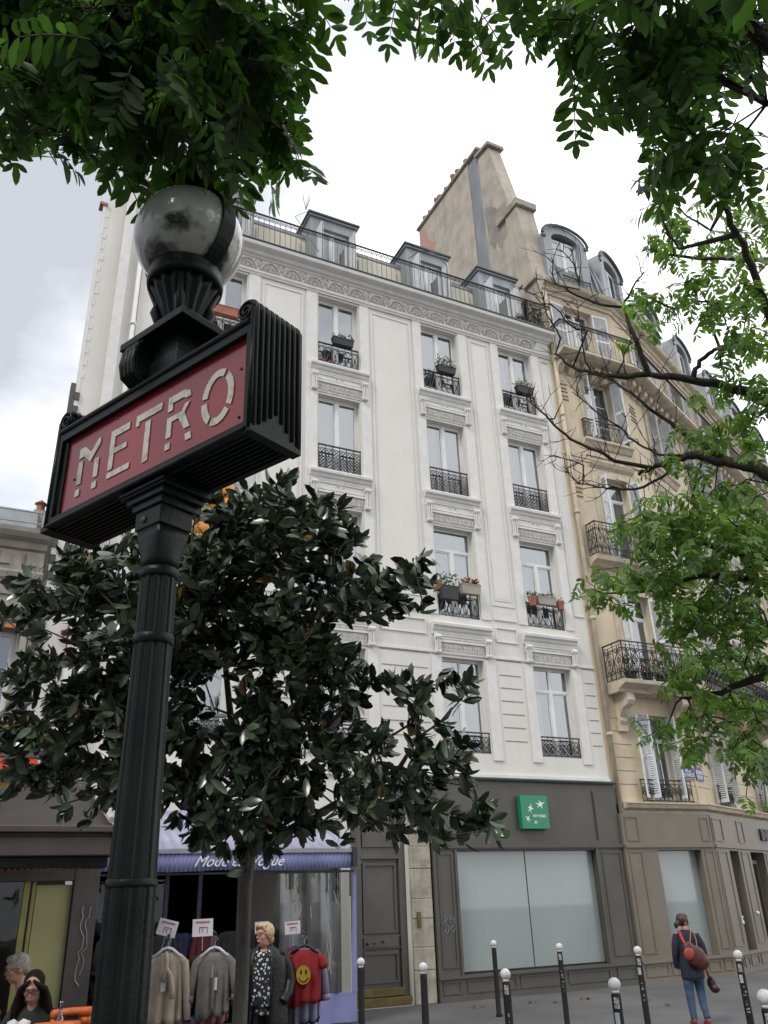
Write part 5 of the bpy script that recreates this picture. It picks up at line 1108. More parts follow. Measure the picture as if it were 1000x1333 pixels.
b.build('red_bead_lights', mat('red_beads', (.55, .03, .02), .4), RT)
b = MB(FR); b.smooth = True
b.add([(-6, -2.4, 3.9), (.9, -2.4, 3.9), (.95, -1.7, 3.62), (-6, -1.7, 3.62), (-6, -1.68, 3.45), (.95, -1.68, 3.45)], [(0, 3, 2, 1), (3, 4, 5, 2)]); AWR = thing('cafe_awning', (0, 12.4, 3.4), 'bright red cafe awning half rolled above the terrace roof', 'awning'); b.build('canopy', mat('bright_red_awning', (.62, .035, .012), .7), AWR, recalc=False, sol=.01)
b = MB(FR); b.box(-6, 1.0, -2.5, -2.3, 3.88, 4.02); b.build('roller_box', M_post, AWR)
b = MB(Fr((0, 0, 0), 0)); b.box(-6, 1.5, -11.0, -7.2, 0, .14); tag(b.build('terrace_floor', mat('dark_decking', (.06, .05, .045), .8)), None, None, kind='structure')
M_or = mat('orange_woven_plastic', (.62, .135, .02), .45, (.50, .10, .015), 30, .3, 60)
def chair(x, y, ang, label):
    fr = Fr((x, y, 0), ang); t = thing('cafe_chair', (x, y, .14), label, 'chair', 'orange cafe chairs on the terrace'); z0 = .20
    b = MB(fr); b.smooth = True
    pts = []
    for j in range(7):
        zz = .50 + j * .42 / 6; b.tube([(-.165 + .33 * i / 8, .19 - .05 * math.sin(math.pi * i / 8) + .03 * j / 6, z0 + zz) for i in range(9)], .037, 8)
    b.build('backrest', M_or, t)
    b = MB(fr); b.cur = 0
    for j in range(14):
        for i in range(7): b.box(-.055 + i * .018 - .005, -.055 + i * .018 + .005, .17, .207 + .03 * j / 13, z0 + .52 + j * .029, z0 + .534 + j * .029)
    b.build('woven_band', M_iron, t)
    b = MB(fr); b.box(-.17, .17, -.24, .18, z0 + .42, z0 + .46); b.build('seat', M_or, t, bevel=.015)
    for sx__ in (-1, 1):
        for sy in (-1, 1): b = MB(fr); b.smooth = True; b.tube([(sx__ * .16, sy * .19, z0), (sx__ * .15, sy * .18, z0 + (.92 if sy > 0 else .44))], .012, 8); b.build('leg', M_zinc, t)
    return t
pc = at(78, 1318, 6.6); chair(pc.x, pc.y, R_(-10), 'orange woven cafe chair nearest the metro post, back towards us')
pc = at(88, 1303, 7.5); chair(pc.x, pc.y, R_(6), 'orange woven cafe chair half hidden behind the nearest one')
pc = at(-14, 1308, 7.6); chair(pc.x - .05, pc.y, R_(-10), 'orange woven cafe chair at the left edge of the terrace')
def table(x, y, label, w_=.6):
    t = thing('cafe_table', (x, y, .14), label, 'table', 'small square cafe tables'); fr = Fr((x, y, 0), R_(-8))
    b = MB(fr); b.box(-w_ / 2, w_ / 2, -w_ / 2, w_ / 2, .14 + .74, .14 + .77); b.build('table_top', mat('brown_table_top', (.10, .06, .04), .4), t, bevel=.006)
    b = MB(fr); b.smooth = True; b.lathe([(.03, .16), (.03, .88)], 0, 0, 12); b.lathe([(.2, .14), (.2, .16), (.04, .18)], 0, 0, 20); b.build('pedestal', M_iron, t)
    return fr
pt = at(46, 1326, 7.12); ft = table(pt.x, pt.y, 'small cafe table holding books and a bottle before the reading woman'); TZ = .91
pt2 = at(6, 1290, 8.4); ft2 = table(pt2.x, pt2.y + .1, 'small cafe table with a plate before the grey haired man')
def bottle(p, s, label, cm):
    t = thing('bottle', p, label, 'bottle'); fr = Fr((p[0], p[1], p[2]), 0)
    b = MB(fr); b.smooth = True; b.lathe([(.035 * s, 0), (.037 * s, .01), (.037 * s, .15 * s), (.03 * s, .18 * s), (.013 * s, .22 * s), (.012 * s, .28 * s), (.016 * s, .285 * s), (.016 * s, .30 * s)], 0, 0, 16); b.build('glass_body', glassmat('bottle_glass', (.55, .5, .5), .15), t)
    b = MB(fr); b.smooth = True; b.lathe([(.039 * s, .05 * s), (.039 * s, .12 * s)], 0, 0, 16); b.build('label_band', cm, t)
q = ft(.20, .05, TZ); bottle((q.x, q.y, .91), 1.05, 'tall clear glass bottle standing beside the books', mat('dark_red_label', (.28, .03, .02), .6))
q = ft(.12, .12, TZ); bottle((q.x, q.y, .91), .55, 'small round glass cruet left of the tall bottle', mat('pink_liquid', (.30, .12, .14), .5))
tg = thing('drinking_glass', ft(.05, .0, TZ), 'short glass of yellow drink between the books and bottle', 'glass'); b = MB(ft); b.smooth = True; b.lathe([(.03, .91), (.035, 1.0)], .05, 0, 16); b.build('liquid', mat('yellow_drink', (.45, .38, .08), .3), tg)
tb = thing('book_stack', ft(-.08, .05, TZ), 'stack of open white books and papers on the cafe table', 'books')
for k in range(4):
    f_ = Fr(ft(-.10 + .02 * (k % 2), .05, 0), R_(-8 + 9 * k)); b = MB(f_); b.box(-.12, .12, -.08, .08, .912 + .022 * k, .932 + .022 * k); b.build('book', M_tag, tb, bevel=.004)
# ================================================================== BOLLARDS
M_bol = mat('black_brown_bollard_paint', (.010, .009, .009), .7, (.018, .016, .016), 12, .05, 30, spec=.22)
bol = [(9.40, 14.67, 'nearest the dark shopfront', 0), (9.28, 12.51, 'below the green bank sign', 1), (9.25, 10.60, 'just left of the woman carrying bags', 2), (9.22, 8.71, 'just right of the woman carrying bags', 3),
       (5.50, 12.07, 'in front of the carriage door', 0), (5.57, 10.35, 'in front of the stone pilaster', 0), (5.65, 8.63, 'in the near row, below the big window mullion', 1), (5.66, 6.86, 'standing second nearest, lettered stickers on it', 2), (5.72, 5.22, 'cut off by the right edge', 3)]
for k, (x, y, lb, st_) in enumerate(bol):
    t = thing('bollard', (x, y, 0), 'black bollard with white ball ' + lb, 'bollard', 'black bollards with white ball tops'); fr = Fr((x, y, 0), 0); rr = random.Random(k)
    b = MB(fr); b.smooth = True; b.lathe([(.06, 0), (.06, .03), (.045, .05), (.043, 1.08), (.036, 1.10), (.0, 1.10)], 0, 0, 20); b.build('post', M_bol, t)
    b = MB(fr); b.smooth = True; b.ball((0, 0, 1.168), .056, n=20, m=12); b.lathe([(.036, 1.098), (.032, 1.125)], 0, 0, 16); b.build('ball', M_wht, t)
    if st_:
        ac = math.atan2(-y, -x); b = MB(fr)
        def wrap(a0, a1, z0, z1, mi, r=.0445):
            b.cur = mi; n = 5
            b.add([(r * math.cos(a0 + (a1 - a0) * i / n), r * math.sin(a0 + (a1 - a0) * i / n) * -1 * -1, z) for z in (z0, z1) for i in range(n + 1)], [(i, i + 1, n + 2 + i, n + 1 + i) for i in range(n)])
        ac2 = -ac   # frame d axis points to -Y
        wrap(ac2 - .5, ac2 + .6, .98, 1.07, 0); 
        if st_ > 1: wrap(ac2 - .2, ac2 + .8, .86, .95, 1)
        for j in range(7): z_ = .82 - .045 * j - .03 * rr.random(); wrap(ac2 - .5 + .5 * rr.random(), ac2 - .1 + .6 * rr.random(), z_, z_ + .004 + .02 * rr.random(), 0, .0447)
        b.build('stickers', [mat('worn_sticker', (.42, .42, .44), .7, (.08, .08, .09), 60, mixr=(.4, .55)), mat('blue_sticker', (.30, .42, .50), .6, (.5, .5, .5), 40)], t, recalc=False)
# small dry leaves and litter on the pavement
M_lit = mat('dry_leaf', (.20, .085, .035), .9, island=.4)
for k, (x, y, lb) in enumerate(((503, 1309, 'between the two left bollards'), (620, 1312, 'before the shopfront corner'), (665, 1306, 'under the middle of the shopfront'), (692, 1306, 'right of the shopfront middle'), (726, 1305, 'near the tall thin bollard'), (760, 1302, 'near the brown shopfront base'), (845, 1302, 'left of the walking woman'), (868, 1310, 'close to the walking woman'))):
    r = ray(x, y); t_ = -CAMH / r.z; p = Vector((0, 0, CAMH)) + r * t_; n = 5
    P = np.array([[p.x + random.uniform(-.12, .12), p.y + random.uniform(-.1, .1), .012] for _ in range(n)])
    o = leaves_obj('dry_leaf', [M_lit], None, P - np.array([[p.x, p.y, 0]]), np.array([[random.uniform(-1, 1), random.uniform(-1, 1), .12] for _ in range(n)]), (.06, .11), .6, fold=.3); o.location = (p.x, p.y, 0); WORLD[o.name] = Vector((p.x, p.y, 0))
    tag(o, 'little scatter of brown dry leaves ' + lb, 'dry leaves', 'dry leaves on the pavement')
# planters on the window railings
planter(4.25, 15.98, .85, 'long terracotta trough on the top railing behind the globe lamp', 'box', m=M_clay, hgt=.24, n=0, name='flower_box')
planter(7.65, 16.0, .62, 'black trough of green plants on the top floor railing above the METRO sign', 'box', n=90)
planter(10.98, 16.0, .60, 'black trough of bushy plants with white blooms on the middle top window', 'box', n=170, spread=.34, flower=M_flw)
planter(13.78, 16.02, .60, 'black trough of plants on the right top floor window', 'box', n=120, spread=.2, flower=M_flw)
planter(11.2, 9.12, .58, 'pale stone trough of red geraniums on a second floor railing', 'box', m=mat('pale_trough', (.42, .38, .32), .8), hgt=.24, n=110, flower=M_fl, spread=.14)
planter(10.55, 8.9, .5, 'dark trough of wispy green plants left of the red geraniums', 'box', hgt=.34, n=120, spread=.36, leafm=M_leafs)
planter(13.62, 9.12, .60, 'long pale trough on the right hand second floor railing', 'box', m=mat('pale_trough', (.42, .38, .32), .8), hgt=.2, n=60, spread=.12)
planter(13.17, 9.06, .24, 'clay pot at the left end of the second floor railing', 'pot', name='flower_pot', m=M_clay, hgt=.2, n=50, spread=.14)
planter(14.1, 9.04, .24, 'clay pot at the right end of the second floor railing', 'pot', name='flower_pot', m=M_clay, hgt=.2, n=26, spread=.08)
planter(7.15, 15.38, .2, 'small round clay pot on the top floor sill', 'pot', name='flower_pot', m=M_clay, hgt=.14, n=20, d=-.12, spread=.06)
planter(7.42, 15.38, .2, 'second small clay pot on the top floor sill, to the right', 'pot', name='flower_pot', m=M_clay, hgt=.13, n=20, d=-.12, spread=.05)
planter(16.45, 7.14, .34, 'pot of dry straw coloured plants on the long stone balcony', 'pot', name='flower_pot', n=160, leafm=M_dry, spread=.42, d=.55, m=M_bx)
planter(16.95, 7.14, .38, 'second pot of dry straw coloured plants further along the balcony', 'pot', name='flower_pot', n=160, leafm=M_dry, spread=.46, d=.55, m=M_bx)
planter(15.9, 7.14, .34, 'dark leafy pot at the left end of the stone balcony', 'pot', name='flower_pot', n=120, leafm=M_leafs, spread=.5, d=.5)
M_dkl = mat('dark_evergreen', (.02, .035, .018), .5, island=.4)
planter(14.72, 18.70, .42, 'dark evergreen bush in a pot at the right end of the roof railing', 'pot', name='flower_pot', n=420, leafm=M_dkl, spread=.85, d=.05)
planter(14.05, 18.70, .5, 'low dark plants and pots behind the roof railing', 'box', n=160, leafm=M_dkl, spread=.25, d=.1)
b = MB(FA); b.smooth = True      # orange blind hanging at the second floor window on the left
n = 16
for i in range(n):
    x0, x1 = 3.72 + 1.05 * i / n, 3.72 + 1.05 * (i + 1) / n; f = lambda x: .10 + .03 * math.sin(x * 11)
    for j in range(5): z0, z1 = 9.35 + .34 * j, 9.35 + .34 * (j + 1); b.quad((x0, f(x0), z0), (x1, f(x1), z0), (x1, f(x1), z1), (x0, f(x0), z1))
tag(b.build('orange_blind', mat('orange_canvas', (.60, .27, .05), .8, (.50, .20, .04), 4, .1, 20), recalc=False, sol=.004), 'faded orange canvas blind hanging at a window behind the tree', 'blind')
# ================================================================== PEOPLE
M_skin = mat('skin', (.48, .27, .19), .5, (.42, .22, .155), 14, .05, 60, spec=.35); M_eye = mat('eye_white', (.6, .6, .58), .3); M_pup = mat('pupil', (.03, .02, .015), .2); M_lip = mat('lips', (.34, .10, .09), .5)
def remesh(o, v, it=2, smooth=True):
    m = o.modifiers.new('remesh', 'REMESH'); m.mode = 'VOXEL'; m.voxel_size = v; m.use_smooth_shade = True
    s = o.modifiers.new('smooth', 'SMOOTH'); s.iterations = it; s.factor = .5
class Pf:     # a person's own axes: x to their right, y forward, z up
    def __init__(s, loc, az, pitch=0, roll=0): s.M = Matrix.Translation(loc) @ Matrix.Rotation(az - math.pi / 2, 4, 'Z') @ Matrix.Rotation(pitch, 4, 'X') @ Matrix.Rotation(roll, 4, 'Y'); s.q = s.M.to_3x3()
    def __call__(s, x, y, z): return s.M @ Vector((x, y, z))
def ell(P, cx, cy, z, rx, ry, n=20, px=1.0): return [P(cx + rx * math.copysign(abs(math.cos(a)) ** px, math.cos(a)), cy + ry * math.copysign(abs(math.sin(a)) ** px, math.sin(a)), z) for a in [2 * math.pi * k / n for k in range(n)]]
def headgeo(b, H):      # H: head frame, origin at the head's centre
    b.ball(H(0, -.012, .022), .078, .098, .100, 20, 14, world=True, rot=H.q); b.ball(H(0, .028, -.045), .058, .062, .072, 16, 10, world=True, rot=H.q); b.ball(H(0, .052, -.093), .030, .026, .022, 10, 6, world=True, rot=H.q)
    b.ball(H(0, .098, -.018), .014, .020, .014, 8, 6, world=True, rot=H.q); b.tube([H(0, .088, .028), H(0, .098, -.010)], [.009, .014], 8, world=True)
    for s in (-1, 1): b.ball(H(s * .080, -.010, -.008), .010, .022, .032, 8, 6, world=True, rot=H.q); b.ball(H(s * .040, .062, -.02), .024, .022, .024, 8, 6, world=True, rot=H.q)
    b.tube([H(-.05, .082, .036), H(0, .094, .040), H(.05, .082, .036)], .010, 6, world=True); b.tube([H(-.022, .088, -.058), H(0, .096, -.056), H(.022, .088, -.058)], .009, 6, world=True)
def facebits(t, H, glasses=None):
    b = MB(); b.smooth = True
    for s in (-1, 1): b.ball(H(s * .031, .077, .012), .012, n=10, m=8, world=True)
    b.build('eyes', M_eye, t); b = MB(); b.smooth = True
    for s in (-1, 1): b.ball(H(s * .031, .086, .012), .0055, n=8, m=6, world=True)
    b.build('pupils', M_pup, t); b = MB(); b.smooth = True; b.tube([H(-.023, .094, -.058), H(0, .105, -.056), H(.023, .094, -.058)], [.003, .0065, .003], 6, world=True); b.build('lips', M_lip, t)
    if glasses:
        b = MB()
        for s in (-1, 1):
            b.tube([H(s * .034 + .026 * math.cos(a), .106, .010 + .019 * math.sin(a)) for a in [2 * math.pi * k / 12 for k in range(13)]], .0028, 5, world=True); b.tube([H(s * .06, .104, .014), H(s * .088, .02, .012), H(s * .088, -.02, .0)], .0028, 5, world=True)
        b.tube([H(-.009, .106, .014), H(.009, .106, .014)], .003, 5, world=True); b.build('glasses', glasses, t)
def hand(b, Hf, curl=.5, side=1, s=1.0):      # Hf: hand frame, z towards the fingers, x across the palm
    b.ball(Hf(0, 0, .045 * s), .040 * s, .016 * s, .050 * s, 12, 8, world=True, rot=Hf.q)
    for k, (x, L_) in enumerate(((-.030, .066), (-.010, .076), (.010, .071), (.029, .056))):
        pts = [(x * s, 0, .075 * s)]; a = 0; y = 0; z = .075 * s
        for j in range(3): a += curl * (.55 + .25 * j); y += math.sin(a) * L_ * s * .38; z += math.cos(a) * L_ * s * .38; pts.append((x * s * (1 + .06 * j), y, z))
        b.tube([Hf(*p) for p in pts], [.0098 * s, .009 * s, .0082 * s, .0068 * s], 8, world=True)
    b.tube([Hf(-side * .032 * s, .004, .025 * s), Hf(-side * .052 * s, .016, .055 * s), Hf(-side * .050 * s, .030, .082 * s)], [.012 * s, .0105 * s, .0085 * s], 8, world=True)
def hframe(p, down, palm_x):
    z = Vector(down).normalized(); x = Vector(palm_x); x = (x - z * x.dot(z)).normalized(); y = z.cross(x); f = Pf((0, 0, 0), math.pi / 2)
    f.M = Matrix(((x.x, y.x, z.x, p[0]), (x.y, y.y, z.y, p[1]), (x.z, y.z, z.z, p[2]), (0, 0, 0, 1))); f.q = f.M.to_3x3(); return f
def arm(b, pts, rad, n=12): b.tube(pts, rad, n, world=True)
# ---- woman walking away with the red bag
S_ = .96
W1 = thing('person', (11.1, 11.5, 0), 'woman seen from behind in navy jumper and blue jeans, hair in a bun, looking right', 'person')
P = Pf((11.1, 11.5, 0), R_(62)); Q = lambda x, y, z: P(x * S_, y * S_, z * S_)
H1 = Pf(Q(.0, .015, 1.53), R_(-14), R_(3)); H1.M = H1.M @ Matrix.Scale(S_ * .98, 4); H1.q = H1.M.to_3x3()
b = MB(); b.smooth = True; headgeo(b, H1); b.tube([Q(0, -.01, 1.36), Q(0, .0, 1.45)], [.055, .052], 12, world=True)
b.loft([ell(Q, 0, 0, z, rx, ry) for z, rx, ry in ((.80, .13, .09), (.95, .14, .10), (1.10, .12, .085), (1.28, .15, .09), (1.37, .10, .07), (1.41, .05, .05))])
for s in (-1, 1):
    b.tube([Q(s * .15, 0, 1.34), Q(s * .20, -.02, 1.08), Q(s * .20, .04, .86)], [.045, .036, .028], 10, world=True); hf = hframe(Q(s * .20, .05, .84), Q(s * .20, .08, .70) - Q(s * .20, .05, .84), P.q @ Vector((0, 1, 0))); hand(b, hf, .7, s, .95)
    b.tube([Q(s * .085, 0, .80), Q(s * .0975, .01 if s < 0 else .05, .50), Q(s * .1025, -.01 if s < 0 else .03, .30), Q(s * .105, -.03 if s < 0 else -.06, .11)], [.06, .045, .035, .028], 10, world=True); b.ball(Q(s * .10, .03, .05), .04, .10, .035, 12, 8, world=True, rot=P.q)
remesh(b.build('body', M_skin, W1), .009); facebits(W1, H1)
M_hair1 = mat('auburn_hair', (.060, .024, .016), .45, (.035, .015, .011), 20, .4, 60, stretch=(1, 1, .3))
b = MB(); b.smooth = True; b.ball(H1(0, -.028, .035), .092, .098, .104, 18, 12, world=True, rot=H1.q); b.ball(H1(0, .03, .085), .078, .06, .045, 14, 8, world=True, rot=H1.q)
for s in (-1, 1): b.ball(H1(s * .07, .01, .02), .022, .055, .055, 10, 8, world=True, rot=H1.q)
b.ball(H1(.01, -.12, -.01), .046, .05, .046, 12, 8, world=True, rot=H1.q); b.tube([H1(.01, -.11, -.01), H1(.02, -.165, -.03), H1(.02, -.18, -.09)], [.04, .042, .016], 10, world=True)
remesh(b.build('hair', M_hair1, W1), .009, 1)
M_navy = mat('navy_knit', (.022, .026, .045), .9, (.016, .019, .033), 30, .3, 80); M_jean = mat('blue_denim', (.065, .11, .19), .85, (.035, .06, .12), 7, .3, 70, mixr=(.35, .7))
b = MB(); b.smooth = True
b.loft([ell(Q, 0, yo, z, rx, ry, 24) for z, rx, ry, yo in ((.68, .185, .14, -.01), (.72, .19, .145, -.01), (.88, .185, .14, -.01), (1.02, .17, .125, 0), (1.15, .175, .125, 0), (1.28, .19, .12, 0), (1.345, .17, .10, 0), (1.39, .09, .075, 0), (1.415, .066, .062, 0))])
b.tube([Q(-.155, 0, 1.335), Q(-.215, -.03, 1.18), Q(-.235, -.03, 1.06), Q(-.235, .02, .92), Q(-.225, .05, .84)], [.062, .062, .055, .048, .043], 14, world=True)
b.tube([Q(.155, 0, 1.335), Q(.22, -.03, 1.18), Q(.245, -.03, 1.06), Q(.255, .01, .92), Q(.25, .05, .84)], [.062, .062, .055, .048, .043], 14, world=True)
remesh(b.build('jumper', M_navy, W1), .012, 1)
b = MB(); b.smooth = True; b.loft([ell(Q, 0, -.01, z, rx, ry) for z, rx, ry in ((.66, .15, .115), (.72, .165, .125), (.85, .165, .12))])
b.tube([Q(-.085, 0, .74), Q(-.095, .01, .50), Q(-.10, -.01, .30), Q(-.10, -.03, .09)], [.092, .070, .060, .050], 14, world=True); b.tube([Q(.085, 0, .74), Q(.10, .05, .50), Q(.105, .03, .30), Q(.11, -.06, .11)], [.092, .070, .060, .050], 14, world=True)
remesh(b.build('jeans', M_jean, W1), .012, 1)
M_shoe = mat('red_shoe', (.20, .05, .05), .6)
for s, dy in ((-1, 0), (1, -.03)):
    b = MB(); b.smooth = True; b.ball(Q(s * .105, .03 + dy, .045), .045, .125, .045, 14, 8, world=True, rot=P.q); b.ball(Q(s * .105, -.04 + dy, .07), .042, .06, .05, 12, 8, world=True, rot=P.q); b.build('shoe', M_shoe, W1)
# bags
M_bag = mat('brown_red_leather', (.10, .028, .020), .5, (.075, .022, .016), 10, .2, 40); M_bago = mat('orange_red_leather', (.36, .060, .030), .5, (.28, .045, .025), 10, .2, 40)
B1 = thing('shoulder_bag', Q(.02, -.2, .95), 'slouchy brown leather shoulder bag with orange pocket on the woman\'s back', 'bag')
b = MB(); b.smooth = True
b.ball(Q(.05, -.20, 1.02), .17 * S_, .075, .15, 18, 12, world=True, rot=P.q @ Matrix.Rotation(R_(38), 3, 'Y')); b.ball(Q(.12, -.19, .95), .14, .07, .13, 16, 10, world=True, rot=P.q @ Matrix.Rotation(R_(38), 3, 'Y')); b.ball(Q(-.05, -.19, 1.14), .10, .06, .10, 14, 10, world=True, rot=P.q)
remesh(b.build('bag_body', M_bag, B1), .012, 2)
b = MB(); b.smooth = True; b.ball(Q(-.075, -.255, 1.06), .085, .035, .095, 14, 8, world=True, rot=P.q @ Matrix.Rotation(R_(12), 3, 'Y')); b.box; remesh(b.build('pocket', M_bago, B1), .008, 2)
b = MB(); b.tube([Q(-.08, -.22, 1.16), Q(-.115, -.14, 1.28), Q(-.12, -.06, 1.385), Q(-.10, .03, 1.39), Q(-.02, .13, 1.22)], .022, 6, world=True); b.build('strap', mat('bright_red_strap', (.50, .03, .025), .5), B1)
b = MB(); b.tube([Q(-.02, -.20, 1.18), Q(.03, -.13, 1.30), Q(.075, -.07, 1.40), Q(.10, .02, 1.39), Q(.10, .12, 1.2)], .009, 6, world=True); b.tube([Q(.10, -.18, 1.12), Q(.12, -.13, 1.26), Q(.11, -.07, 1.375)], .008, 6, world=True); b.build('strap', mat('tan_strap', (.32, .17, .12), .6), B1)
B2 = thing('handbag', Q(.30, .05, .55), 'dark maroon handbag hanging from the woman\'s right hand', 'bag')
b = MB(); b.smooth = True; b.ball(Q(.31, .04, .60), .075, .10, .10, 14, 10, world=True, rot=P.q); b.ball(Q(.33, .0, .53), .08, .09, .07, 14, 10, world=True, rot=P.q); remesh(b.build('bag_body', mat('maroon_leather', (.045, .014, .018), .45, (.03, .01, .012), 12, .2, 30), B2), .01, 2)
b = MB(); b.smooth = True
for dy in (-.05, .06): b.tube([Q(.29, .04 + dy, .66), Q(.265, .055 + dy * .5, .78), Q(.24, .07, .86)], .010, 6, world=True)
b.build('handle', mat('red_handle', (.30, .03, .035), .5), B2)
# ---- blonde woman in a leather coat
W2 = thing('person', (3.62, 10.72, 0), 'blonde woman in long black leather coat and black and white patterned blouse', 'person')
P = Pf((3.62, 10.72, 0), R_(-118)); S2_ = 1.03; Q = lambda x, y, z: P(x * S2_, y * S2_, z * S2_)
H2 = Pf(Q(0, .03, 1.555), R_(-158), R_(0)); H2.M = H2.M @ Matrix.Scale(1.06, 4); H2.q = H2.M.to_3x3()
b = MB(); b.smooth = True; headgeo(b, H2); b.tube([Q(0, -.01, 1.36), Q(0, .01, 1.48)], [.062, .055], 12, world=True)
b.loft([ell(Q, 0, 0, z, rx, ry) for z, rx, ry in ((.80, .15, .10), (.95, .16, .12), (1.10, .15, .11), (1.28, .17, .11), (1.38, .12, .08), (1.43, .06, .055))])
for s in (-1, 1):
    b.tube([Q(s * .17, 0, 1.36), Q(s * .23, -.03, 1.10), Q(s * .20, .06, .90)], [.05, .04, .03], 10, world=True); hand(b, hframe(Q(s * .19, .07, .89), Q(s * .17, .10, .74) - Q(s * .19, .07, .89), P.q @ Vector((0, 1, 0))), .5, s)
    b.tube([Q(s * .09, 0, .84), Q(s * .095, .01, .48), Q(s * .10, -.02, .08)], [.08, .055, .036], 10, world=True); b.ball(Q(s * .10, .05, .04), .04, .11, .035, 12, 8, world=True, rot=P.q)
remesh(b.build('body', mat('rosy_skin', (.56, .30, .22), .5, (.50, .24, .18), 12, spec=.35), W2), .009); facebits(W2, H2, M_iron)
b = MB(); b.smooth = True; b.ball(H2(0, -.030, .040), .090, .092, .098, 18, 12, world=True, rot=H2.q); b.ball(H2(0, .035, .098), .074, .065, .036, 14, 8, world=True, rot=H2.q); b.ball(H2(0, -.07, -.04), .066, .05, .06, 12, 8, world=True, rot=H2.q)
for s in (-1, 1): b.ball(H2(s * .072, .0, .035), .022, .055, .055, 10, 8, world=True, rot=H2.q); b.tube([H2(s * .02, .02, .12), H2(s * .055, .075, .095), H2(s * .078, .055, .05)], [.02, .018, .010], 8, world=True)
remesh(b.build('hair', mat('pale_blonde_hair', (.58, .44, .26), .5, (.42, .30, .17), 24, .5, 60, stretch=(1, 1, .4)), W2), .008, 1)
M_leath = mat('black_leather', (.006, .006, .007), .42, (.009, .009, .010), 8, .4, 22, spec=.35)
b = MB(); b.smooth = True      # coat, open at the front: back and sides as an open shell
n = 30; rings = []
for z, rx, ry in ((.52, .29, .21), (.70, .285, .20), (.90, .275, .19), (1.05, .265, .18), (1.2, .265, .175), (1.32, .25, .155), (1.385, .185, .125), (1.43, .10, .09), (1.455, .085, .08)):
    ring = []
    op = .36 if z < 1.38 else .5
    for k in range(n + 1): a = math.pi / 2 + op + (2 * math.pi - 2 * op) * k / n; wv = 1 + .025 * math.sin(a * 7) * (1.3 - z); ring.append(Q(rx * math.cos(a) * wv, ry * math.sin(a) * wv, z))
    rings.append(ring)
m_ = n + 1
b.add([p for r in rings for p in r], [(i * m_ + k, i * m_ + k + 1, (i + 1) * m_ + k + 1, (i + 1) * m_ + k) for i in range(len(rings) - 1) for k in range(n)], True)
ct = b.build('coat', M_leath, W2, recalc=False, sol=.016)
b = MB(); b.smooth = True
for s in (-1, 1):
    b.tube([Q(s * .19, -.01, 1.36), Q(s * .265, -.03, 1.22), Q(s * .30, -.02, 1.08), Q(s * .285, .05, .96), Q(s * .235, .12, .88)], [.070, .076, .070, .062, .055], 14, world=True); b.ball(Q(s * .19, -.01, 1.36), .08, .08, .06, 12, 8, world=True, rot=P.q)
    b.tube([Q(s * .07, .05, 1.43), Q(s * .10, .125, 1.33), Q(s * .105, .17, 1.15), Q(s * .11, .185, .9)], [.022, .024, .018, .012], 8, world=True)
remesh(b.build('coat_sleeves', M_leath, W2), .012, 1)
M_pat = bpy.data.materials.new('black_white_floral'); M_pat.use_nodes = True; t_ = M_pat.node_tree; bs = t_.nodes['Principled BSDF']; bs.inputs['Roughness'].default_value = .8
tcn = t_.nodes.new('ShaderNodeTexCoord'); vo = t_.nodes.new('ShaderNodeTexVoronoi'); vo.inputs['Scale'].default_value = 24; nz = t_.nodes.new('ShaderNodeTexNoise'); nz.inputs['Scale'].default_value = 40
t_.links.new(tcn.outputs['Object'], vo.inputs[0]); t_.links.new(tcn.outputs['Object'], nz.inputs[0]); ad_ = t_.nodes.new('ShaderNodeMath'); ad_.operation = 'MULTIPLY_ADD'; t_.links.new(nz.outputs[0], ad_.inputs[0]); ad_.inputs[1].default_value = .35; t_.links.new(vo.outputs['Distance'], ad_.inputs[2])
r_ = t_.nodes.new('ShaderNodeValToRGB'); r_.color_ramp.interpolation = 'CONSTANT'; r_.color_ramp.elements[0].color = (.05, .05, .06, 1); r_.color_ramp.elements[1].position = .30; r_.color_ramp.elements[1].color = (.62, .66, .70, 1); e_ = r_.color_ramp.elements.new(.52); e_.color = (.015, .015, .018, 1)
t_.links.new(ad_.outputs[0], r_.inputs[0]); t_.links.new(r_.outputs[0], bs.inputs['Base Color'])
b = MB(); b.smooth = True; b.loft([ell(Q, 0, .02, z, rx, ry, 24) for z, rx, ry in ((.76, .185, .15), (.90, .185, .155), (1.05, .175, .145), (1.2, .175, .135), (1.32, .165, .115), (1.39, .10, .085))]); 
for s in (-1, 1): b.tube([Q(s * .035, -.06, 1.45), Q(s * .075, .03, 1.44), Q(s * .06, .11, 1.36), Q(s * .065, .15, 1.2), Q(s * .07, .17, .85)], [.022, .026, .03, .04, .045], 10, world=True)
remesh(b.build('blouse', M_pat, W2), .012, 1)
b = MB(); b.smooth = True
for s in (-1, 1): b.tube([Q(s * .09, 0, .80), Q(s * .10, .01, .48), Q(s * .105, -.01, .08)], [.105, .08, .07], 14, world=True); b.ball(Q(s * .105, .06, .045), .05, .12, .045, 12, 8, world=True, rot=P.q)
remesh(b.build('trousers', M_blk, W2), .014, 1)
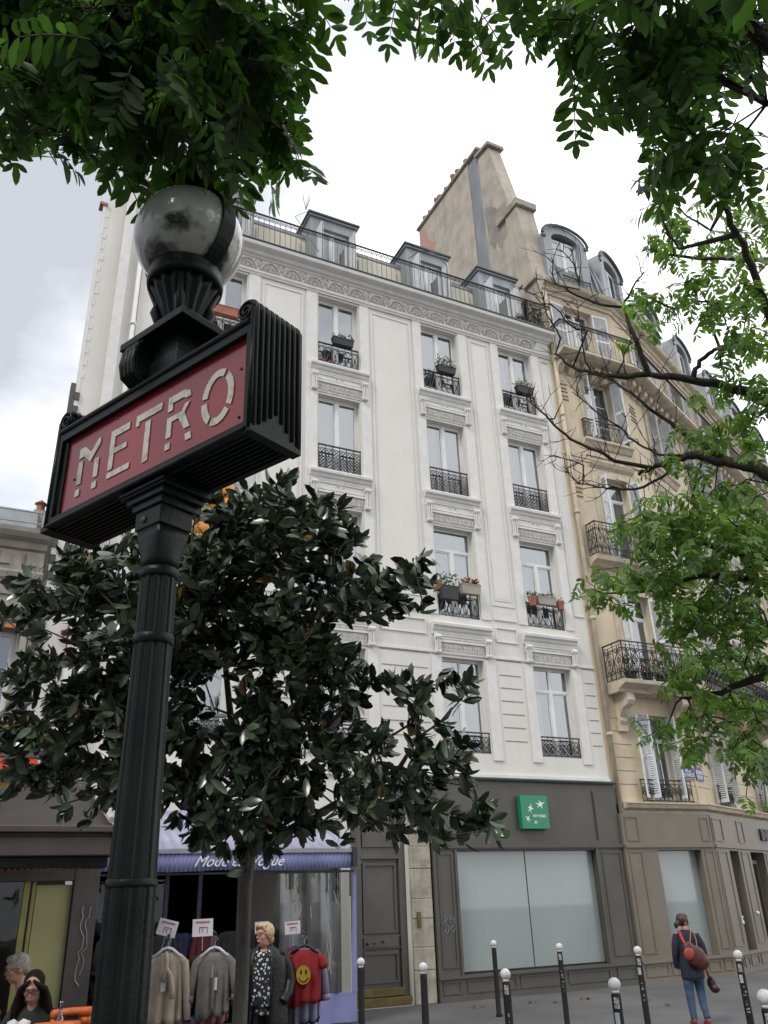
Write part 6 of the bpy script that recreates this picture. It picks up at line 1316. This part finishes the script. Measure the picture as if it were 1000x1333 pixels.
# ---- seated figures
def seated(loc, az, hp, haz, hpitch, jm, hairm, label, longhair, glasses, Sx=1.0, skin=None, arms=None):
    W = thing('person', loc, label, 'person'); P = Pf(loc, az); Q = lambda x, y, z: P(x * Sx, y * Sx, z * Sx)
    H = Pf(Q(*hp), haz, hpitch); H.M = H.M @ Matrix.Scale(1.06, 4); H.q = H.M.to_3x3()
    b = MB(); b.smooth = True; headgeo(b, H); nb = Q(hp[0], hp[1] - .07, hp[2] - .20); b.tube([nb, H(0, -.02, -.05)], [.055, .05], 12, world=True)
    b.loft([ell(Q, 0, yo, z, rx, ry) for z, rx, ry, yo in ((.46, .16, .12, 0), (.70, .14, .1, .0), (.90, .16, .1, .03), (.98, .10, .08, .05), (1.02, .05, .05, .06))])
    for s, (el_, wr) in zip((-1, 1), arms): 
        b.tube([Q(s * .16, .03, .92), Q(*el_), Q(*wr)], [.045, .038, .028], 10, world=True); d_ = Q(*wr) - Q(*el_); hand(b, hframe(Q(*wr), d_, P.q @ Vector((1, 0, 0))), .8, s)
    for s in (-1, 1): b.tube([Q(s * .09, .02, .50), Q(s * .11, .42, .50), Q(s * .11, .44, .08)], [.08, .055, .036], 10, world=True); b.ball(Q(s * .11, .49, .045), .04, .1, .035, 10, 6, world=True, rot=P.q)
    remesh(b.build('body', skin or M_skin, W), .009); facebits(W, H, glasses)
    b = MB(); b.smooth = True; b.ball(H(0, -.030, .036), .090, .096, .100, 18, 12, world=True, rot=H.q)
    if longhair:
        for s in (-1, 1): b.tube([H(s * .010, .075, .100), H(s * .055, .078, .060), H(s * .092, .025, 0), H(s * .110, .0, -.10), H(s * .128, .0, -.22), H(s * .125, .03, -.34), H(s * .11, .05, -.42)], [.010, .024, .036, .050, .055, .045, .02], 10, world=True)
        b.tube([H(0, -.06, .03), H(0, -.10, -.08), H(0, -.11, -.26), H(0, -.10, -.38)], [.055, .07, .085, .05], 12, world=True)
    else:
        b.ball(H(0, .035, .092), .072, .055, .038, 12, 8, world=True, rot=H.q); b.ball(H(0, -.075, -.03), .064, .045, .05, 12, 8, world=True, rot=H.q)
    remesh(b.build('hair', hairm, W), .008, 1)
    b = MB(); b.smooth = True; b.loft([ell(Q, 0, yo, z, rx, ry, 22) for z, rx, ry, yo in ((.44, .19, .15, 0), (.55, .19, .15, 0), (.72, .18, .14, .0), (.86, .20, .14, .02), (.95, .19, .12, .03), (1.0, .11, .085, .05), (1.05, .065, .065, .06))])
    for s, (el_, wr) in zip((-1, 1), arms): m3 = tuple(e_ + (w_ - e_) * .9 for e_, w_ in zip(el_, wr)); b.tube([Q(s * .17, .03, .94), Q(*el_), Q(*m3)], [.068, .060, .046], 12, world=True)
    remesh(b.build('jacket', jm, W), .012, 1)
    b = MB(); b.smooth = True
    for s in (-1, 1): b.tube([Q(s * .09, 0, .50), Q(s * .115, .42, .50), Q(s * .11, .45, .10)], [.10, .075, .055], 12, world=True)
    b.build('trousers', M_blk, W); return W, Q, H
p = at(54, 1273, 7.7)
Wr, Qr, Hr = seated((p.x, p.y + .14, .16), R_(-112), (0, .16, 1.145), R_(-106), R_(-22), mat('dark_green_jacket', (.028, .034, .028), .85, (.020, .025, .02), 8, .3, 30), mat('dark_brown_hair', (.010, .006, .005), .7, (.016, .010, .008), 25, .4, 60, stretch=(1, 1, .3), spec=.15),
    'dark haired woman in glasses and green jacket reading at a cafe table', True, M_iron, arms=(((-.30, .12, .68), (-.08, .42, .82)), ((.30, .12, .68), (.08, .42, .82))))
BK = thing('book', Qr(-.05, .44, .86), 'small open white book held by the reading woman', 'book')
b = MB(); b.smooth = True
for s in (-1, 1): b.add([Qr(.02, .42, .80), Qr(.02, .40, .90), Qr(.02 + s * .04, .40, .925), Qr(.02 + s * .10, .38, .90), Qr(.02 + s * .10, .42, .80), Qr(.02 + s * .04, .43, .82)], [(0, 1, 2, 5), (5, 2, 3, 4)], True)
b.build('pages', M_tag, BK, recalc=False, sol=.008)
p = at(30, 1262, 8.3)
Wo, Qo, Ho = seated((p.x + .10, p.y, .03), R_(175), (0, .14, 1.25), R_(188), R_(-12), mat('black_jacket', (.015, .015, .017), .8), mat('silver_grey_hair', (.40, .37, .32), .5, (.22, .20, .18), 24, .5, 60),
    'grey haired man in glasses and dark jacket eating, turned to the left', False, M_iron, Sx=1.12, arms=(((-.22, .16, .72), (-.06, .30, .95)), ((.22, .10, .70), (.08, .36, .82))))
tp = thing('plate', (pt2.x, pt2.y, .91), 'white plate of yellow food before the grey haired man', 'plate'); b = MB(Fr((pt2.x, pt2.y, 0), 0)); b.smooth = True; b.lathe([(.05, .912), (.11, .925), (.112, .93), (.05, .918)], 0, 0, 24); b.build('dish', M_tag, tp)
b = MB(Fr((pt2.x, pt2.y, 0), 0)); b.smooth = True; b.ball((0, 0, .935), .07, .06, .018); b.build('food', mat('yellow_food', (.50, .33, .05), .6), tp)
# ================================================================== TREES
def blobpts(blobs, dens, dep, dj, rng, surf=.5):
    pts = []
    for (x, y, r, *q) in blobs:
        dd = q[0] if q else dep; R = r / FPX * dd; c = np.array(at(x, y, dd + rng.uniform(-dj, dj) * .4)); n = max(1, int(dens * r * r))
        v = rng.normal(0, 1, (n, 3)); v /= np.linalg.norm(v, axis=1, keepdims=True); rad = R * rng.uniform(0, 1, (n, 1)) ** surf
        v = v * rad; f = np.array(fwd); v += np.outer(v @ f, f) * max(0, dj / max(R, .05) - 1) * .8
        pts.append(c + v)
    return np.concatenate(pts)
# ---- magnolia
MG = thing('magnolia_tree', (2.45, 7.87, 0), 'small magnolia tree with glossy dark green leaves on a slim grey trunk', 'tree')
rng = np.random.default_rng(5)
mb_ = [(330, 690, 70), (385, 665, 45), (300, 660, 34), (430, 690, 42), (250, 740, 70), (380, 750, 85), (300, 780, 80), (460, 760, 50), (520, 770, 42), (552, 745, 28), (150, 720, 42), (95, 745, 42), (45, 770, 36), (140, 790, 48), (90, 800, 26), (190, 800, 55), (230, 850, 60), (150, 850, 42), (145, 900, 46), (90, 850, 26),
       (75, 900, 52), (20, 880, 26), (25, 930, 34), (110, 950, 55), (60, 980, 50), (130, 1010, 50), (40, 1020, 30), (190, 960, 60), (240, 940, 42), (350, 850, 62), (410, 830, 60), (450, 880, 40), (400, 900, 50), (440, 940, 42), (340, 950, 55), (300, 1010, 62), (260, 1050, 42), (240, 1010, 40),
       (370, 1020, 60), (430, 1000, 45), (480, 960, 30), (520, 905, 22), (560, 910, 22), (596, 890, 22), (560, 960, 30), (600, 985, 24), (510, 1010, 42), (560, 1040, 38), (470, 1060, 40), (610, 1060, 28), (530, 1070, 26), (400, 1055, 30), (300, 1075, 34), (355, 1080, 22), (630, 1050, 18), (330, 1105, 18, 6.8)]
tips = blobpts(mb_, .0106, 6.6, .75, rng, .42)
tips = np.array([t for t in tips if t[2] > 1.9])
path = [(2.45, 7.87, 0), (2.44, 7.86, .7), (2.46, 7.87, 1.4), (2.45, 7.85, 2.05), (2.47, 7.83, 2.35)]
rad = [.085, .068, .062, .062, .066]
def P_(x, y, d): return tuple(at(x, y, d))
limbs = [[P_(300, 1075, 6.9), P_(255, 1000, 6.7), P_(200, 940, 6.5)], [P_(322, 1040, 7.0), P_(300, 930, 6.9), P_(290, 830, 6.8), P_(300, 740, 6.9)], [P_(345, 1060, 7.0), P_(380, 960, 6.8), P_(400, 860, 6.6), P_(410, 760, 6.7)], [P_(370, 1085, 6.8), P_(450, 1040, 6.5), P_(520, 1000, 6.4)], [P_(330, 1050, 7.2), P_(350, 900, 7.6), P_(340, 760, 7.6)]]
seeds = [(p, i - 1, r) for i, (p, r) in enumerate(zip(path, rad))]
for lm in limbs:
    pr = 4; r0 = .040
    for p in lm: seeds.append((p, pr, r0)); pr = len(seeds) - 1; r0 *= .72
b = MB(); b.smooth = True; NP = grow(b, seeds, tips, r_tip=.0055, expo=.40, rmax=.05, seed=2, alpha=.25); b.build('trunk', mat('magnolia_bark', (.105, .095, .078), .9, (.045, .04, .034), 9, .5, 40, stretch=(1, 1, .5), mixr=(.3, .7)), MG, recalc=False)
ctr = np.array(at(330, 880, 6.9)); Pl = []; Dl = []; 
for t in tips:
    o = t - ctr; o = o / (np.linalg.norm(o) + 1e-6); ax = o * .7 + np.array([0, 0, .45]) + rng.normal(0, .35, 3); ax /= np.linalg.norm(ax)
    k = rng.integers(8, 14)
    for j in range(k):
        a = j * 2.4 + rng.uniform(0, 6); s = np.cross(ax, [.3, .5, .8]); s /= np.linalg.norm(s); u = np.cross(ax, s)
        tilt = rng.uniform(.6, 1.35); d = ax * math.cos(tilt) + (s * math.cos(a) + u * math.sin(a)) * math.sin(tilt) + np.array([0, 0, -.22]); Pl.append(t - ax * rng.uniform(0, .09)); Dl.append(d)
Pl = np.array(Pl); Dl = np.array(Dl); mi = (rng.uniform(0, 1, len(Pl)) < .010).astype(int)
leaves_obj('crown', [M_magL, M_magY], MG, Pl, Dl, (.105, .18), .44, fold=.08, matidx=mi, rng=rng, curl=.16)
print('magnolia tips', len(tips), 'leaves', len(Pl))
# ---- wingnuts: drooping compound leaves
def compound(tips, dirs, rng, Lr, nl, llen, wdt, droop=.45, rachis=None, term=True):
    P = []; D = []; S = []; U = []
    for t, d in zip(tips, dirs):
        L_ = rng.uniform(*Lr); n = int(rng.integers(*nl)); d = d / np.linalg.norm(d); side = np.cross(d, [0, 0, 1.0]); side = side / (np.linalg.norm(side) + 1e-6); side += rng.normal(0, .22, 3); side -= d * side.dot(d); side /= np.linalg.norm(side)
        pos = t.copy(); cur = d.copy(); path = [pos.copy()]
        for j in range(n):
            f = j / (n - 1); pos = pos + cur * L_ / n; cur = cur + np.array([0, 0, -droop / n * 1.6]); cur /= np.linalg.norm(cur); path.append(pos.copy())
            nn = np.cross(side, cur); sz = llen * (.62 + .55 * math.sin(math.pi * (f * .8 + .15))) * rng.uniform(.85, 1.12)
            for s in (-1, 1):
                ld = side * s * .95 + cur * .42 + np.array([0, 0, -.32]) + rng.normal(0, .10, 3); P.append(pos); D.append(ld); S.append(sz); U.append(nn)
        P.append(pos); D.append(cur); S.append(llen * .9); U.append(np.cross(side, cur))
        if rachis is not None: rachis.tube([tuple(p) for p in path[::2]], [.0035] * (len(path[::2]) - 1) + [.002], 3, cap=False, world=True)
    return np.array(P), np.array(D), np.array(S), np.array(U)
rng = np.random.default_rng(12)
top = [(30, 30, 62), (100, 40, 70), (170, 30, 60), (40, 105, 50), (15, 160, 32), (110, 110, 52), (170, 115, 55), (230, 60, 62), (240, 130, 52), (140, 165, 36), (95, 190, 20), (60, 165, 22), (190, 175, 42), (128, 215, 14), (150, 235, 12), (260, 190, 45), (300, 40, 60), (310, 110, 52), (320, 170, 44), (355, 150, 26), (290, 212, 20), (345, 205, 26), (365, 30, 42), (380, 80, 18), (375, 175, 16), (235, 200, 18), (330, 225, 14), (395, 20, 20),
       (465, 5, 22, 4.6), (520, 15, 24, 4.3), (560, 10, 26, 4.3), (545, 45, 12, 4.1), (600, 10, 26, 4.2), (640, 12, 20, 4.2), (610, 42, 12, 4.1), (700, 8, 26, 4.3), (740, 25, 34, 4.1), (725, 60, 12, 4.1), (790, 30, 42, 4.0), (770, 85, 26, 3.9), (840, 40, 52, 3.9), (830, 100, 34, 3.9), (815, 150, 18, 3.8), (900, 40, 55, 4.1), (890, 110, 40, 4.1), (960, 30, 50, 4.2), (965, 85, 30, 4.2), (880, 165, 34, 4.2), (930, 150, 24, 4.4), (985, 60, 30, 4.4), (900, 215, 34, 4.5), (950, 220, 30, 4.6), (870, 235, 18, 4.4), (975, 195, 16, 4.5), (940, 260, 22, 4.8), (990, 245, 20, 4.8), (890, 262, 14, 4.7)]
tipsT = blobpts(top, .0088, 3.75, .7, rng, .5) + np.array([0, 0, .11])
T1 = thing('wingnut_tree', (2.6, -2.2, 0), 'large wingnut tree leaning over from behind with drooping feathery leaves along the top', 'tree')
# unseen part of the crown, added over and behind the viewer to shade the foreground
n_ = 1500; a = rng.uniform(0, 2 * math.pi, n_); r_ = 8.5 * rng.uniform(0, 1, n_) ** .5
over = np.stack([1.2 + r_ * np.cos(a), -2.6 + r_ * np.sin(a), 5.2 + rng.uniform(-.4, 2.6, n_) - .035 * r_ ** 2], 1)
over = np.array([p for p in over if not (p[1] > .15 * 0 and (rgt.x * p[0] + rgt.y * p[1]) is not None and ((fwd.x * p[0] + fwd.y * p[1] + fwd.z * (p[2] - 1.9)) > .2) and abs((upv.x * p[0] + upv.y * p[1] + upv.z * (p[2] - 1.9)) / (fwd.x * p[0] + fwd.y * p[1] + fwd.z * (p[2] - 1.9))) < .80)])
tk = [(2.6, -2.2, 0), (2.55, -2.15, 1.2), (2.4, -2.0, 2.6), (2.2, -1.7, 3.9), (1.9, -1.2, 5.0)]
sd_ = [(p, i - 1, r) for i, (p, r) in enumerate(zip(tk, (.28, .23, .20, .18, .15)))]
for lm in ([(1.2, .2, 5.7), (.8, 1.4, 5.6), tuple(at(330, -60, 4.3)), tuple(at(260, 60, 4.0)), tuple(at(235, 130, 3.8))], [(2.6, .4, 5.4), (3.0, 1.4, 5.2), tuple(at(835, -90, 4.4)), tuple(at(857, 30, 4.2)), tuple(at(876, 75, 4.2)), tuple(at(893, 112, 4.3)), tuple(at(909, 155, 4.4)), tuple(at(918, 205, 4.5))], [(1.8, -3.6, 6.0), (1.5, -5.5, 6.5)], [(.2, -1.8, 5.9), (-1.8, -1.6, 6.3)], [(3.6, -1.6, 6), (5.2, -1.2, 6.4)]):
    pr = 4; r0 = .07
    for k, p in enumerate(lm): seeds_r = r0 if k < 3 else r0 * .6; sd_.append((p, pr, max(.010, seeds_r))); pr = len(sd_) - 1; r0 *= .66
b = MB(); b.smooth = True; allt = np.concatenate([tipsT, over]); NP = grow(b, sd_, allt, r_tip=.0035, expo=.38, rmax=.06, seed=4, alpha=.2, segl=.35)
b.build('trunk', M_wood, T1, recalc=False)
def dirs_for(t, rng, out=(0, 0, 0), dn=-.75, h=.8): d = rng.normal(0, 1, (len(t), 3)) * h; d[:, 2] = dn + rng.normal(0, .35, len(t)); return d
rc = MB(); dT = dirs_for(tipsT, rng, dn=-.45)
P1, D1, S1, U1 = compound(tipsT - dT / np.linalg.norm(dT, axis=1, keepdims=True) * .08, dT, rng, (.20, .34), (5, 8), .108, .5, .5, rc)
P2, D2, S2_a, U2 = compound(over, dirs_for(over, rng), rng, (.35, .5), (5, 7), .23, .4, .5, None)
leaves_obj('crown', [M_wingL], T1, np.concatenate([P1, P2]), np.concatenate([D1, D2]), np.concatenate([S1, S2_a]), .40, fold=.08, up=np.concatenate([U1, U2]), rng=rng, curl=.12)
rc.build('leaf_stalks', M_ped, T1, recalc=False)['kind'] = 'stuff'
b = MB(); b.smooth = True      # hanging strings of winged fruit
for x, y, d in ((587, 50, 4.1), (62, 105, 3.6), (392, 150, 3.6), (268, 235, 3.5), (300, 258, 3.5)):
    p = at(x, y, d)
    for k in range(14): b.ball(p + Vector((.006 * math.sin(k * 2), 0, .012 * (7 - k))), .0055, n=5, m=4, world=True)
b.build('fruit_string', mat('fruit_green', (.08, .10, .03), .6), T1)
print('top leaflets', len(P1), len(P2))
# ---- the street wingnut on the right
rng = np.random.default_rng(31)
base = Vector((9.9, 3.9, 0)); T2 = thing('wingnut_tree', base, 'street wingnut tree at the right edge with bare lower twigs and bright green leaves', 'tree')
D0 = 8.6
tr_ = [tuple(base), (9.92, 3.95, 1.6), (9.95, 4.0, 3.2), (9.9, 4.1, 4.6), (9.8, 4.3, 6.0), (9.7, 4.6, 7.6), (9.6, 4.8, 9.2)]
sd_ = [(p, i - 1, r) for i, (p, r) in enumerate(zip(tr_, (.24, .20, .18, .17, .15, .12, .08)))]
lr = np.random.default_rng(77); TW = []
def limb(pts, pr, r0, r1):
    P = [np.array(p, float) for p in pts]; n = len(P)
    for k in range(n):
        q = at(*P[k])
        if k:       # a gently wandering curve between the marked points
            a0, a1, a2, a3 = P[max(k - 2, 0)], P[k - 1], P[k], P[min(k + 1, n - 1)]
            for t in (.34, .67):
                m = .5 * ((2 * a1) + (-a0 + a2) * t + (2 * a0 - 5 * a1 + 4 * a2 - a3) * t * t + (-a0 + 3 * a1 - 3 * a2 + a3) * t ** 3); w_ = np.array(at(*m)) + lr.normal(0, .010, 3)
                sd_.append((tuple(w_), pr, r0 + (r1 - r0) * (k - 1 + t) / max(1, n - 1))); pr = len(sd_) - 1
                if m[0] < 905 and lr.uniform() < .9:
                    for _ in range(2): TW.append((w_, pr, np.array(P[k] - P[k - 1])))
        sd_.append((tuple(q), pr, r0 + (r1 - r0) * k / max(1, n - 1))); pr = len(sd_) - 1
    return pr
def limb_old(pts, pr, r0, r1):
    n = len(pts)
    for k, (x, y, d) in enumerate(pts): sd_.append((tuple(at(x, y, d)), pr, r0 + (r1 - r0) * k / max(1, n - 1))); pr = len(sd_) - 1
    return pr
L1 = limb([(1060, 570, 8.2), (1000, 524, 8.3), (965, 508, 8.4), (931, 498, 8.5), (888, 492, 8.5), (845, 487, 8.6), (802, 489, 8.7), (770, 484, 8.8), (746, 478, 8.9), (723, 462, 9.0)], 4, .062, .010)
j845 = L1 - 12
u1 = limb([(834, 460, 8.6), (825, 435, 8.6), (812, 400, 8.7), (823, 376, 8.7), (838, 354, 8.7)], j845, .028, .007)
limb([(790, 398, 8.7), (762, 389, 8.8), (735, 374, 8.8), (722, 366, 8.9), (718, 335, 8.9)], u1 - 6, .020, .005)
limb([(755, 377, 8.8), (748, 345, 8.8), (725, 325, 8.8)], u1 + 9, .010, .004)
limb([(765, 430, 8.8), (745, 425, 8.8), (722, 400, 8.9), (705, 395, 8.9), (690, 380, 8.9)], L1 - 3, .012, .004)
limb([(730, 440, 9.0), (712, 410, 9.0), (708, 385, 9.0)], L1, .010, .004)
limb([(762, 470, 8.8), (757, 430, 8.8), (750, 390, 8.8)], L1 - 6, .010, .004)
limb([(812, 470, 8.6), (822, 440, 8.6), (815, 425, 8.6)], L1 - 9, .010, .004)
limb([(855, 392, 8.6), (880, 402, 8.6), (908, 392, 8.6), (935, 395, 8.5), (1000, 400, 8.5)], u1 - 6, .012, .012)
L2 = limb([(1060, 640, 7.8), (1000, 618, 8.0), (970, 606, 8.1), (944, 600, 8.2), (915, 594, 8.3), (894, 593, 8.3), (878, 598, 8.4), (865, 603, 8.4), (848, 609, 8.5), (832, 618, 8.6)], 3, .070, .018)
limb([(800, 600, 8.6), (779, 587, 8.6), (750, 575, 8.7), (729, 560, 8.7), (710, 540, 8.7), (693, 526, 8.8), (688, 505, 8.8)], L2 - 3, .020, .006)
limb([(722, 545, 8.7), (732, 522, 8.7)], L2 + 12, .009, .004)
limb([(915, 580, 8.3), (891, 565, 8.4), (865, 545, 8.5), (838, 525, 8.5), (812, 506, 8.6), (789, 491, 8.7), (765, 486, 8.7)], L2 - 18, .026, .007)
limb([(870, 615, 8.4), (838, 634, 8.5), (810, 637, 8.5), (785, 634, 8.6), (759, 630, 8.6), (745, 622, 8.6), (732, 606, 8.7)], L2 - 6, .016, .005)
limb([(760, 605, 8.6), (745, 600, 8.6), (715, 592, 8.7)], len(sd_) - 7, .008, .004)
limb([(858, 592, 8.4), (838, 582, 8.5), (818, 570, 8.5), (800, 552, 8.5), (770, 530, 8.6), (745, 510, 8.6)], L2 - 12, .014, .005)
limb([(900, 650, 8.3), (915, 640, 8.3), (915, 615, 8.3)], L2 - 15, .010, .006)
limb([(1060, 340, 8.0), (1000, 338, 8.1), (950, 337, 8.2), (891, 334, 8.4), (860, 329, 8.5), (842, 324, 8.6)], 5, .030, .006)
limb([(1040, 460, 7.5), (1010, 430, 7.6), (997, 395, 7.6), (978, 345, 7.5), (960, 305, 7.4), (943, 267, 7.3), (930, 235, 7.2), (918, 205, 7.1)], 5, .045, .02)
limb([(884, 324, 7.8), (866, 295, 7.8), (859, 260, 7.8), (855, 240, 7.8)], len(sd_) - 10, .014, .005)
limb([(925, 300, 7.5), (900, 285, 7.6), (880, 270, 7.6)], len(sd_) - 17, .012, .006)
L3 = limb([(1060, 720, 8.0), (1000, 727, 8.1), (960, 718, 8.2), (930, 712, 8.3), (900, 700, 8.3), (870, 690, 8.4)], 3, .06, .014)
L4 = limb([(1060, 760, 7.8), (1000, 756, 8.0), (950, 752, 8.1), (900, 752, 8.2), (850, 768, 8.3), (800, 772, 8.4)], 3, .05, .010)
L5 = limb([(1060, 880, 8.0), (1000, 880, 8.0), (950, 895, 8.1), (910, 905, 8.2), (880, 915, 8.3)], 2, .05, .012)
limb([(905, 480, 8.5), (918, 465, 8.5), (930, 455, 8.4), (945, 450, 8.4), (960, 440, 8.3)], L1 - 16, .026, .014)
rb = [(850, 300, 20), (880, 300, 22), (905, 318, 16), (960, 300, 34), (990, 330, 20), (870, 330, 12), (925, 345, 14), (895, 370, 16), (868, 380, 10), (880, 395, 20), (905, 405, 16), (850, 425, 10), (835, 388, 12), (805, 412, 8), (940, 400, 24), (975, 390, 22), (985, 440, 22), (950, 450, 26), (960, 490, 24), (990, 510, 26), (970, 540, 24), (905, 510, 10), (830, 432, 9),
      (900, 560, 14), (930, 570, 22), (960, 580, 20), (850, 600, 9), (900, 615, 18), (940, 640, 26), (980, 650, 30), (880, 640, 12), (860, 665, 26), (840, 690, 26), (900, 680, 34), (950, 690, 38), (990, 700, 30), (870, 715, 34), (920, 735, 36), (970, 745, 36), (800, 692, 12), (818, 680, 12), (790, 745, 16), (765, 762, 16), (785, 780, 14), (800, 790, 10), (755, 775, 8), (820, 745, 22), (845, 755, 22), (860, 770, 18), (900, 790, 36), (880, 815, 18), (950, 800, 40), (990, 810, 30), (940, 840, 26), (985, 860, 28), (920, 860, 16), (880, 850, 18), (905, 870, 14),
      (880, 880, 20), (910, 900, 20), (950, 910, 26), (985, 920, 26), (900, 935, 22), (930, 950, 26), (960, 965, 26), (990, 980, 22), (870, 950, 16), (855, 962, 10), (880, 970, 12), (915, 975, 12), (990, 1015, 14), (995, 1050, 10)]
tipsR = blobpts(rb, .025, 8.2, .8, rng, .55)
# the rest of its crown beyond the frame
n_ = 420; a = rng.uniform(0, 2 * math.pi, n_); r_ = rng.uniform(.4, 3.0, n_); more = np.stack([10.6 + r_ * np.cos(a), 3.8 + r_ * np.sin(a), 3.4 + rng.uniform(0, 7.5, n_)], 1)
ok = []
for p in more:
    c = Vector(p) - Vector((0, 0, CAMH)); z = c.dot(fwd); x = 500 + FPX * c.dot(rgt) / z if z > .1 else 9999
    if x > 1015: ok.append(p)
more = np.array(ok)
b = MB(); b.smooth = True
for w_, pr, dr_ in TW:      # fine bare twigs along the limbs
    g = np.array(rgt) * dr_[0] - np.array(upv) * dr_[1]; g /= np.linalg.norm(g) + 1e-6
    d = g * .6 + lr.normal(0, .7, 3) + np.array([0, 0, .25]); d /= np.linalg.norm(d); L_ = lr.uniform(.10, .42); pp = [w_]; 
    for k in range(4): d = d + lr.normal(0, .22, 3); d /= np.linalg.norm(d); pp.append(pp[-1] + d * L_ / 4)
    b.tube([tuple(q) for q in pp], [.0055, .0045, .004, .003, .002], 4, world=True)
    if L_ > .25: e = d + lr.normal(0, .5, 3); b.tube([tuple(pp[2]), tuple(pp[2] + e * .06), tuple(pp[2] + e * .12 + np.array([0, 0, .02]))], [.0035, .003, .002], 4, world=True)
NP = grow(b, sd_, np.concatenate([tipsR, more]), r_tip=.0042, expo=.36, rmax=.04, seed=8, alpha=.15, segl=.3, sides=8)
b.build('trunk', M_wood, T2, recalc=False)
dR = dirs_for(tipsR, rng, dn=-.35, h=.8); P3, D3, S3_, U3 = compound(tipsR - dR / np.linalg.norm(dR, axis=1, keepdims=True) * .10, dR, rng, (.18, .30), (5, 7), .098, .36, .4)
P4, D4, S4, U4 = compound(more, dirs_for(more, rng), rng, (.3, .4), (4, 6), .16, .4, .4)
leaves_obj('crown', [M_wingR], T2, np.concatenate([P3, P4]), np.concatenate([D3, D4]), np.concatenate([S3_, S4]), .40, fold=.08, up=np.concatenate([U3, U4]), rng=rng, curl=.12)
print('right leaflets', len(P3), len(P4))
print('objects', len(bpy.data.objects))
